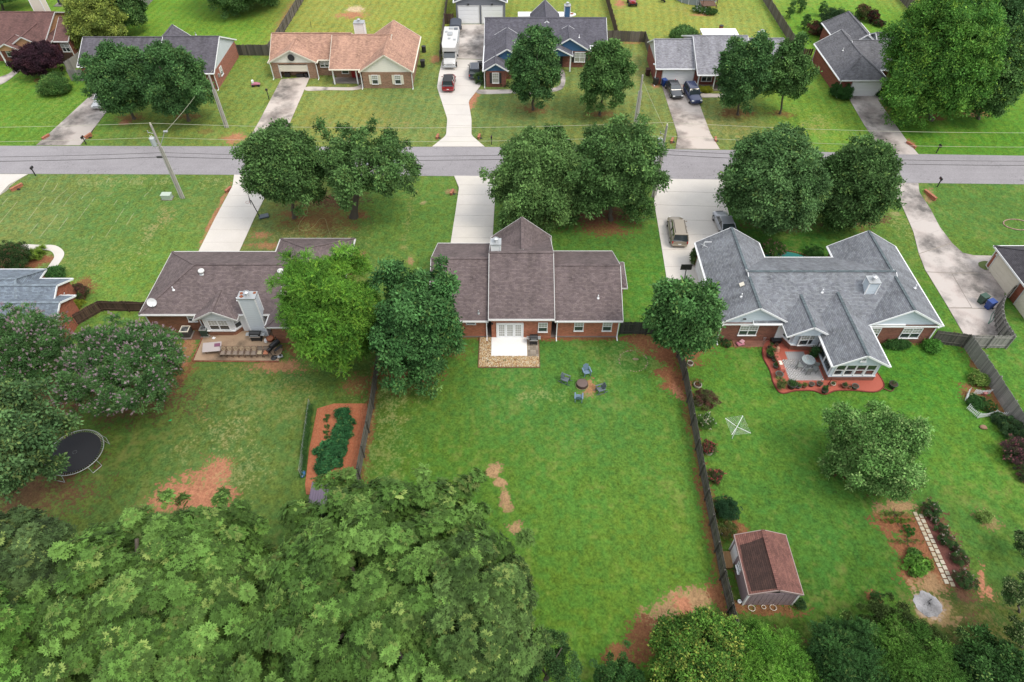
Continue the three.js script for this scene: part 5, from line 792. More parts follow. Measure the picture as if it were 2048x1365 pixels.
shrub('bush', 'low leafy row under the right gable windows', 1793, 694, 1.15, 0.7, { colors: ['#4a7a3a', '#558642'], leaf: 'broad', scale: 0.5, rz: 0.4 });
shrub('bush', 'low shrub at the left gable wall by the red slab', 1450, 690, 0.6, 0.55, { colors: ['#4a6a40', '#55763f'], leaf: 'fine', scale: 0.5 });
shrub('bush', 'tall climbing shrub at the garage corner of the grey roof', 1391, 525, 0.6, 1.9, { colors: ['#55723f', '#627f48'], leaf: 'broad', scale: 0.55 });
shrub('bush', 'rose bush behind the grey roof valley', 1546, 506, 1.3, 1.3, { colors: ['#5d8a3f', '#6b9848'], leaf: 'fine', scale: 0.7, flowers: 0.05, flowerColors: ['#c98a8a'] });
shrub('bush', 'green shrub left of the right front gable', 1625, 512, 1.1, 1.0, { colors: ['#4a7d38', '#558a40'], leaf: 'fine', scale: 0.7 });

// ---------------------------------------------------------------- fences
const plankMats = ['#8d857c', '#9a9188', '#7f776f', '#a39a90', '#857a6e'].map(h => wood(h, 0.9)), oldMats = ['#7d7a72', '#8b877d', '#6f6c65', '#949084'].map(h => wood(h, 0.82)), paleMats = ['#b3b0ac', '#c2beb9', '#a5a29e'].map(h => wood(h, 1.1)), brownMats = ['#6d5448', '#7a5f51', '#614a40'].map(h => wood(h, 0.9));
const plankGeos = new Map();
function plankGeo(w, h, k) { const key = `${w}|${h.toFixed(2)}|${k}`; if (!plankGeos.has(key)) { const d = 0.02, c = w * 0.25, sh = new THREE.Shape([[-w / 2, 0], [w / 2, 0], [w / 2, h - c], [w / 2 - c, h], [-w / 2 + c, h], [-w / 2, h - c]].map(p => new THREE.Vector2(...p))); plankGeos.set(key, metreUV(new THREE.ExtrudeGeometry(sh, { depth: d, bevelEnabled: false }).translate(k * 0.37, k * 0.9, -d / 2)).translate(-k * 0.37, -k * 0.9, 0)); } return plankGeos.get(key); }
// path of [x, z]; planks one by one (step sets their width), posts and rails on side s
function fence(label, path, { h = 1.75, w = 0.14, mats = plankMats, side = 1, postGap = 2.4, lean = 0.012, seed = 1, gap = 0.006, rails = 2, name = 'plank_fence', group } = {}) {
  const [bx0, bz0] = path[0], f = thing(name, label, 'fence', bx0, 0, bz0, 0, group), r = rng(seed + 900);
  for (let i = 0; i + 1 < path.length; i++) {
    const [ax, az] = path[i], [cx, cz] = path[i + 1], L = Math.hypot(cx - ax, cz - az), ry = Math.atan2(-(cz - az), cx - ax), n = Math.max(1, Math.round(L / (w + gap))), nx = -Math.sin(-ry), dx = (cx - ax) / L, dz = (cz - az) / L, ox = -dz * side, oz = dx * side; void nx;
    for (let k = 0; k < n; k++) { const t = (k + 0.5) / n * L, hh = h + [0, 0.03, -0.03][Math.floor(r() * 3)], m = part(f, 'plank', plankGeo(w, hh, Math.floor(r() * 3)), pick(mats, r)); m.position.set(ax + dx * t - bx0 + ox * 0.004 * r(), landY(ax + dx * t, az + dz * t) + 0.02 + (r() - 0.5) * 0.03, az + dz * t - bz0 + oz * 0.004 * r()); m.rotation.set(0, ry, (r() - 0.5) * lean); }
    const np = Math.max(1, Math.round(L / postGap)); for (let k = 0; k <= np; k++) { if (i && !k) continue; const t = Math.min(L - 0.05, Math.max(0.05, k / np * L)); const p = part(f, 'post', metreUV(cb(0.09, h + 0.06, 0.09, 0, (h + 0.06) / 2 - 0.02, 0)), mats[0]); p.position.set(ax + dx * t - bx0 + ox * 0.1, 0, az + dz * t - bz0 + oz * 0.1); p.rotation.y = ry; }
    for (let q = 0; q < rails; q++) { const y = h * (0.22 + 0.6 * q / Math.max(1, rails - 1)); const g = metreUV(new THREE.BoxGeometry(L, 0.085, 0.04)); const p = part(f, 'rail', g, mats[1]); p.position.set((ax + cx) / 2 - bx0 + ox * 0.034, y, (az + cz) / 2 - bz0 + oz * 0.034); p.rotation.y = ry; }
  }
  return f;
}
fence('long weathered plank fence down the right side of the middle back yard', [[15.75, -44.7], [15.95, -39.0], [15.58, -28.85], [15.38, -20.05], [15.46, -15.4]], { side: -1 * -1, seed: 1, mats: oldMats, lean: 0.03 });
fence('weathered plank fence beside the orange garden', [[-12.7, -44.5], [-12.45, -35.7], [-12.52, -30.6], [-12.6, -24.5]], { side: -1, seed: 2, mats: oldMats, lean: 0.03 });
fence('dark plank gate fence between the middle house and the fence corner tree', [[10.55, -44.95], [15.75, -44.85]], { side: 1, seed: 3, mats: ['#565a52', '#61655c', '#4b4f48'].map(h => wood(h, 0.8)), h: 1.7 });
fence('grey plank fence slanting down the right edge of the right yard', [[43.84, -43.15], [44.0, -38], [43.92, -30]], { side: -1, seed: 4, mats: paleMats, w: 0.15 });
fence('short grey plank fence with gate from the right house corner', [[40.75, -43.75], [43.8, -43.2]], { side: 1, seed: 5, mats: oldMats });
fence('grey plank gate across the end of the stained driveway', [[43.95, -43.1], [47.9, -43.05]], { side: 1, seed: 6, mats: paleMats, w: 0.16 });
fence('curving grey plank fence behind the blue bin', smoothPlan([[47.95, -43.1], [48.05, -45.0], [48.75, -47.0], [49.85, -48.6]], 10, false), { side: -1, seed: 7, mats: paleMats, w: 0.15, postGap: 1.2 });
fence('short plank fence joining the garage wall behind the bins', [[49.9, -48.7], [51.6, -50.2]], { side: 1, seed: 8, mats: oldMats });
fence('low dark fence between the blue roof and the wide hipped roof', [[-43.6, -46.0], [-41.8, -48.2], [-36.2, -48.0]], { side: 1, seed: 9, mats: brownMats, h: 1.4, w: 0.18 });
fence('grey fence running back between the slate and tan roofs', [[-38.4, -132], [-38.75, -120], [-39.1, -106.4]], { side: -1, seed: 10, w: 0.3, gap: 0.012 });
fence('dark plank fence linking the slate roof house to the tan roof house', [[-44.3, -106.6], [-39.1, -106.45]], { side: -1, seed: 11, w: 0.3, mats: oldMats, gap: 0.012 });
fence('grey fence behind the slate roof at the left', [[-66.3, -131], [-66.6, -121], [-68.2, -103], [-68.8, -100.4]], { side: 1, seed: 12, w: 0.3, mats: paleMats, gap: 0.012 });
fence('short pale fence between bush and first street tree', [[-67.3, -97.9], [-63.6, -97.9]], { side: -1, seed: 13, w: 0.3, mats: paleMats, gap: 0.012 });
fence('red brown fence from the brick corner to the grey fence', [[-73.0, -103.6], [-69.0, -103.4]], { side: -1, seed: 14, w: 0.3, mats: brownMats, gap: 0.012 });
fence('brown fence beside the parked motorhome', [[-11.9, -131], [-11.7, -119], [-11.4, -104.5]], { side: 1, seed: 15, w: 0.3, mats: plankMats, gap: 0.012 });
fence('brown gate beside the grey metal garage', [[-11.7, -118.8], [-10.1, -118.8]], { side: -1, seed: 16, w: 0.3, mats: brownMats, gap: 0.012 });
fence('dark fence running back right of the slate roof', [[17.3, -132], [17.5, -116.0], [17.5, -112]], { side: -1, seed: 17, w: 0.3, mats: brownMats, gap: 0.012 });
fence('brown plank fence left of the pale grey garage wing', [[15.0, -112.0], [22.05, -111.5], [22.1, -105.6]], { side: -1, seed: 18, w: 0.3, mats: plankMats, gap: 0.012 });
fence('long grey fence behind the slim trees at the upper right', [[46.35, -132], [46.2, -112.9], [46.2, -105.0]], { side: -1, seed: 19, w: 0.3, mats: plankMats, gap: 0.012 });
fence('grey fence running up beside the great maple', [[71.7, -134], [71.45, -119.8], [71.4, -112]], { side: -1, seed: 20, w: 0.3, mats: plankMats, gap: 0.012 });
fence('dark fence at the left wall of the hip fronted house', [[46.3, -105.0], [47.7, -105.0]], { side: -1, seed: 21, w: 0.3, mats: brownMats, gap: 0.012 });

// ---------------------------------------------------------------- poles and wires
function pole(label, x, z, h, kind) {
  const p = thing('utility_pole', label, 'utility pole', x, landY(x, z), z);
  part(p, 'shaft', metreUV(cyl(0.19, 0.12, h + 0.2, 0, -0.2, 0, 12)), M.pole);
  part(p, 'conduit', rod([0.25, 0, 0.06], [0.2, h * 0.72, 0.05], 0.06), M.conduit); part(p, 'conduit', rod([-0.25, 0, 0.06], [-0.2, h * 0.72, 0.05], 0.06), M.conduit);
  if (kind > 0) {
    const t = part(p, 'transformer', lathe([[0, 0], [0.27, 0.0], [0.29, 0.05], [0.29, 0.92], [0.31, 0.94], [0.31, 1.0], [0.2, 1.08], [0, 1.1]], 18), mat(pig('#d3dcdf'), { roughness: 0.4 })); t.position.set(-0.5, h - 2.6, 0.1);
    part(t, 'bushing', [cyl(0.05, 0.03, 0.28, -0.08, 1.05, 0, 8), cyl(0.05, 0.03, 0.28, 0.12, 1.05, 0, 8)], M.cream); part(t, 'bracket', [cb(0.3, 0.06, 0.1, 0.3, 0.3, 0), cb(0.3, 0.06, 0.1, 0.3, 0.8, 0)], M.galv);
    part(p, 'insulator', [cyl(0.05, 0.08, 0.22, 0, h - 0.02, 0, 8)], M.cream); part(p, 'cutout', [rod([-0.1, h - 1.1, 0.05], [-0.6, h - 0.9, 0.1], 0.03), cyl(0.05, 0.05, 0.3, -0.62, h - 1.0, 0.1, 8)], M.galv);
  }
  if (kind > 1) { const a = part(p, 'lamp_arm', rod([0.1, h - 2.6, 0], [1.1, h - 1.0, -0.2], 0.04), M.galv); part(a, 'lamp_head', rb(0.5, 0.16, 0.24, 1.2, h - 0.98, -0.22, 0.06), M.galv); part(a, 'lens', lathe([[0, 0], [0.12, 0.02], [0.14, 0.08]], 12).translate(1.25, h - 1.14, -0.22), M.lamp); }
  return p;
}
pole('near pole with grey transformer and street lamp beside the striped lawn', -40.19, -67.68, 9.8, 2);
pole('bare pole in the lawn before the slate roof', -39.62, -84.3, 7.6, 0);
pole('bare pole in the lawn left of the blotched driveway', 16.99, -83.84, 7.7, 0);
pole('pole with pale transformer rising behind the paired oaks', 17.4, -68.2, 9.6, 1);
function wire(label, pts, m, r = 0.018) { const g = []; for (let i = 0; i + 1 < pts.length; i++) { const a = V(...pts[i]), b = V(...pts[i + 1]), q = []; for (let k = 0; k <= 10; k++) { const t = k / 10, p = a.clone().lerp(b, t); p.y -= 4 * t * (1 - t) * a.distanceTo(b) * 0.011; q.push(p); } g.push(tube(q, r, 24, 5)); } const f = solo('overhead_wire', label, 'wire', g, m); return f; }
wire('topmost pale wire between the transformer poles', [[-100, 10.2, -67.4], [-40.19, 9.95, -67.68], [17.4, 9.75, -68.2], [72, 9.9, -66.0]], M.wire, 0.015);
wire('second pale wire below the topmost one', [[-100, 8.4, -67.4], [-40.1, 8.2, -67.65], [17.4, 8.1, -68.15], [72, 8.1, -66]], M.wire, 0.015);
wire('upper dark cable crossing over the grey road', [[-100, 6.5, -67.3], [-40.1, 6.3, -67.6], [17.4, 6.3, -68.1], [72, 6.3, -66]], M.cable, 0.022);
wire('lower thick dark cable over the grey road', [[-100, 5.85, -67.3], [-40.1, 5.75, -67.6], [17.4, 5.75, -68.1], [72, 5.75, -66]], M.cable, 0.028);
wire('twisted service wire from the lamp pole to the slate roof', [[-39.1, 8.7, -67.9], [-43.9, 3.0, -95.2]], M.wire, 0.016);
wire('guy wire beside the pole of the blotched driveway', [[17.05, 7.0, -83.8], [21.2, 0, -83.0]], M.wire, 0.02);
solo('cable_splice', 'black cable splice case hanging at the near pole', 'splice case', [rb(0.7, 0.22, 0.22, -40.75, 5.72, -67.6, 0.08)], M.cable);
{ const b = thing('utility_cabinet', 'pale green utility box at the foot of the near pole', 'utility box', -42.0, landY(-42, -67.6), -67.6); part(b, 'cabinet', rb(1.15, 0.62, 0.75, 0, 0.31, 0, 0.08), mat(pig('#c9dccb'), { roughness: 0.5 })); part(b, 'lid', rb(1.2, 0.08, 0.8, 0, 0.63, 0, 0.03), mat(pig('#d5e6d6'), { roughness: 0.5 })); part(b, 'base', cb(1.3, 0.08, 0.9, 0, 0.02, 0), cGrey); }
// mailboxes
function mailbox(label, u, v, ry = 0) {
  const p = at(u, v), m = thing('mailbox', label, 'mailbox', p.x, landY(p.x, p.z), p.z, ry); part(m, 'post', cb(0.1, 1.15, 0.1, 0, 0.55, 0), M.dark); part(m, 'arm', cb(0.08, 0.08, 0.55, 0, 1.0, 0.1), M.dark);
  const sh = new THREE.Shape(); sh.moveTo(-0.1, 0); sh.lineTo(0.1, 0); sh.lineTo(0.1, 0.13); sh.absarc(0, 0.13, 0.1, 0, Math.PI, false); sh.lineTo(-0.1, 0); const b = part(m, 'box', new THREE.ExtrudeGeometry(sh, { depth: 0.5, bevelEnabled: false }).translate(0, 1.06, -0.15), M.black); part(b, 'flag', cb(0.015, 0.14, 0.05, 0.11, 1.22, 0.1), M.red); return m;
}
for (const [u, v, l, r] of [[71, 352, 'black mailbox at the left end of the road edge', Math.PI], [172, 289, 'black mailbox beside the dull grey driveway', 0], [983, 289, 'black mailbox right of the white flared driveway', 0], [1470, 299, 'black mailbox right of the blotched driveway', 0], [1873, 306, 'black mailbox below the great maple', 0], [1875, 374, 'black mailbox by the mouth of the stained driveway', Math.PI]]) mailbox(l, u, v, r);
{ const p = at(538, 199), m = thing('lamp_post', 'dark post with small sign beside the half open garage driveway', 'post', p.x, 0, p.z); part(m, 'post', cb(0.1, 1.4, 0.1, 0, 0.7, 0), M.dark); part(m, 'head', cb(0.3, 0.25, 0.2, 0, 1.5, 0), M.dark); }
// brick culvert ends beside the driveways
function headwall(label, u, v, len, ry) { const p = at(u, v), g = thing('culvert_headwall', label, 'headwall', p.x, landY(p.x, p.z) - 0.05, p.z, ry); part(g, 'wall', metreUV(bx(-len / 2, -0.3, -0.12, len / 2, 0.42, 0.12)), redBrick); part(g, 'coping', metreUV(bx(-len / 2 - 0.03, 0.42, -0.15, len / 2 + 0.03, 0.5, 0.15)), redBrick); part(g, 'pipe', cyl(0.2, 0.2, 0.3, 0, 0, 0, 14).rotateX(Math.PI / 2).translate(0, -0.02, 0.12), M.dark); }
for (const [u, v, l, len, ry] of [[32, 374, 'brick culvert end beside the corner driveway at the left', 1.5, 1.0], [92, 276, 'left brick culvert end of the dull grey driveway', 1.1, 1.2], [176, 273, 'right brick culvert end of the dull grey driveway', 1.1, 1.2], [875, 274, 'left brick culvert end of the white flared driveway', 0.9, 1.4], [958, 274, 'right brick culvert end of the white flared driveway', 0.9, 1.4], [1344, 283, 'left brick culvert end of the blotched driveway', 1.0, 1.2], [1431, 280, 'right brick culvert end of the blotched driveway', 1.0, 1.4], [1741, 291, 'left brick culvert end of the garage driveway at the right', 1.0, 1.9], [1822, 292, 'right brick culvert end of the garage driveway at the right', 1.5, 2.0], [1861, 390, 'brick culvert end in the lawn by the stained driveway', 1.9, 1.9], [456, 379, 'pale culvert end left of the basketball driveway', 1.0, 1.2], [904, 385, 'pale culvert end left of the middle driveway', 0.9, 1.3]]) headwall(l, u, v, len, ry);

// ---------------------------------------------------------------- vehicles
function ringSec(x, y0, y1, hw, n = 16, k = 4, top = 0.9) { const r = []; for (let i = 0; i < n; i++) { const a = i / n * Math.PI * 2, c = Math.cos(a), s = Math.sin(a), q = Math.pow(Math.abs(c) ** k + Math.abs(s) ** k, -1 / k), yy = (y0 + y1) / 2 + (y1 - y0) / 2 * s * q; r.push([x, yy, hw * c * q * (s > 0 ? 1 - (1 - top) * Math.max(0, s * q) : 1)]); } return r; }
function paint(hex, k = 1) { return new THREE.MeshPhysicalMaterial({ color: pig(hex, k), roughness: 0.32, metalness: 0.25, clearcoat: 1, clearcoatRoughness: 0.06 }); }
const CAR = {
  suv: { L: 4.65, W: 1.86, H: 1.7, belt: 1.02, hood: 1.0, cab: [-2.18, 0.95], roof: [-1.95, 0.2], tail: 0.95 },
  van: { L: 5.0, W: 1.95, H: 1.75, belt: 1.0, hood: 0.98, cab: [-2.42, 1.45], roof: [-2.15, 0.55], tail: 0.98 },
  sedan: { L: 4.75, W: 1.82, H: 1.45, belt: 0.92, hood: 0.88, cab: [-1.75, 1.05], roof: [-1.0, 0.3], tail: 0.95 },
};
function car(name, label, type, color, x, z, ry, y = 0.055, o = {}) {
  const s = CAR[type], t = thing(name, label, o.category || 'car', x, y, z, ry), body = paint(color, o.k || 1), h = s.L / 2, w = s.W / 2;
  const st = [[-h, 0.42, 0.62, w * 0.82], [-h + 0.06, 0.3, s.tail - 0.08, w * 0.92], [-h + 0.25, 0.24, s.tail, w * 0.98], [-h * 0.4, 0.2, s.belt, w], [h * 0.3, 0.2, s.belt, w], [h * 0.52, 0.22, s.hood, w * 0.985], [h - 0.35, 0.24, s.hood - 0.12, w * 0.95], [h - 0.08, 0.3, s.hood - 0.28, w * 0.88], [h, 0.36, 0.58, w * 0.78]];
  const b = part(t, 'body', soft(loft(st.map(([a, y0, y1, hw]) => ringSec(a, y0, y1, hw, 20, 4.5, 0.9)).map(r => r.slice().reverse())), 0.8), body);
  const cab = (x0, x1, y1, hw) => [[x0, y1, -hw], [x0, y1, hw], [x1, y1, hw * 0.96], [x1, y1, -hw * 0.96]];
  const g = part(t, 'windows', soft(loft([cab(s.cab[0], s.cab[1], s.belt - 0.06, w * 0.9), cab(s.cab[0] + 0.1, s.cab[1] - 0.12, s.belt + 0.08, w * 0.88), cab(s.roof[0], s.roof[1], s.H - 0.07, w * 0.74)]), 0.5), M.glass); void g;
  const roof = part(t, 'roof', soft(loft([cab(s.roof[0] - 0.05, s.roof[1] + 0.07, s.H - 0.09, w * 0.765), cab(s.roof[0] - 0.02, s.roof[1] + 0.02, s.H - 0.03, w * 0.74), cab(s.roof[0] + 0.12, s.roof[1] - 0.12, s.H, w * 0.62)]), 0.5), o.roofMat || body);
  if (o.rails) for (const q of [-1, 1]) part(roof, 'roof_rail', rod([s.roof[0] + 0.2, s.H + 0.03, q * w * 0.62], [s.roof[1] - 0.2, s.H + 0.03, q * w * 0.62], 0.025), o.rails);
  for (const q of [-1, 1]) {
    const P = (xx, yy, f) => [xx, yy, q * w * f];
    part(t, 'pillar', rod(P(s.cab[1] - 0.05, s.belt - 0.02, 0.885), P(s.roof[1] + 0.02, s.H - 0.07, 0.735), 0.045), body); part(t, 'pillar', rod(P(s.cab[0] + 0.04, s.belt - 0.02, 0.9), P(s.roof[0], s.H - 0.07, 0.745), 0.055), body);
    const mid = (s.cab[0] + s.cab[1]) / 2 - 0.1; part(t, 'pillar', rod(P(mid, s.belt - 0.02, 0.905), P(mid - 0.05, s.H - 0.07, 0.755), 0.035), M.dark); if (type !== 'sedan') part(t, 'pillar', rod(P(mid - 1.05, s.belt - 0.02, 0.905), P(mid - 1.05, s.H - 0.07, 0.755), 0.045), body);
    part(t, 'mirror', rb(0.12, 0.13, 0.2, s.cab[1] - 0.35, s.belt + 0.08, q * (w + 0.06), 0.04), body);
    part(t, 'headlight', rb(0.2, 0.14, 0.34, h - 0.16, s.hood - 0.3, q * w * 0.66, 0.05), M.lamp); part(t, 'tail_light', rb(0.14, 0.3, 0.16, -h + 0.08, s.tail - 0.2, q * w * 0.84, 0.04), M.tail);
    for (const a of [-1, 1]) { const wh = part(t, 'wheel', cyl(0.335, 0.335, 0.22, 0, -0.11, 0, 20).rotateX(Math.PI / 2), M.tyre); wh.position.set(a * h * 0.6, 0.335, q * (w - 0.1)); part(wh, 'rim', cyl(0.21, 0.19, 0.03, 0, 0, 0, 14).rotateX(q * Math.PI / 2).translate(0, 0, q * 0.1), M.rim); }
    part(t, 'door_seam', cb(0.015, 0.5, 0.012, mid + 0.03, 0.65, q * (w - 0.002)), M.dark);
  }
  part(t, 'grille', rb(0.06, 0.16, s.W * 0.5, h - 0.05, 0.56, 0, 0.02), M.dark); part(t, 'number_plate', cb(0.02, 0.15, 0.32, -h - 0.005, s.tail - 0.42, 0), M.white); part(t, 'bumper', rb(0.14, 0.2, s.W * 0.86, -h + 0.02, 0.42, 0, 0.05), o.bumper || body);
  void b; return t;
}
const DOWN = -Math.PI / 2, UPW = Math.PI / 2;                      // nose toward the viewer / away from it
{
  let p = at(1353, 470); car('minivan', 'tan minivan parked on the broad pale driveway', 'van', '#b5a893', p.x, p.z, UPW - 0.06, 0.055, { rails: M.dark, category: 'van' });
  p = at(1447, 456); const c = car('convertible_car', 'silver car nose out behind the grey roof ridge', 'sedan', '#ccd0da', p.x, p.z, UPW + 0.06, 0.055); void c;
  p = at(898, 172); car('hatchback_car', 'red car parked in front of the motorhome', 'suv', '#b3202e', p.x, p.z, UPW, 0.055, { roofMat: M.dark, k: 0.9 });
  p = at(950, 148); car('suv_car', 'dark blue car parked nearest the blue gabled house', 'suv', '#2c3a54', p.x, p.z, UPW + 0.02, 0.055, { k: 0.7, rails: M.galv });
  p = at(1347, 186); car('suv_car', 'dark grey car left of the blue one on the blotched driveway', 'sedan', '#4c5158', p.x, p.z, DOWN + 0.1, 0.055, { k: 0.8 });
  p = at(1384, 197); car('suv_car', 'blue car nose out on the blotched driveway', 'suv', '#2b3f78', p.x, p.z, DOWN + 0.1, 0.055, { k: 0.75, rails: M.galv });
  p = at(209, 206); car('parked_car', 'white car half hidden by the left street tree', 'sedan', '#f0f2f4', p.x, p.z, DOWN, 0.055);
  p = at(768, 332); car('parked_car', 'silver car on the road behind the spreading oak', 'sedan', '#c3c9d2', p.x, p.z, 0, 0.035);
}
{ // motorhome
  const p = at(899, 104), t = thing('motorhome', 'white motorhome with roof vents on the white driveway', 'motorhome', -9.75, 0.055, -105.9, DOWN), wht = new THREE.MeshPhysicalMaterial({ color: pig('#f4f4f2'), roughness: 0.35, clearcoat: 0.6 });
  part(t, 'body', rb(6.3, 2.45, 2.4, -0.9, 1.95, 0, 0.12), wht); part(t, 'overcab', soft(loft([[1.9, 1.15], [2.6, 1.13], [3.2, 1.02]].map(([x, w], i) => [[x, [2.05, 2.1, 2.3][i], -w], [x, [2.05, 2.1, 2.3][i], w], [x, [3.16, 3.14, 2.9][i], w * 0.97], [x, [3.16, 3.14, 2.9][i], -w * 0.97]])), 0.4), wht);
  part(t, 'cab', soft(loft([[2.2, 0.45, 2.1, 1.05], [2.9, 0.45, 1.55, 1.03], [3.3, 0.45, 1.35, 1.0], [4.2, 0.45, 1.25, 0.95], [4.45, 0.5, 0.95, 0.9]].map(([x, a, b, w]) => ringSec(x, a, b, w, 20, 5, 0.92).reverse())), 0.7), wht);
  part(t, 'windshield', loft([[[3.3, 1.36, -0.9], [3.3, 1.36, 0.9], [2.75, 2.08, 0.86], [2.75, 2.08, -0.86]], [[3.35, 1.4, -0.88], [3.35, 1.4, 0.88], [2.8, 2.1, 0.84], [2.8, 2.1, -0.84]]]), M.glass);
  for (const q of [-1, 1]) { part(t, 'mirror', rb(0.12, 0.34, 0.22, 3.0, 1.6, q * 1.28, 0.04), M.dark); part(t, 'headlight', rb(0.1, 0.18, 0.26, 4.4, 0.85, q * 0.7, 0.04), M.lamp); for (const a of [-2.2, 3.4]) { const w = part(t, 'wheel', cyl(0.38, 0.38, 0.26, 0, -0.13, 0, 18).rotateX(Math.PI / 2), M.tyre); w.position.set(a, 0.38, q * 0.98); part(w, 'rim', cyl(0.22, 0.2, 0.03, 0, 0, 0, 12).rotateX(q * Math.PI / 2).translate(0, 0, q * 0.12), M.rim); } for (const a of [-2.6, -0.6]) part(t, 'window', rb(1.0, 0.55, 0.03, a, 2.2, q * 1.205, 0.01), M.glass); part(t, 'stripe', cb(5.6, 0.12, 0.015, -1.0, 1.35, q * 1.206), M.galv); }
  part(t, 'bumper', rb(0.2, 0.28, 2.1, 4.5, 0.5, 0, 0.06), M.galv); part(t, 'grille', rb(0.05, 0.24, 0.9, 4.44, 0.82, 0, 0.02), M.galv);
  part(t, 'air_conditioner', rb(1.0, 0.26, 0.75, -1.0, 3.28, 0.05, 0.1), M.galv); part(t, 'air_conditioner', rb(0.7, 0.24, 0.7, -3.2, 3.27, 0.0, 0.1), M.galv); part(t, 'solar_panel', cb(0.9, 0.03, 0.6, -3.1, 3.2, -0.75), M.screen);
  for (const [a, b2] of [[-1.9, 0.7], [0.6, 0.1], [1.0, -0.75]]) part(t, 'roof_vent', rb(0.38, 0.12, 0.38, a, 3.23, b2, 0.03), M.galv); part(t, 'awning', rod([-3.4, 2.95, -1.28], [1.4, 2.95, -1.28], 0.08), M.galv);
}
{ // covered trailer behind the motorhome
  const p = at(912, 58), t = thing('covered_trailer', 'dark covered trailer behind the motorhome', 'trailer', p.x, 0.05, p.z, UPW); part(t, 'cover', soft(loft([[-1.7, 0.8, 0.9], [-1.5, 1.3, 1.0], [0.8, 1.5, 1.0], [1.6, 0.95, 0.8]].map(([x, y, w]) => ringSec(x, 0.5, y, w, 16, 3, 0.9).reverse())), 0.8), mat(new THREE.Color(0.05, 0.06, 0.08), { roughness: 0.7 })); for (const q of [-1, 1]) part(t, 'wheel', cyl(0.3, 0.3, 0.2, 0, -0.1, 0, 14).rotateX(Math.PI / 2).translate(-0.2, 0.3, q * 0.9), M.tyre); part(t, 'drawbar', rod([1.5, 0.45, 0], [2.4, 0.4, 0], 0.05), M.galv);
}
{ // small red utility vehicle at the top edge
  const p = at(1264, 9), t = thing('utility_vehicle', 'small red off road buggy at the top edge', 'buggy', p.x, 0.02, p.z, DOWN); part(t, 'body', soft(loft([[-1.2, 0.7, 0.6], [-0.4, 0.72, 0.65], [0.4, 0.95, 0.62], [1.2, 0.85, 0.5]].map(([x, y, w]) => ringSec(x, 0.4, y, w, 14, 4).reverse())), 0.8), paint('#c02440')); part(t, 'roof', rb(1.1, 0.06, 1.15, -0.3, 1.75, 0, 0.03), paint('#c02440')); part(t, 'roll_cage', [[-0.8, -0.5], [-0.8, 0.5], [0.2, -0.5], [0.2, 0.5]].map(([a, b]) => rod([a, 0.7, b], [a, 1.74, b], 0.03)), M.dark); for (const q of [-1, 1]) { part(t, 'headlight', cyl(0.08, 0.08, 0.05, 0, 0, 0, 10).rotateZ(Math.PI / 2).translate(1.2, 0.7, q * 0.3), M.lamp); for (const a of [-0.85, 0.85]) part(t, 'wheel', cyl(0.32, 0.32, 0.28, 0, -0.14, 0, 16).rotateX(Math.PI / 2).translate(a, 0.32, q * 0.66), M.tyre); } part(t, 'bumper', rb(0.12, 0.25, 1.0, 1.25, 0.45, 0, 0.04), M.black);
}
{ const p = at(1325, 4), t = thing('garden_cart', 'dark wheeled cart at the top edge right of the red buggy', 'cart', p.x, 0, p.z); part(t, 'tub', cyl(0.35, 0.5, 0.5, 0, 0.3, 0, 8), M.dark); part(t, 'wheel', cyl(0.2, 0.2, 0.08, 0, -0.04, 0, 12).rotateX(Math.PI / 2).translate(0.3, 0.2, 0.3), M.tyre); part(t, 'handle', rod([-0.3, 0.6, 0], [-0.9, 0.9, 0], 0.02), M.galv); }
{ const p = at(512, 172), t = thing('ride_on_toy', 'small pink and white ride on toy car in the lawn', 'toy', p.x, 0, p.z, 0.2); part(t, 'body', soft(loft([[-0.6, 0.4, 0.3], [-0.2, 0.6, 0.34], [0.3, 0.5, 0.34], [0.65, 0.35, 0.25]].map(([x, y, w]) => ringSec(x, 0.18, y, w, 12, 3).reverse())), 0.8), mat(pig('#c97a92'), { roughness: 0.4 })); part(t, 'seat', rb(0.3, 0.4, 0.45, -0.35, 0.72, 0, 0.05), M.white); for (const [a, b] of [[-0.4, -0.32], [-0.4, 0.32], [0.4, -0.32], [0.4, 0.32]]) part(t, 'wheel', cyl(0.18, 0.18, 0.14, 0, -0.07, 0, 12).rotateX(Math.PI / 2).translate(a, 0.18, b), M.tyre); }

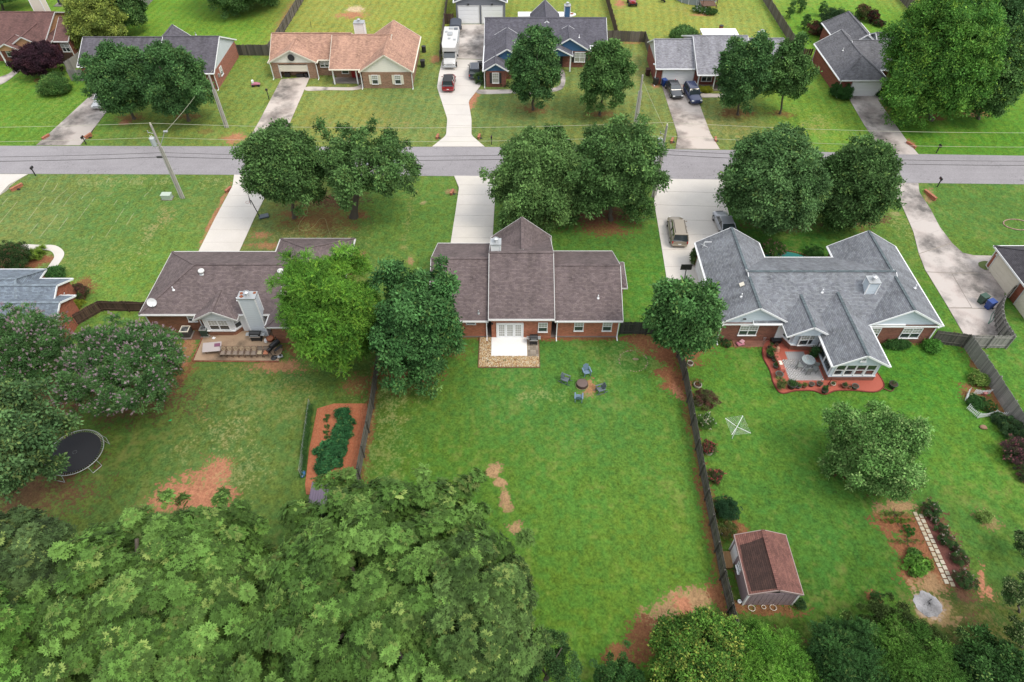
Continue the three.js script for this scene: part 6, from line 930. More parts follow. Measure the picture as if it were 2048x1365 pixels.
// ---------------------------------------------------------------- middle back yard
{
  const s = part(scene, 'patio_slab', slabGeo([[-2.02, -44.4], [1.46, -44.4], [1.46, -41.98], [-2.0, -41.98]], -0.05, 0.13, 0.015), (() => { const m = concrete('#ffffff'); m.color.multiplyScalar(1.3); return m; })()); tag(s, 'bright white concrete patio slab behind the french doors', null, null, 'structure');
  const bed = part(scene, 'gravel_bed', slabGeo([[-3.17, -44.45], [2.62, -44.45], [2.58, -40.6], [-3.17, -40.6]], -0.05, 0.03), mat(pig('#c9a878'), { roughness: 1 })); tag(bed, 'tan pebble bed round the white patio slab', null, null, 'structure');
  const r = rng(77), pts = []; const geo = new THREE.IcosahedronGeometry(0.05, 0).scale(1.2, 0.6, 0.9); for (let i = 0; i < 9500; i++) { const x = rr(-3.13, 2.55, r), z = rr(-44.4, -40.65, r); if (x > -2.05 && x < 1.5 && z < -41.95) continue; if (x >= 1.5 && z < -41.9) continue; pts.push([x, z]); }
  const im = new THREE.InstancedMesh(geo, mat(0xffffff, { roughness: 0.9 }), pts.length); im.name = 'pebble'; im.userData.kind = 'stuff'; const cols = ['#e3c797', '#d8b27c', '#efdcb6', '#c4996a', '#f3e6cc', '#b98f66'].map(h => pig(h)); pts.forEach(([x, z], i) => { _m.compose(V(x, 0.04 + 0.03 * r(), z), new THREE.Quaternion().setFromEuler(new THREE.Euler(r() * 3, r() * 6, r() * 3)), V(1, 1, 1).multiplyScalar(0.7 + 0.9 * r())); im.setMatrixAt(i, _m); im.setColorAt(i, cols[Math.floor(r() * cols.length)].clone().multiplyScalar(0.75 + 0.4 * r())); }); bed.add(im);
  const pv = new THREE.Group(); pv.name = 'paver_strip'; tag(pv, 'grey paver strip under the grill', null, null, 'structure'); scene.add(pv); const ms = ['#b3a698', '#a39788', '#c0b3a4', '#9a8d80'].map(h => concrete(h)), pg = rb(0.255, 0.06, 0.255, 0, 0, 0, 0.012);
  for (let i = 0; i < 4; i++) for (let j = 0; j < 9; j++) { const m = part(pv, 'paver', pg, pick(ms, r)); m.position.set(1.63 + i * 0.268, 0.035 + 0.006 * r(), -44.25 + j * 0.268); }
  { const e = thing('timber_edging', 'brown timber edging round the pebble bed', 'edging', -3.2, 0, -40.55); const mw = wood('#9c7a58'); part(e, 'board', metreUV(cb(5.85, 0.1, 0.05, 2.9, 0.04, 0)), mw); part(e, 'board', metreUV(cb(0.05, 0.1, 3.85, 0, 0.04, -1.95)), mw); part(e, 'board', metreUV(cb(0.05, 0.1, 3.85, 5.84, 0.04, -1.95)), mw); }
  for (const [i, [u, v, c]] of [[1010, 722, '#6c8a3f'], [1033, 721, '#a07a4a'], [975, 724, '#6c6a3a']].entries()) shrub('weed_tuft', ['green weed tuft in the pebbles', 'brown leaf litter tuft in the pebbles', 'small weed at the left of the pebbles'][i], u, v, 0.14, 0.14, { colors: [c], leaf: 'fine', scale: 0.3, clumps: 5, per: 6, category: 'weed' });
}
function grill(label, x, z, ry, w, lidM) {
  const g = thing('gas_grill', label, 'grill', x, 0.06, z, ry); part(g, 'cabinet', [rb(w * 0.6, 0.65, 0.5, 0, 0.42, 0, 0.03)], M.dark); part(g, 'lid', (() => { const s = new THREE.Shape(); s.moveTo(-0.28, 0); s.lineTo(0.28, 0); s.quadraticCurveTo(0.3, 0.3, 0.02, 0.34); s.quadraticCurveTo(-0.26, 0.3, -0.28, 0); return new THREE.ExtrudeGeometry(s, { depth: w * 0.6, bevelEnabled: true, bevelSize: 0.02, bevelThickness: 0.02, bevelSegments: 1 }).rotateY(Math.PI / 2).translate(-w * 0.3, 0.78, 0); })(), lidM); part(g, 'lid_handle', rod([-w * 0.22, 0.95, 0.34], [w * 0.22, 0.95, 0.34], 0.02), M.steel); part(g, 'control_panel', rb(w * 0.6, 0.14, 0.08, 0, 0.68, 0.29, 0.02), M.steel);
  for (const q of [-1, 1]) { part(g, 'side_shelf', rb(w * 0.24, 0.04, 0.42, q * w * 0.42, 0.78, 0, 0.01), M.galv); part(g, 'wheel', cyl(0.09, 0.09, 0.05, 0, -0.025, 0, 10).rotateZ(Math.PI / 2).translate(q * w * 0.26, 0.09, 0.2), M.tyre); } return g;
}
grill('black gas grill on the pavers beside the white slab', 2.1, -43.65, 0, 1.25, M.black);
function yardChair(label, u, v, ry, kind, m) {
  const p = at(u, v), c = thing(kind === 'rock' ? 'rocking_chair' : 'adirondack_chair', label, 'chair', p.x, 0.01, p.z, ry);
  part(c, 'seat', Array.from({ length: 5 }, (_, i) => cb(0.52, 0.025, 0.085, 0, 0.4 - i * 0.022, 0.24 - i * 0.1)), m); part(c, 'backrest', Array.from({ length: 5 }, (_, i) => cb(0.09, 0.74 - Math.abs(i - 2) * 0.05, 0.025, -0.21 + i * 0.105, 0.68 - Math.abs(i - 2) * 0.025, -0.34, 0, -0.3)), m);
  for (const q of [-1, 1]) { part(c, 'armrest', rb(0.12, 0.03, 0.72, q * 0.34, 0.6, -0.02, 0.01), m); part(c, 'leg', cb(0.05, 0.58, 0.09, q * 0.3, 0.3, 0.28), m); part(c, 'leg', cb(0.05, 0.45, 0.09, q * 0.3, 0.25, -0.3, 0, 0.2), m); if (kind === 'rock') part(c, 'rocker', tube([[q * 0.3, 0.1, 0.55], [q * 0.3, 0.02, 0.15], [q * 0.3, 0.02, -0.2], [q * 0.3, 0.14, -0.65]], 0.028, 10, 5), m); } return c;
}
const blueGrey = mat(pig('#7f9ab5'), { roughness: 0.5 }), slateC = mat(pig('#6e7a84'), { roughness: 0.5 });
yardChair('blue slatted chair beyond the fire pit', 1173, 749, 0.25, 'adir', blueGrey); yardChair('blue slatted chair nearest the camera below the fire pit', 1157, 800, Math.PI - 0.1, 'adir', blueGrey);
yardChair('grey rocking chair left of the fire pit', 1131, 764, 1.1, 'rock', slateC); yardChair('grey rocking chair right of the fire pit', 1200, 784, -1.2, 'rock', slateC);
{ const p = at(1164, 771), f = thing('fire_pit', 'round brown lidded fire pit among the four chairs', 'fire pit', p.x, 0, p.z); part(f, 'ring', lathe([[0.5, 0], [0.53, 0.02], [0.53, 0.34], [0.48, 0.36], [0.46, 0.3]], 24), mat(pig('#5f4a44'), { roughness: 0.8 })); part(f, 'lid', lathe([[0, 0.42], [0.3, 0.41], [0.49, 0.36], [0.5, 0.34], [0, 0.34]], 24), mat(pig('#7a6660'), { roughness: 0.7 })); part(f, 'base_ring', new THREE.TorusGeometry(0.58, 0.03, 6, 28).rotateX(Math.PI / 2).translate(0, 0.03, 0), mat(pig('#a8a276'))); }
{ const p = at(1266, 721), g = thing('stone_ring', 'sunken ring of small stones in the lawn beside the fence corner', 'stone ring', p.x, 0, p.z), r = rng(8); const ms = ['#a99878', '#98866a', '#b5a484'].map(h => mat(pig(h))); for (let i = 0; i < 34; i++) { if (i > 10 && i < 15) continue; const a = i / 34 * 6.28, s = part(g, 'stone', new THREE.DodecahedronGeometry(0.05 + 0.05 * r(), 0).scale(1.2, 0.5, 1), pick(ms, r)); s.position.set(Math.cos(a) * 1.35 + 0.1 * r(), -0.005, Math.sin(a) * 1.3 + 0.1 * r()); s.rotation.y = r() * 3; } for (let i = 0; i < 4; i++) { const s = part(g, 'stone', new THREE.DodecahedronGeometry(0.14, 0).scale(1.3, 0.6, 1), pick(ms, r)); s.position.set(0.1 + 0.3 * r(), 0.04, -0.2 + 0.4 * r()); } }
{ const p = at(1373, 535, 2.95), b = thing('basketball_hoop', 'tall hoop seen from behind with dark backboard on the broad driveway', 'basketball hoop', p.x, 0, p.z); part(b, 'pole', rod([0, 0, 0.5], [0, 2.9, 0.1], 0.05), M.dark); part(b, 'backboard', rb(1.15, 0.75, 0.05, 0, 2.98, 0, 0.02), M.black); part(b, 'rim', new THREE.TorusGeometry(0.23, 0.015, 6, 20).rotateX(Math.PI / 2).translate(0, 2.75, -0.3), M.red); part(b, 'base', rb(0.8, 0.2, 0.9, 0, 0.1, 0.6, 0.06), M.black); }
{ const p = at(520, 436), b = thing('basketball_hoop', 'portable hoop with grey base beside the pale left driveway', 'basketball hoop', p.x, 0.0, p.z, -1.2); part(b, 'pole', rod([0, 0.1, 0], [0, 2.6, 0.35], 0.05), M.dark); part(b, 'backboard', [cb(1.1, 0.06, 0.04, 0, 3.02, 0.45), cb(1.1, 0.06, 0.04, 0, 2.32, 0.45), cb(0.06, 0.7, 0.04, -0.52, 2.67, 0.45), cb(0.06, 0.7, 0.04, 0.52, 2.67, 0.45), cb(0.5, 0.04, 0.04, 0, 2.75, 0.45), cb(0.04, 0.35, 0.04, -0.23, 2.57, 0.45), cb(0.04, 0.35, 0.04, 0.23, 2.57, 0.45)], M.black); part(b, 'pane', cb(1.0, 0.66, 0.012, 0, 2.67, 0.45), new THREE.MeshPhysicalMaterial({ color: 0xffffff, transmission: 1, roughness: 0.05, thickness: 0 })); part(b, 'rim', new THREE.TorusGeometry(0.23, 0.015, 6, 20).rotateX(Math.PI / 2).translate(0, 2.42, 0.75), M.red); part(b, 'base', rb(0.75, 0.22, 1.15, 0, 0.12, -0.45, 0.08), mat(pig('#5f6b76'), { roughness: 0.5 })); }
solo('garden_hose', 'pale yellow hose snaking from the oak to the hipped roof', 'hose', [tube([[598, 402], [611, 412], [614, 425], [600, 445], [597, 457], [610, 462], [628, 452], [640, 438], [648, 437], [655, 455], [662, 476]].map(([u, v]) => at(u, v, 0.03)), 0.028, 90, 6)], mat(pig('#b5b070'), { roughness: 0.5 }));
// ---------------------------------------------------------------- left patio
{
  const s = part(scene, numbered('patio_slab'), slabGeo([[-30.38, -44.7], [-30.36, -41.45], [-22.2, -41.4], [-22.2, -43.0], [-23.4, -43.2], [-23.4, -45.3], [-27.0, -45.3], [-27.5, -44.7]], -0.05, 0.07, 0.01), concrete('#c9ad90', true)); tag(s, 'tan concrete patio behind the hipped roof house', null, null, 'structure');
  const e = thing('brick_edging', 'red brick edging round the tan patio', 'edging', 0, 0, 0), r = rng(9), ms = ['#a8614a', '#98573f', '#b57058'].map(h => mat(pig(h))), bg = rb(0.2, 0.08, 0.1, 0, 0, 0, 0.01); const run = (x0, z0, x1, z1) => { const L = Math.hypot(x1 - x0, z1 - z0), n = Math.round(L / 0.22); for (let i = 0; i < n; i++) { const b = part(e, 'brick', bg, pick(ms, r)); b.position.set(x0 + (x1 - x0) * (i + 0.5) / n, 0.05 + 0.01 * r(), z0 + (z1 - z0) * (i + 0.5) / n); b.rotation.y = Math.atan2(-(z1 - z0), x1 - x0) + (r() - 0.5) * 0.05; } }; run(-30.45, -44.7, -30.45, -41.38); run(-30.4, -41.33, -22.2, -41.28);
  // mulch strip along the wall
  const m = part(scene, 'mulch_strip', slabGeo([[-33.6, -45.3], [-30.5, -45.3], [-30.5, -44.15], [-33.6, -44.15]], -0.05, 0.03), mat(pig('#7d5a48'), { roughness: 1 })); tag(m, 'brown earth strip under the air conditioners', null, null, 'structure');
}
function acUnit(label, x, z, w, h, bodyM, topM) { const a = thing('air_conditioner', label, 'air conditioner', x, 0, z); part(a, 'base', cb(w + 0.2, 0.08, w + 0.2, 0, 0.06, 0), cGrey); part(a, 'casing', rb(w, h, w, 0, h / 2 + 0.1, 0, 0.04), bodyM); part(a, 'louvre', Array.from({ length: 7 }, (_, i) => cb(w + 0.02, 0.02, w + 0.02, 0, 0.2 + i * (h - 0.2) / 7, 0)), M.dark); part(a, 'top_frame', [cb(w + 0.02, 0.05, 0.09, 0, h + 0.11, w / 2 - 0.04), cb(w + 0.02, 0.05, 0.09, 0, h + 0.11, -w / 2 + 0.04), cb(0.09, 0.05, w - 0.14, w / 2 - 0.04, h + 0.11, 0), cb(0.09, 0.05, w - 0.14, -w / 2 + 0.04, h + 0.11, 0)], topM); part(a, 'fan_guard', [0.1, 0.2, 0.3].map(q => new THREE.TorusGeometry(q * w / 0.8, 0.012, 5, 20).rotateX(Math.PI / 2).translate(0, h + 0.115, 0)), M.galv); part(a, 'fan', [cyl(0.33 * w / 0.8, 0.33 * w / 0.8, 0.02, 0, h + 0.09, 0, 16)], M.dark); return a; }
acUnit('air conditioner with pale top frame under the hipped eave', -32.0, -44.75, 0.85, 0.8, mat(pig('#6f6a66')), M.cream); acUnit('slim dark air conditioner at the patio corner', -30.2, -44.8, 0.65, 0.85, M.plasticGreen, M.galv);
{ const g = thing('spade', 'white bladed shovel leaning beside the dark air conditioner', 'shovel', -29.4, 0.08, -44.35, 0.5); part(g, 'shaft', rod([0, 0.02, 0], [-0.5, 0.5, -0.5], 0.018), M.pole); part(g, 'blade', rb(0.26, 0.03, 0.3, 0.08, 0.03, 0.12, 0.01, 0.7), M.white); }
{ const t = thing('patio_table', 'pale tiled table tipped at the left end of the patio', 'table', -28.75, 0.07, -42.75, 0.12); part(t, 'tabletop', rb(1.75, 0.06, 1.0, 0, 0.62, 0, 0.02).rotateX(0.32).translate(0, 0.06, 0), mat(pig('#cfc4c2'), { roughness: 0.5 })); for (const [a, b] of [[-0.7, 0.35], [0.7, 0.35], [-0.7, -0.35], [0.7, -0.35]]) part(t, 'leg', rod([a, 0, b * 1.1], [a * 0.9, 0.62 - b * 0.3, b], 0.025), M.terracotta); part(t, 'table_mat', rb(0.55, 0.012, 0.35, 0.5, 0.68, -0.15, 0.004).rotateX(0.32).translate(0, 0.05, 0.0), mat(pig('#8f5a78'))); }
{ const fr = mat(pig('#7a6152'), { roughness: 0.5 }), mesh = mat(pig('#a39284'), { roughness: 0.7 }), tanC = mat(pig('#d2bfa0'), { roughness: 0.9 }), org = mat(pig('#d98f6c'), { roughness: 0.9 });
  for (let i = 0; i < 8; i++) { const c = thing('patio_chair', ['first patio chair of the row beside the tipped table', 'second patio chair from the tipped table', 'third patio chair from the tipped table', 'fourth patio chair from the tipped table', 'fifth patio chair from the tipped table', 'sixth patio chair from the tipped table', 'tan cushioned patio chair next to the orange one', 'orange cushioned patio chair at the right end of the row'][i], 'chair', -27.55 + i * 0.585, 0.07, -42.0, 0, 'row of patio chairs'); part(c, 'seat', rb(0.5, 0.05, 0.5, 0, 0.43, 0, 0.015), i < 6 ? mesh : fr); if (i > 5) part(c, 'cushion', rb(0.47, 0.07, 0.47, 0, 0.49, 0, 0.03), i === 6 ? tanC : org); const bk = part(c, 'backrest', [cb(0.5, 0.03, 0.03, 0, 0.97, -0.36, 0, -0.2), cb(0.03, 0.55, 0.03, -0.24, 0.7, -0.3, 0, -0.2), cb(0.03, 0.55, 0.03, 0.24, 0.7, -0.3, 0, -0.2)], fr); part(bk, 'back_panel', i < 6 ? new THREE.TorusGeometry(0.17, 0.025, 5, 18).scale(1.1, 1.2, 1).rotateX(-0.2).translate(0, 0.7, -0.3) : cb(0.45, 0.5, 0.02, 0, 0.7, -0.3, 0, -0.2), i < 6 ? tanC : mesh); for (const [a, b] of [[-0.23, 0.23], [0.23, 0.23], [-0.23, -0.23], [0.23, -0.23]]) part(c, 'leg', cb(0.035, 0.43, 0.035, a, 0.215, b), fr); for (const q of [-1, 1]) part(c, 'armrest', cb(0.04, 0.03, 0.5, q * 0.26, 0.64, -0.02), fr); } }
grill('large black gas grill before the white chimney', -24.95, -44.12, 0, 1.7, M.black);
{ const g = thing('smoker', 'black barrel smoker at the right end of the patio', 'smoker', -22.75, 0.07, -42.75, 1.0); part(g, 'barrel', cyl(0.28, 0.28, 1.0, 0, -0.5, 0, 18).rotateZ(Math.PI / 2).translate(0, 0.82, 0), M.black); part(g, 'firebox', cyl(0.2, 0.2, 0.42, 0, -0.21, 0, 14).rotateZ(Math.PI / 2).translate(-0.72, 0.66, 0), M.black); part(g, 'stack', cyl(0.05, 0.05, 0.5, 0.38, 1.02, 0, 8), M.black); for (const [a, b] of [[-0.4, 0.25], [0.4, 0.25], [-0.4, -0.25], [0.4, -0.25]]) part(g, 'leg', rod([a * 1.1, 0, b * 1.15], [a, 0.68, b * 0.7], 0.025), M.dark); part(g, 'shelf', cb(0.9, 0.03, 0.3, 0, 0.55, 0.42), M.dark); }
{ const g = thing('umbrella_base', 'round dark umbrella stand at the end of the chair row', 'umbrella stand', -22.75, 0.07, -41.75); part(g, 'base', lathe([[0, 0.12], [0.08, 0.12], [0.12, 0.08], [0.3, 0.05], [0.33, 0], [0, 0]], 20), M.dark); part(g, 'tube', rod([0, 0.1, 0], [-0.35, 0.55, -0.3], 0.025), M.dark); }
{ const g = thing('tool_pile', 'small dark power tool on the patio corner', 'tool', -22.15, 0.06, -41.8, 0.5); part(g, 'body', rb(0.5, 0.22, 0.3, 0, 0.14, 0, 0.06), M.galv); part(g, 'motor', cyl(0.13, 0.1, 0.18, 0.05, 0.2, 0, 12), M.dark); part(g, 'handle', rod([-0.2, 0.2, 0], [-0.5, 0.42, 0], 0.02), M.galv); }
{ const g = thing('plant_pot', 'wide terracotta tub behind the smoker', 'pot', -23.62, 0.07, -44.0); part(g, 'pot', lathe([[0, 0.02], [0.25, 0], [0.34, 0.3], [0.38, 0.32], [0.34, 0.36], [0.28, 0.28], [0, 0.26]], 18), M.terracotta); part(g, 'soil', cyl(0.29, 0.29, 0.02, 0, 0.27, 0, 14), M.clay); }
{ const g = thing('bucket', 'small white gas bottle beside the large grill', 'gas bottle', -24.0, 0.07, -43.75); part(g, 'bottle', lathe([[0, 0], [0.14, 0.01], [0.15, 0.06], [0.15, 0.3], [0.08, 0.38], [0.05, 0.4], [0, 0.4]], 16), M.white); part(g, 'collar', cyl(0.08, 0.08, 0.08, 0, 0.38, 0, 12), M.white); }
// ---------------------------------------------------------------- trampoline, garden, toys in the left yard
{ const p = at(149, 905, 0.75), t = thing('trampoline', 'round black trampoline under the dark left tree', 'trampoline', p.x, 0, p.z), Rt = 2.25; part(t, 'mat', cyl(Rt * 0.9, Rt * 0.9, 0.02, 0, 0.74, 0, 48), mat(new THREE.Color(0.012, 0.013, 0.018), { roughness: 0.7 })); part(t, 'frame', new THREE.TorusGeometry(Rt, 0.03, 8, 64).rotateX(Math.PI / 2).translate(0, 0.76, 0), M.galv); part(t, 'spring', Array.from({ length: 72 }, (_, i) => { const a = i / 72 * 6.283; return rod([Math.cos(a) * Rt * 0.9, 0.755, Math.sin(a) * Rt * 0.9], [Math.cos(a) * Rt, 0.765, Math.sin(a) * Rt], 0.013, 4); }), M.steel).userData.kind = 'stuff'; part(t, 'centre_mark', new THREE.TorusGeometry(0.16, 0.012, 4, 20).rotateX(Math.PI / 2).translate(0, 0.752, 0), M.galv); for (let i = 0; i < 5; i++) { const a = i / 5 * 6.283 + 0.35, b = a + 0.35, o = [Math.cos(a) * Rt, Math.sin(a) * Rt], q = [Math.cos(b) * Rt, Math.sin(b) * Rt]; part(t, 'leg', [rod([o[0], 0.75, o[1]], [o[0] * 1.08, 0.03, o[1] * 1.08], 0.025), rod([q[0], 0.75, q[1]], [q[0] * 1.08, 0.03, q[1] * 1.08], 0.025), rod([o[0] * 1.08, 0.03, o[1] * 1.08], [q[0] * 1.08, 0.03, q[1] * 1.08], 0.025)], M.galv); } }
{ const p = at(341, 842), t = thing('toy', 'tiny bright green plastic toy on the left lawn', 'toy', p.x, 0, p.z); const m = mat(pig('#2fd07a'), { roughness: 0.4 }); part(t, 'body', [rb(0.16, 0.1, 0.14, 0, 0.06, 0, 0.04)], m); part(t, 'wing', [cb(0.3, 0.02, 0.08, 0, 0.1, 0.02, 0.6)], m); }
{
  const red = tex(512, 512, (u, v, o) => { const c = 0.85 + 0.5 * (tileFbm(u * 24, v * 24, 24, 4) - 0.5) + 0.4 * (grain(u, v, 200) - 0.5), q = tileFbm(u * 40 + 3, v * 40, 40, 3); o[0] = c; o[1] = c * (0.85 + 0.5 * (q - 0.4)); o[2] = c * (0.8 + 0.5 * (q - 0.4)); }, 3, 3), bmp = tex(256, 256, (u, v, o) => { o[0] = tileFbm(u * 24, v * 24, 24, 4); }, 1.5, 1.5, false);
  const outline = plan([[634, 818], [668, 808], [734, 808], [737, 830], [722, 900], [706, 990], [612, 990], [610, 970], [618, 900], [628, 850]]), b = part(scene, 'vegetable_bed', slabGeo(outline, -0.05, 0.06, 0.02), mat(pig('#d18862'), { map: red, bumpMap: bmp, bumpScale: 0.05, roughness: 1 })); tag(b, 'orange red garden soil beside the weathered fence', null, null, 'structure');
  const rowsP = [[684, 832], [694, 845], [686, 858], [678, 870], [684, 882], [672, 890], [676, 905], [660, 900], [650, 908], [656, 925], [668, 925], [680, 890], [692, 868], [648, 940]]; const wd = ['topmost of the bean row', 'second down the bean row', 'third down the bean row', 'fourth down the bean row', 'fifth down the bean row', 'middle of the bean row', 'right side of the squash patch', 'top of the squash patch', 'left side of the squash patch', 'centre of the squash patch', 'inner edge of the squash patch', 'right of the bean row middle', 'outer edge of the upper bean row', 'foot of the squash patch'];
  rowsP.forEach(([u, v], i) => shrub('vegetable_plant', `dark leafy vegetable plant, ${wd[i]}`, u, v, 0.62, 0.6, { colors: ['#3f7d4a', '#4a8a52', '#356f40'], leaf: i > 5 && i < 12 ? 'bigleaf' : 'broad', scale: 0.6, per: 14, clumps: 18, group: 'vegetable plants in the orange bed' }));
  for (const [i, [u, v]] of [[656, 834], [652, 842], [655, 855], [652, 866], [654, 876]].entries()) shrub('vegetable_plant', `small seedling, ${['first', 'second', 'third', 'fourth', 'fifth'][i]} of the short left row`, u, v, 0.25, 0.25, { colors: ['#4a7a40', '#5a8a48'], leaf: 'fine', scale: 0.4, per: 10, clumps: 8, group: 'seedlings in the orange bed' });
  const f = thing('wire_trellis', 'green wire trellis with climbing beans left of the orange bed', 'trellis', at(622, 815).x, 0, at(622, 815).z), a = at(622, 815), c = at(603, 955); const P = (t) => [(c.x - a.x) * t, (c.z - a.z) * t]; for (const t of [0, 0.33, 0.66, 1]) part(f, 'post', rod([P(t)[0], 0, P(t)[1]], [P(t)[0], 1.2, P(t)[1]], 0.025), M.galv); for (const y of [0.3, 0.6, 0.9, 1.15]) part(f, 'wire', rod([0, y, 0], [P(1)[0], y, P(1)[1]], 0.008, 4), M.galv); for (let i = 1; i < 24; i++) part(f, 'wire', rod([P(i / 24)[0], 0.05, P(i / 24)[1]], [P(i / 24)[0], 1.15, P(i / 24)[1]], 0.006, 4), M.galv);
  const r = rng(91), pts = []; for (let i = 0; i < 900; i++) { const t = Math.pow(r(), 0.9), [x, z] = P(t); pts.push({ p: V(x + (r() - 0.3) * 0.35, r() * (t < 0.75 ? 0.95 : 0.3), z + (r() - 0.5) * 0.2), d: rdir(r, 0), s: 0.5 + 0.4 * r(), c: pig(pick(['#4f7f3c', '#5c8c45', '#447235'], r)).multiplyScalar(0.7 + 0.6 * r()) }); } sprigs(f, 'vine', 'fine', pts, leafMat, r);
  { const p = at(606, 950), bb = thing('blue_tarp', 'small crumpled blue tarp at the end of the trellis', 'tarp', p.x, 0, p.z); part(bb, 'cloth', new THREE.IcosahedronGeometry(0.28, 1).scale(0.8, 0.6, 1.3).translate(0, 0.12, 0), mat(pig('#3f78b0'), { roughness: 0.5 })); part(bb, 'tie', rod([0, 0.25, -0.3], [0.05, 0.25, 0.35], 0.015), M.white); }
}
// ---------------------------------------------------------------- right house: red patio, rug, furniture, pots
{
  const pm = concrete('#d2705c'), slabM = concrete('#c98e78', true);
  const out = smoothPlan([[24.5, -43.4], [24.05, -41.9], [24.25, -40.2], [24.2, -38.4], [24.55, -37.5], [26.0, -37.75], [27.6, -37.75], [28.5, -37.35], [29.6, -37.75], [31.2, -37.8], [33.3, -37.65], [34.25, -38.3], [34.3, -39.6], [33.9, -40.6], [31, -43.5], [28, -44.3], [25.6, -44.3]], 110);
  tag(part(scene, numbered('patio_slab'), slabGeo(out, -0.05, 0.08, 0.012), pm), 'coral red painted patio with wavy edge round the sunroom', null, null, 'structure');
  tag(part(scene, numbered('patio_slab'), slabGeo([[21.55, -44.05], [25.5, -44.05], [25.5, -43.4], [24.52, -43.22], [21.6, -43.22]], -0.05, 0.07, 0.01), slabM), 'faded red slab under the left gable window', null, null, 'structure');
  { const e = thing('border_edging', 'dark red scalloped edging along the coral patio', 'edging'), pts = out.map(([x, z]) => V(x, 0.07, z)); part(e, 'edging_strip', new THREE.TubeGeometry(new THREE.CatmullRomCurve3(pts.slice(2, 84)), 160, 0.06, 6), mat(pig('#8a3a30'), { roughness: 0.8 })); part(e, 'end_loop', tube([[34.1, 0.08, -38.0], [34.7, 0.08, -37.7], [35.1, 0.08, -38.1], [34.8, 0.08, -38.6]], 0.05, 20, 6), mat(pig('#7a4a3a'))); }
  const rugTex = tex(512, 512, (u, v, o) => { const x = u * 4, y = v * 3, fx = Math.abs(x - Math.floor(x) - 0.5), fy = Math.abs(y - Math.floor(y) - 0.5), d = (fx + fy) * 2; const e = Math.min(d, 2 - d), k = e < 0.24 ? 0.03 : e < 0.58 ? 0.9 : e < 0.86 ? 0.03 : 0.9; const w = k * (0.92 + 0.16 * grain(u, v, 200)); o[0] = w * KS; o[1] = w * KS * 0.98; o[2] = w * KS * 0.97; }, 1, 1);
  const rug = (name, label, x0, x1, z0, z1, t, ry = 0) => { const g = new THREE.BoxGeometry(x1 - x0, 0.016, z1 - z0), m = part(scene, numbered(name), g, mat(0xffffff, { map: t, roughness: 0.95 })); m.position.set((x0 + x1) / 2, 0.09, (z0 + z1) / 2); m.rotation.y = ry; return tag(m, label, 'rug'); };
  rug('patio_rug', 'black and white diamond rug on the coral patio', 25.75, 28.95, -41.5, -38.95, rugTex, 0.0);
  const dot = tex(256, 256, (u, v, o) => { const fx = (u * 9) % 1 - 0.5, fy = (v * 5) % 1 - 0.5, w = (fx * fx + fy * fy < 0.07 ? 0.12 : 0.62) * KS; o[0] = w; o[1] = w; o[2] = w * 1.03; }, 1, 1);
  rug('patio_rug', 'smaller grey dotted rug above the diamond rug', 26.3, 28.1, -42.5, -41.52, dot);
  { const c = thing('wooden_bench', 'coral painted bench at the left side of the diamond rug', 'bench', 25.2, 0.09, -40.8, Math.PI / 2 + 0.06), m = mat(pig('#d97c6a'), { roughness: 0.6 }); for (let i = 0; i < 4; i++) part(c, 'slat', cb(2.1, 0.035, 0.1, 0, 0.45, -0.2 + i * 0.125), m); for (let i = 0; i < 3; i++) part(c, 'back_slat', cb(2.1, 0.09, 0.03, 0, 0.58 + i * 0.14, -0.3 - i * 0.03, 0, -0.15), m); for (const [a, b] of [[-0.95, 0.2], [0.95, 0.2], [-0.95, -0.25], [0.95, -0.25]]) part(c, 'leg', cb(0.07, 0.45, 0.07, a, 0.22, b), m); for (const q of [-1, 1]) part(c, 'armrest', cb(0.08, 0.04, 0.52, q * 1.02, 0.66, -0.02), m); part(c, 'cushion', rb(0.5, 0.1, 0.35, -0.15, 0.52, 0, 0.04), M.cream); }
  { const t = thing('glass_table', 'round glass patio table on the diamond rug', 'table', 27.85, 0.1, -40.85); part(t, 'tabletop', cyl(0.6, 0.6, 0.02, 0, 0.72, 0, 32), new THREE.MeshPhysicalMaterial({ color: new THREE.Color(0.85, 0.92, 0.93), transmission: 0.75, roughness: 0.08, thickness: 0 })); part(t, 'rim', new THREE.TorusGeometry(0.6, 0.022, 6, 36).rotateX(Math.PI / 2).translate(0, 0.73, 0), M.galv); for (let i = 0; i < 4; i++) part(t, 'leg', rod([Math.cos(i * 1.57) * 0.42, 0, Math.sin(i * 1.57) * 0.42], [Math.cos(i * 1.57) * 0.5, 0.71, Math.sin(i * 1.57) * 0.5], 0.02), M.galv); }
  const chairM = mat(pig('#8d9391'), { roughness: 0.6 }); for (const [i, [x, z, ry]] of [[27.0, -40.4, 1.2], [28.35, -40.1, -0.5], [27.6, -39.85, 0.1 + Math.PI]].entries()) { const c = thing('mesh_chair', ['grey mesh chair left of the glass table', 'grey mesh chair right of the glass table', 'grey mesh chair below the glass table'][i], 'chair', x, 0.1, z, ry); part(c, 'seat', rb(0.48, 0.03, 0.48, 0, 0.42, 0, 0.01), chairM); part(c, 'backrest', rb(0.48, 0.5, 0.03, 0, 0.7, -0.26, 0.01), chairM); for (const [a, b] of [[-0.22, 0.22], [0.22, 0.22], [-0.22, -0.22], [0.22, -0.22]]) part(c, 'leg', cb(0.03, 0.42, 0.03, a, 0.21, b), chairM); }
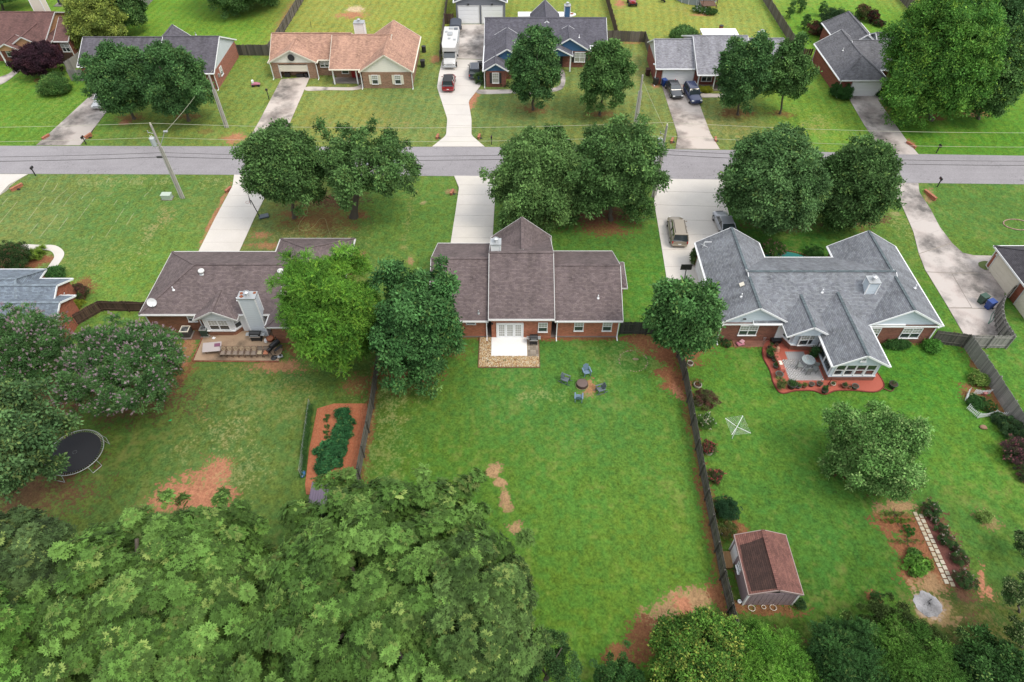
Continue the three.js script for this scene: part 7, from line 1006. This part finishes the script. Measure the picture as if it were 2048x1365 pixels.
  const pot = (label, u, v, r, m, leaf) => { const p = at(u, v, 0.08), g = thing('potted_plant', label, 'potted plant', p.x, 0.085, p.z); part(g, 'pot', lathe([[0, 0], [r * 0.7, 0], [r, r * 1.15], [r * 1.08, r * 1.2], [r * 0.98, r * 1.3], [r * 0.86, r * 1.15], [0, r * 1.1]], 18), m); part(g, 'soil', cyl(r * 0.85, r * 0.85, 0.02, 0, r * 1.12, 0, 14), M.soil); if (leaf) { const q = rng(u * 7 + v), pts = []; for (let i = 0; i < leaf.n; i++) { const d = rdir(q, 0); pts.push({ p: V(d.x * r * leaf.w * q(), r * 1.15 + q() * leaf.h, d.z * r * leaf.w * q()), d, s: leaf.s * (0.7 + 0.6 * q()), c: pig(pick(leaf.c, q)).multiplyScalar(0.7 + 0.6 * q()) }); } sprigs(g, 'foliage', leaf.k || 'fine', pts, leafMat, q); } return g; };
  const grn = (n, h, k = 'fine', c = ['#4f7a3c', '#5d8a45'], s = 0.55, w = 1) => ({ n, h, k, c, s, w });
  const terra = mat(pig('#9b6a55'), { roughness: 0.9 }), gpot = mat(pig('#6f7a74'), { roughness: 0.7 }), dpot = mat(pig('#4a4a46'), { roughness: 0.7 });
  pot('dark pot with upright plant at the upper left patio edge', 1538, 700, 0.26, terra, grn(30, 0.7)); pot('wide brown pot with spiky plant at the patio corner', 1539, 714, 0.36, dpot, grn(40, 0.5, 'blade', ['#5f8a40'], 0.7)); pot('grey green pot of succulents on the left patio edge', 1548, 722, 0.26, gpot, grn(26, 0.25)); pot('leafy green pot below the succulents', 1551, 735, 0.28, gpot, grn(34, 0.35)); pot('empty grey tub on the left patio edge', 1557, 754, 0.36, gpot, null); pot('terracotta pot with tall grass at the lower left corner', 1559, 776, 0.3, terra, grn(36, 0.7, 'blade', ['#7a8a48', '#8f9a5a'], 0.9));
  pot('wide dark bowl of green plants on the front patio edge', 1582, 775, 0.44, dpot, grn(50, 0.25, 'broad', ['#55803f', '#486f38'], 0.45)); pot('low green plant beside the wide dark bowl', 1596, 776, 0.24, gpot, grn(36, 0.35)); pot('pale leafed plant left of the small grey pots', 1608, 775, 0.22, terra, grn(30, 0.3, 'fine', ['#8fa04a'])); pot('small grey pot on the front patio edge', 1622, 772, 0.25, gpot, null); pot('small dark pot near the sunroom corner', 1638, 771, 0.27, gpot, grn(8, 0.2)); pot('round bush in a pot on the scalloped edge', 1648, 785, 0.3, dpot, grn(60, 0.5, 'fine', ['#3f7038', '#4a7d40'], 0.6, 1.1));
  pot('white ring pot in front of the sunroom', 1665, 771, 0.22, M.cream, grn(14, 0.2)); pot('terracotta pot below the first sunroom window', 1688, 775, 0.28, terra, grn(18, 0.2)); pot('small orange pot between two grey ones', 1699, 777, 0.17, mat(pig('#c98a60')), null); pot('grey pot below the middle sunroom windows', 1709, 777, 0.3, gpot, null); pot('dark green tub at the right end of the patio', 1784, 774, 0.38, mat(pig('#3c4f42'), { roughness: 0.6 }), grn(20, 0.25)); pot('tall leafy plant beside the sunroom door', 1624, 716, 0.3, dpot, grn(90, 1.0, 'broad', ['#3f6f3a', '#4a7b42'], 0.6, 1.3)); pot('small pot in the angle of the window bay', 1553, 692, 0.18, terra, null);
  { const p = at(1553, 704), t = thing('terracotta_figure', 'peach garden ornament beside the window bay', 'ornament', p.x, 0.09, p.z); part(t, 'body', lathe([[0, 0], [0.22, 0], [0.26, 0.15], [0.16, 0.34], [0.2, 0.46], [0.1, 0.6], [0, 0.62]], 16), mat(pig('#e0a98e'))); part(t, 'base', cyl(0.3, 0.28, 0.06, 0, 0, 0, 14), M.terracotta); }
  { const p = at(1550, 716), t = thing('terracotta_figure', 'second peach ornament at the head of the coral bench', 'ornament', p.x, 0.09, p.z); part(t, 'body', lathe([[0, 0], [0.26, 0], [0.28, 0.12], [0.2, 0.26], [0.26, 0.3], [0, 0.32]], 16), mat(pig('#dba28a'))); part(t, 'base', cyl(0.3, 0.28, 0.05, 0, 0, 0, 14), M.terracotta); }
  { const p = at(1480, 690), t = thing('folded_cushions', 'pink patterned cushions heaped at the left red slab', 'cushion', p.x, 0.08, p.z, 0.3); const m = mat(pig('#d98a9c'), { roughness: 0.9 }); part(t, 'cushion', rb(0.75, 0.22, 0.5, 0, 0.11, 0, 0.1), m); part(t, 'cushion', rb(0.5, 0.2, 0.4, 0.15, 0.3, -0.05, 0.09, 0.5), mat(pig('#e6b0ba'), { roughness: 0.9 })); }
  { const t = thing('storage_box', 'black lidded box in the corner by the window bay', 'box', 25.7, 0.07, -43.75, 0.1); part(t, 'box', rb(0.95, 0.42, 0.45, 0, 0.22, 0, 0.04), M.black); part(t, 'lid', rb(1.0, 0.06, 0.5, 0, 0.45, 0, 0.02), M.dark); }
  { const p = at(1527, 680), t = thing('metal_bin', 'small round galvanised bin against the brick wall', 'bin', p.x, 0.07, p.z); part(t, 'body', cyl(0.18, 0.22, 0.42, 0, 0, 0, 16), M.steel); part(t, 'rim', new THREE.TorusGeometry(0.22, 0.015, 5, 18).rotateX(Math.PI / 2).translate(0, 0.42, 0), M.steel); }
  for (const [i, [u0, v0, u1, v1]] of [[1637, 692, 1629, 720], [1667, 756, 1656, 772]].entries()) { const a = at(u0, v0, 1.6), b = at(u1, v1, 0.1); const t = thing('garden_stake', ['dark red pole leaning at the sunroom door', 'dark red pole leaning at the sunroom corner'][i], 'pole', b.x, 0.09, b.z); part(t, 'rod', rod([0, 0, 0], [(a.x - b.x), 1.3, (a.z - b.z) * 0.5], 0.03), mat(pig('#7a2c2c'))); part(t, 'foot', cyl(0.09, 0.07, 0.06, 0, 0, 0, 10), M.dark); }
}
// ring planters along the long fence
function planter(label, u, v, r, m = mat(pig('#d8d0c4'), { roughness: 0.8 })) { const p = at(u, v), g = thing('ring_planter', label, 'planter', p.x, 0, p.z); part(g, 'ring', lathe([[r * 0.8, 0], [r, 0.02], [r, 0.24], [r * 0.93, 0.27], [r * 0.8, 0.22], [r * 0.78, 0.1]], 22), m); part(g, 'soil', cyl(r * 0.8, r * 0.8, 0.03, 0, 0.12, 0, 16), M.soil); return g; }
planter('empty white ring planter below the fence corner tree', 1379.5, 729, 0.32); planter('white ring planter with a dying orange plant', 1395, 772, 0.38); planter('white ring planter under the wide reddish shrub', 1398, 808, 0.32); planter('pale ring planter under the red tipped bush', 1417, 905, 0.36); planter('grey tub under the bronze green bush', 1449, 1066, 0.36, M.galv); planter('dark tub under the right corner hydrangea', 1862, 700, 0.5, mat(pig('#5a4a40')));
shrub('dying_plant', 'orange wilted plant standing in a white ring planter', 1395, 768, 0.4, 0.8, { colors: ['#b5744a', '#9a9a4a', '#7d8f48'], leaf: 'fine', scale: 0.4, clumps: 12, per: 8, category: 'plant' });
{ // rotary clothes line
  const p = at(1475, 868), t = thing('clothes_line', 'white rotary clothes line open in the right lawn', 'clothes line', p.x, 0, p.z); part(t, 'post', cyl(0.03, 0.03, 1.95, 0, 0, 0, 8), M.white); const tips = [[1451, 837], [1486, 832], [1502, 867], [1464, 870]].map(([u, v]) => at(u, v, 1.95).sub(V(p.x, 0, p.z))), hub = V(0, 1.6, 0); void hub; const c = tips.reduce((a, b) => a.add(b), V(0, 0, 0)).multiplyScalar(0.25); t.children[0].position.set(c.x, 0, c.z); for (const q of tips) part(t, 'arm', rod([c.x, 1.75, c.z], [q.x, 1.95, q.z], 0.022), M.white); for (let k = 3; k <= 9; k++) { const f = k / 9; for (let i = 0; i < 4; i++) { const a = tips[i], b = tips[(i + 1) % 4], L = (w) => [c.x + (w.x - c.x) * f, 1.75 + 0.2 * f, c.z + (w.z - c.z) * f]; part(t, 'line', rod(L(a), L(b), 0.005, 4), M.white); } }
}
{ // white picket fence round the flower bed
  const seg = (label, a, b) => { const A = at(...a), B = at(...b), L = A.distanceTo(B), g = thing('picket_fence', label, 'picket fence', A.x, 0, A.z, Math.atan2(-(B.z - A.z), B.x - A.x)); const n = Math.max(3, Math.round(L / 0.13)); for (let i = 0; i <= n; i++) { const x = i / n * L, h = 0.55 + 0.18 * Math.abs(i / n - 0.5) * 2; const sh = new THREE.Shape([[-0.03, 0], [0.03, 0], [0.03, h - 0.05], [0, h], [-0.03, h - 0.05]].map(q => new THREE.Vector2(...q))); part(g, 'picket', new THREE.ExtrudeGeometry(sh, { depth: 0.02, bevelEnabled: false }).translate(x, 0.02, 0), M.white); } for (const y of [0.14, 0.42]) part(g, 'rail', cb(L, 0.06, 0.025, L / 2, y, -0.02), M.white); };
  seg('white picket panel at the top of the flower bed', [1946, 789], [1978, 789]); seg('white picket panel on the left side of the flower bed', [1930, 803], [1936, 785]); seg('white picket panel at the lower left of the flower bed', [1934, 818], [1955, 836]); seg('white picket panel along the bottom of the flower bed', [1955, 837], [1986, 832]); seg('white picket panel running to the plank fence', [1987, 830], [2009, 835]);
  shrub('flower_clump', 'green leafy clump inside the white pickets', 1950, 808, 0.8, 0.6, { colors: ['#3f6f35', '#4d7d3f'], leaf: 'broad', scale: 0.45, category: 'plant' }); shrub('flower_clump', 'orange flowering clump inside the white pickets', 1976, 818, 0.6, 0.55, { colors: ['#4f7a3c', '#5d8a44'], leaf: 'blade', scale: 0.5, flowers: 0.25, flowerColors: ['#e0953c', '#d9803a'], flowerScale: 0.4, category: 'plant' }); shrub('flower_clump', 'pale yellow flowers at the top of the picket bed', 1944, 796, 0.4, 0.4, { colors: ['#6a8a45'], leaf: 'fine', scale: 0.4, flowers: 0.3, flowerColors: ['#e6e2a8'], flowerScale: 0.35, category: 'plant' });
  { const p = at(1968, 790), t = thing('garden_ornament', 'small pink ornament inside the white pickets', 'ornament', p.x, 0, p.z); part(t, 'body', lathe([[0, 0], [0.2, 0], [0.12, 0.2], [0.22, 0.34], [0, 0.36]], 14), mat(pig('#c98a86'))); part(t, 'base', cyl(0.24, 0.22, 0.05, 0, 0, 0, 12), M.terracotta); }
  { const p = at(1966, 856), t = thing('garden_rock', 'single brown rock in the lawn below the picket bed', 'rock', p.x, 0, p.z); part(t, 'rock', new THREE.DodecahedronGeometry(0.26, 1).scale(1.2, 0.6, 0.9).translate(0, 0.1, 0), mat(pig('#a9836c'))); part(t, 'chip', new THREE.DodecahedronGeometry(0.12, 0).scale(1.2, 0.6, 0.9).translate(0.22, 0.05, 0.1), mat(pig('#a9836c'))); }
}
{ // stepping stones and the mulch bed
  const path = new THREE.Group(); path.name = 'stepping_stone_path'; tag(path, 'two rows of square stepping stones beside the mulch bed', null, null, 'structure'); scene.add(path); const r = rng(33), ms = ['#d8cdb6', '#cfc2a8', '#e0d6c2'].map(h => concrete(h)), a = at(1829, 1024), b = at(1895, 1170), dx = b.x - a.x, dz = b.z - a.z, L = Math.hypot(dx, dz), ry = Math.atan2(-dz, dx), n = 14, sg = rb(0.34, 0.06, 0.3, 0, 0, 0, 0.015);
  for (let i = 0; i < n; i++) for (const q of [0, 1]) { const m = part(path, 'stone', sg, pick(ms, r)), t = (i + 0.5 + q * 0.45) / n; m.position.set(a.x + dx * t + q * 0.38 * Math.cos(ry + 1.57) * -1 * -1, 0.03 + 0.01 * r(), a.z + dz * t - q * 0.38 * Math.sin(ry + 1.57)); m.rotation.y = ry + (r() - 0.5) * 0.12; }
  const bed = part(scene, 'mulch_bed', slabGeo(smoothPlan(plan([[1846, 1012], [1868, 1020], [1890, 1070], [1915, 1110], [1942, 1160], [1925, 1178], [1908, 1172], [1880, 1110], [1862, 1065]]), 60), -0.05, 0.035), mat(pig('#7f4f46'), { map: stainMap, bumpMap: concreteBump, bumpScale: 0.05, roughness: 1 })); tag(bed, 'red brown mulch bed beside the stepping stones', null, null, 'structure');
  const RB = [[1858, 1026, 0.75, 0.9, 'topmost'], [1866, 1040, 0.5, 0.6, 'second'], [1880, 1062, 0.5, 0.6, 'third'], [1888, 1085, 0.5, 0.9, 'fourth'], [1908, 1098, 0.4, 0.5, 'fifth'], [1915, 1122, 0.65, 0.8, 'sixth'], [1925, 1165, 0.8, 0.9, 'lowest']]; for (const [u, v, rx, h, w] of RB) shrub('rose_bush', `${w} rose bush of the mulch bed`, u, v, rx, h, { colors: ['#4d7340', '#5a8049', '#6a5f48'], leaf: 'fine', scale: 0.5, flowers: 0.03, flowerColors: ['#d8a8a8', '#e6dcd0'], flowerScale: 0.4, group: 'rose bushes of the mulch bed' });
  for (const [i, [u, v, w]] of [[1788, 1030, 1.3], [1795, 1044, 1.4], [1815, 1085, 1.5]].entries()) shrub('vegetable_row', ['upper thin row of seedlings in the red plot', 'yellow green bean row in the red plot', 'sparse middle row in the red plot'][i], u, v, w, 0.3, { rz: 0.22, colors: i === 1 ? ['#7a9a3c', '#8aa845'] : ['#7d8f48', '#8a9a50'], leaf: 'fine', scale: 0.4, clumps: i === 1 ? 34 : 18, per: 10, category: 'plant' });
  shrub('squash_plant', 'round green plant in the middle of the red plot', 1815, 1064, 0.5, 0.45, { colors: ['#4a8a35', '#579640'], leaf: 'fine', scale: 0.5, category: 'plant' }); shrub('squash_plant', 'large leaved squash plant at the lower red plot', 1832, 1134, 0.85, 0.5, { colors: ['#6aa03c', '#78ad45'], leaf: 'bigleaf', scale: 0.6, per: 10, clumps: 22, category: 'plant' }); shrub('squash_plant', 'small plant above the large squash', 1826, 1112, 0.45, 0.4, { colors: ['#5a8a3c'], leaf: 'broad', scale: 0.45, category: 'plant' }); shrub('squash_plant', 'yellowing plant right of the large squash', 1852, 1130, 0.4, 0.35, { colors: ['#8a9a45'], leaf: 'broad', scale: 0.4, category: 'plant' });
}
{ const r = rng(60), p = at(1856, 1210), a = thing('ash_heap', 'pale grey heap of ash in the shaded lawn', 'ash heap', p.x, 0, p.z); part(a, 'heap', metreUV(soft(loft([[0.95, 0], [0.8, 0.06], [0.62, 0.12], [0.45, 0.17], [0.25, 0.2], [0.05, 0.22]].map(([q, y]) => Array.from({ length: 40 }, (_, i) => { const t = -i / 40 * 6.283, k = q * (0.78 + 0.3 * vn(Math.cos(t) * 2 + 9, Math.sin(t) * 2 + 9) + 0.12 * r()); return [Math.cos(t) * k, y + 0.05 * r(), Math.sin(t) * k * 0.95]; })), false), 1.2)), mat(pig('#dedfe3'), { map: stainMap, bumpMap: concreteBump, bumpScale: 0.05, roughness: 1 })); part(a, 'charred_stick', rod([-0.4, 0.18, 0.1], [0.3, 0.25, -0.3], 0.03), M.dark); }
// hoops and odds behind the shed
for (const [i, [u, v, r, l]] of [[1503, 1218, 0.24, 'left white hoop leaning behind the shed'], [1527, 1216, 0.15, 'small white hoop between two larger ones'], [1546, 1217, 0.23, 'right white hoop leaning behind the shed'], [1575, 1218, 0.26, 'square orange hoop at the shed corner']].entries()) { const p = at(u, v), t = thing('wire_hoop', l, 'hoop', p.x, 0.02, p.z); part(t, 'hoop', new THREE.TorusGeometry(r, 0.022, 6, i === 3 ? 4 : 26).rotateZ(0.78).rotateX(Math.PI / 2 - 0.25).translate(0, 0.08, 0), i === 3 ? mat(pig('#c08a5a')) : M.cream); part(t, 'peg', rod([r * 0.7, 0, 0.1], [r * 0.7, 0.12, 0.0], 0.012), M.galv); }
{ const p = at(1478, 1206), t = thing('bucket', 'small white bucket at the shed foot by the fence', 'bucket', p.x, 0, p.z); part(t, 'body', cyl(0.12, 0.15, 0.26, 0, 0, 0, 14), M.white); part(t, 'handle', new THREE.TorusGeometry(0.14, 0.008, 4, 14, Math.PI).translate(0, 0.26, 0), M.galv); }
{ const p = at(1556, 1290), t = thing('swing_stand', 'thin metal stand standing at the lower right thicket', 'stand', p.x, 0, p.z); part(t, 'bar', rod([0, 0.05, 0], [1.0, 0.9, -0.2], 0.02), M.galv); part(t, 'post', rod([1.0, 0, -0.1], [1.0, 0.95, -0.2], 0.02), M.galv); }
// bins, hose and edging by the stained driveway
function bin(label, x, z, ry, m) { const b = thing('wheeled_bin', label, 'bin', x, 0.05, z, ry); part(b, 'body', soft(loft([[0.25, 0.06], [0.3, 0.55], [0.33, 1.0]].map(([w, y]) => [[-w, y, -w * 1.1], [-w, y, w * 1.1], [w, y, w * 1.1], [w, y, -w * 1.1]])), 0.4), m); part(b, 'lid', rb(0.7, 0.07, 0.8, 0, 1.03, 0, 0.03), m); part(b, 'handle', rod([-0.25, 1.0, -0.42], [0.25, 1.0, -0.42], 0.02), M.dark); for (const q of [-1, 1]) part(b, 'wheel', cyl(0.11, 0.11, 0.05, 0, -0.025, 0, 12).rotateZ(Math.PI / 2).translate(q * 0.3, 0.11, -0.32), M.tyre); return b; }
bin('dark green wheeled bin behind the blue one', 48.4, -49.3, -1.2, M.plasticGreen); bin('bright blue wheeled bin by the curving fence', 48.75, -48.5, -1.2, M.blueBin);
bin('black bin by the left wall of the pale grey garage', 21.7, -96.6, 0.2, M.dark); bin('blue bin beside the black one at the pale grey garage', 22.9, -96.2, 0.3, M.blueBin); bin('dark bin at the side wall of the pale grey house', 20.9, -99.6, 0, mat(pig('#5a3a34'))); bin('blue bin at the corner of the blue gabled house', -4.9, -97.4, 0.1, M.blueBin); bin('small dark bin beside the dark blue car', -5.0, -101.8, 0.1, M.dark); bin('dark post bin at the right end of the tan roof', -14.0, -102.5, 0, M.dark);
solo('garden_hose', 'green hose coiled on the stained driveway below the bins', 'hose', [tube([[1990, 622], [1984, 630], [1981, 640], [1977, 648], [1986, 640], [1990, 630], [2000, 622], [2008, 614]].map(([u, v]) => at(u, v, 0.09)), 0.025, 60, 6)], mat(pig('#2f8f74'), { roughness: 0.5 }));
{ const p = at(1576, 512), t = part(scene, 'tarp_bed', slabGeo(smoothPlan([[p.x - 2.3, p.z - 0.4], [p.x - 1, p.z - 0.75], [p.x + 0.6, p.z - 0.5], [p.x + 2.0, p.z + 0.3], [p.x + 2.2, p.z + 1.2], [p.x - 2.2, p.z + 1.2]], 40), -0.02, 0.04), mat(pig('#3f9a94'), { roughness: 0.4 })); tag(t, 'teal plastic sheet bed at the front of the grey roofed house', null, null, 'structure'); const e = thing('brick_edging', 'brick edging along the teal bed', 'edging', p.x, 0, p.z), r = rng(71), ms = ['#a8705a', '#98604c', '#b5806a'].map(h => mat(pig(h))), bg = rb(0.2, 0.1, 0.12, 0, 0, 0, 0.01), pts = smoothPlan([[-2.5, -0.5], [-1, -0.95], [0.7, -0.7], [2.2, 0.15], [2.6, 1.0]], 26, false); pts.forEach(([x, z]) => { const b = part(e, 'brick', bg, pick(ms, r)); b.position.set(x, 0.05, z); b.rotation.y = r() * 3; }); }
{ const p = at(2035, 450), g = thing('stone_ring', 'oval stone edging in the lawn at the right edge', 'stone ring', p.x, 0, p.z), r = rng(14), ms = ['#b59a84', '#a08672', '#c4ab94'].map(h => mat(pig(h))); for (let i = 0; i < 40; i++) { const a = i / 40 * 6.283, s = part(g, 'stone', rb(0.24, 0.1, 0.13, 0, 0, 0, 0.02), pick(ms, r)); s.position.set(Math.cos(a) * 1.55, 0.04, Math.sin(a) * 1.0); s.rotation.y = -a + Math.PI / 2; } }
{ const p = at(716, 512), g = thing('stone_ring', 'small stone ring at the right end of the hipped roof', 'stone ring', p.x, 0, p.z), r = rng(15), m = mat(pig('#b08a6a')); for (let i = 0; i < 18; i++) { const a = i / 18 * 6.283, s = part(g, 'stone', rb(0.22, 0.1, 0.12, 0, 0, 0, 0.02), m); s.position.set(Math.cos(a) * 0.62, 0.04, Math.sin(a) * 0.62); s.rotation.y = -a + Math.PI / 2; } }
// ---------------------------------------------------------------- far gardens
{ const p = at(1392, -6), t = thing('above_ground_pool', 'round above ground pool with pale cover at the top edge', 'pool', p.x, 0, p.z); part(t, 'wall', lathe([[4.0, 0], [4.02, 1.25], [4.12, 1.28], [4.12, 1.32], [3.85, 1.3], [3.85, 1.0]], 48), mat(pig('#aeb8c0'), { roughness: 0.5 })); part(t, 'cover', lathe([[0, 1.2], [3.86, 1.2], [3.86, 1.15], [0, 1.15]], 48), mat(pig('#f2f2ee'), { roughness: 0.6 })); for (let i = 0; i < 18; i++) { const a = i / 18 * 6.283, s = part(t, 'upright', cb(0.14, 1.3, 0.05, 4.05, 0.65, 0), M.white); s.rotation.y = a; s.position.set(0, 0, 0); } }
{ const p = at(1416, 20), t = thing('pool_deck', 'small brown timber deck beside the pool', 'deck', p.x, 0, p.z), m = wood('#8a6a56'); for (let i = 0; i < 10; i++) part(t, 'plank', metreUV(cb(0.24, 0.05, 2.4, -1.2 + i * 0.26, 0.9, -0.6)), m); for (const [a, b] of [[-1.25, 0.55], [1.25, 0.55], [-1.25, -1.75], [1.25, -1.75]]) part(t, 'post', metreUV(cb(0.1, 1.9, 0.1, a, 0.95, b)), m); part(t, 'rail', metreUV(cb(2.5, 0.08, 0.06, 0, 1.8, 0.55)), m); part(t, 'rail', metreUV(cb(0.06, 0.08, 2.3, 1.25, 1.8, -0.6)), m); part(t, 'ladder', [rod([-2.1, 0, 0.5], [-2.1, 2.2, 0.2], 0.03), rod([-1.7, 0, 0.5], [-1.7, 2.2, 0.2], 0.03)], M.galv); }
shrub('bush', 'flowering low shrubs left of the pool deck', 1398, 24, 1.3, 0.9, { colors: ['#55803f', '#6a9350'], leaf: 'fine', scale: 0.6, flowers: 0.05, flowerColors: ['#f0f0f0'] }); shrub('bush', 'leafy shrub in front of the pool deck', 1420, 28, 1.3, 0.8, { colors: ['#4a7538', '#558242'], leaf: 'fine', scale: 0.6 });
{ const t = thing('white_canopy', 'long white flat topped structure with pointed end behind the slate roof', 'canopy', 6.2, 0, -116.8); part(t, 'roof', slabGeo([[-5.2, -0.9], [3.6, -0.9], [4.6, -0.2], [4.6, 0.2], [3.6, 0.9], [-5.2, 0.9]], 2.3, 2.5, 0.05), M.white); for (const [a, b] of [[-5, -0.7], [-5, 0.7], [0, 0.7], [0, -0.7], [3.4, -0.7], [3.4, 0.7]]) part(t, 'post', cb(0.1, 2.3, 0.1, a, 1.15, b), M.white); part(t, 'end_hatch', cyl(0.35, 0.35, 0.04, 3.9, 2.5, 0, 16), M.rust); }
{ const p = at(125, 10), t = thing('garden_table', 'pale slab and dark box at the top left lawn edge', 'slab', p.x, 0, p.z); part(t, 'slab', cb(2.6, 0.1, 1.6, 0, 0.05, 0), cGrey); part(t, 'box', rb(1.4, 0.8, 0.9, 0.1, 0.5, -0.3, 0.05), mat(new THREE.Color(0.02, 0.025, 0.04))); }
{ const p = at(622, 54), t = thing('garden_stake', 'thin dark stake in the lawn behind the tan roof', 'stake', p.x, 0, p.z); part(t, 'rod', rod([0, 0, 0], [0.05, 1.0, 0], 0.03), M.dark); part(t, 'foot', cyl(0.12, 0.08, 0.05, 0, 0, 0, 10), M.dark); }
for (const [i, [u, v, l]] of [[848, 104, 'dark compressor unit at the right wall of the tan roofed house'], [1441, 62, 'small brown drum behind the pale grey roof']].entries()) { const p = at(u, v), t = thing('barrel', l, 'barrel', p.x, 0, p.z); part(t, 'drum', cyl(0.35, 0.35, 0.9, 0, 0, 0, 16), i ? M.rust : M.dark); part(t, 'lid', cyl(0.37, 0.35, 0.05, 0, 0.9, 0, 16), M.dark); }
{ const p = at(2046, 568), t = thing('barrel', 'black tub on the lawn at the right edge below the garage', 'tub', p.x - 0.3, 0, p.z + 2.9); part(t, 'tub', lathe([[0, 0.02], [0.3, 0], [0.4, 0.3], [0.42, 0.32], [0.36, 0.3], [0.28, 0.05], [0, 0.06]], 18), M.black); part(t, 'rim', new THREE.TorusGeometry(0.4, 0.02, 5, 20).rotateX(Math.PI / 2).translate(0, 0.32, 0), M.black); }

// ---------------------------------------------------------------- shadows on, draw
scene.traverse(o => { if (o.isMesh) { o.castShadow = true; o.receiveShadow = true; } delete o.userData.spec; });
renderer.render(scene, camera);
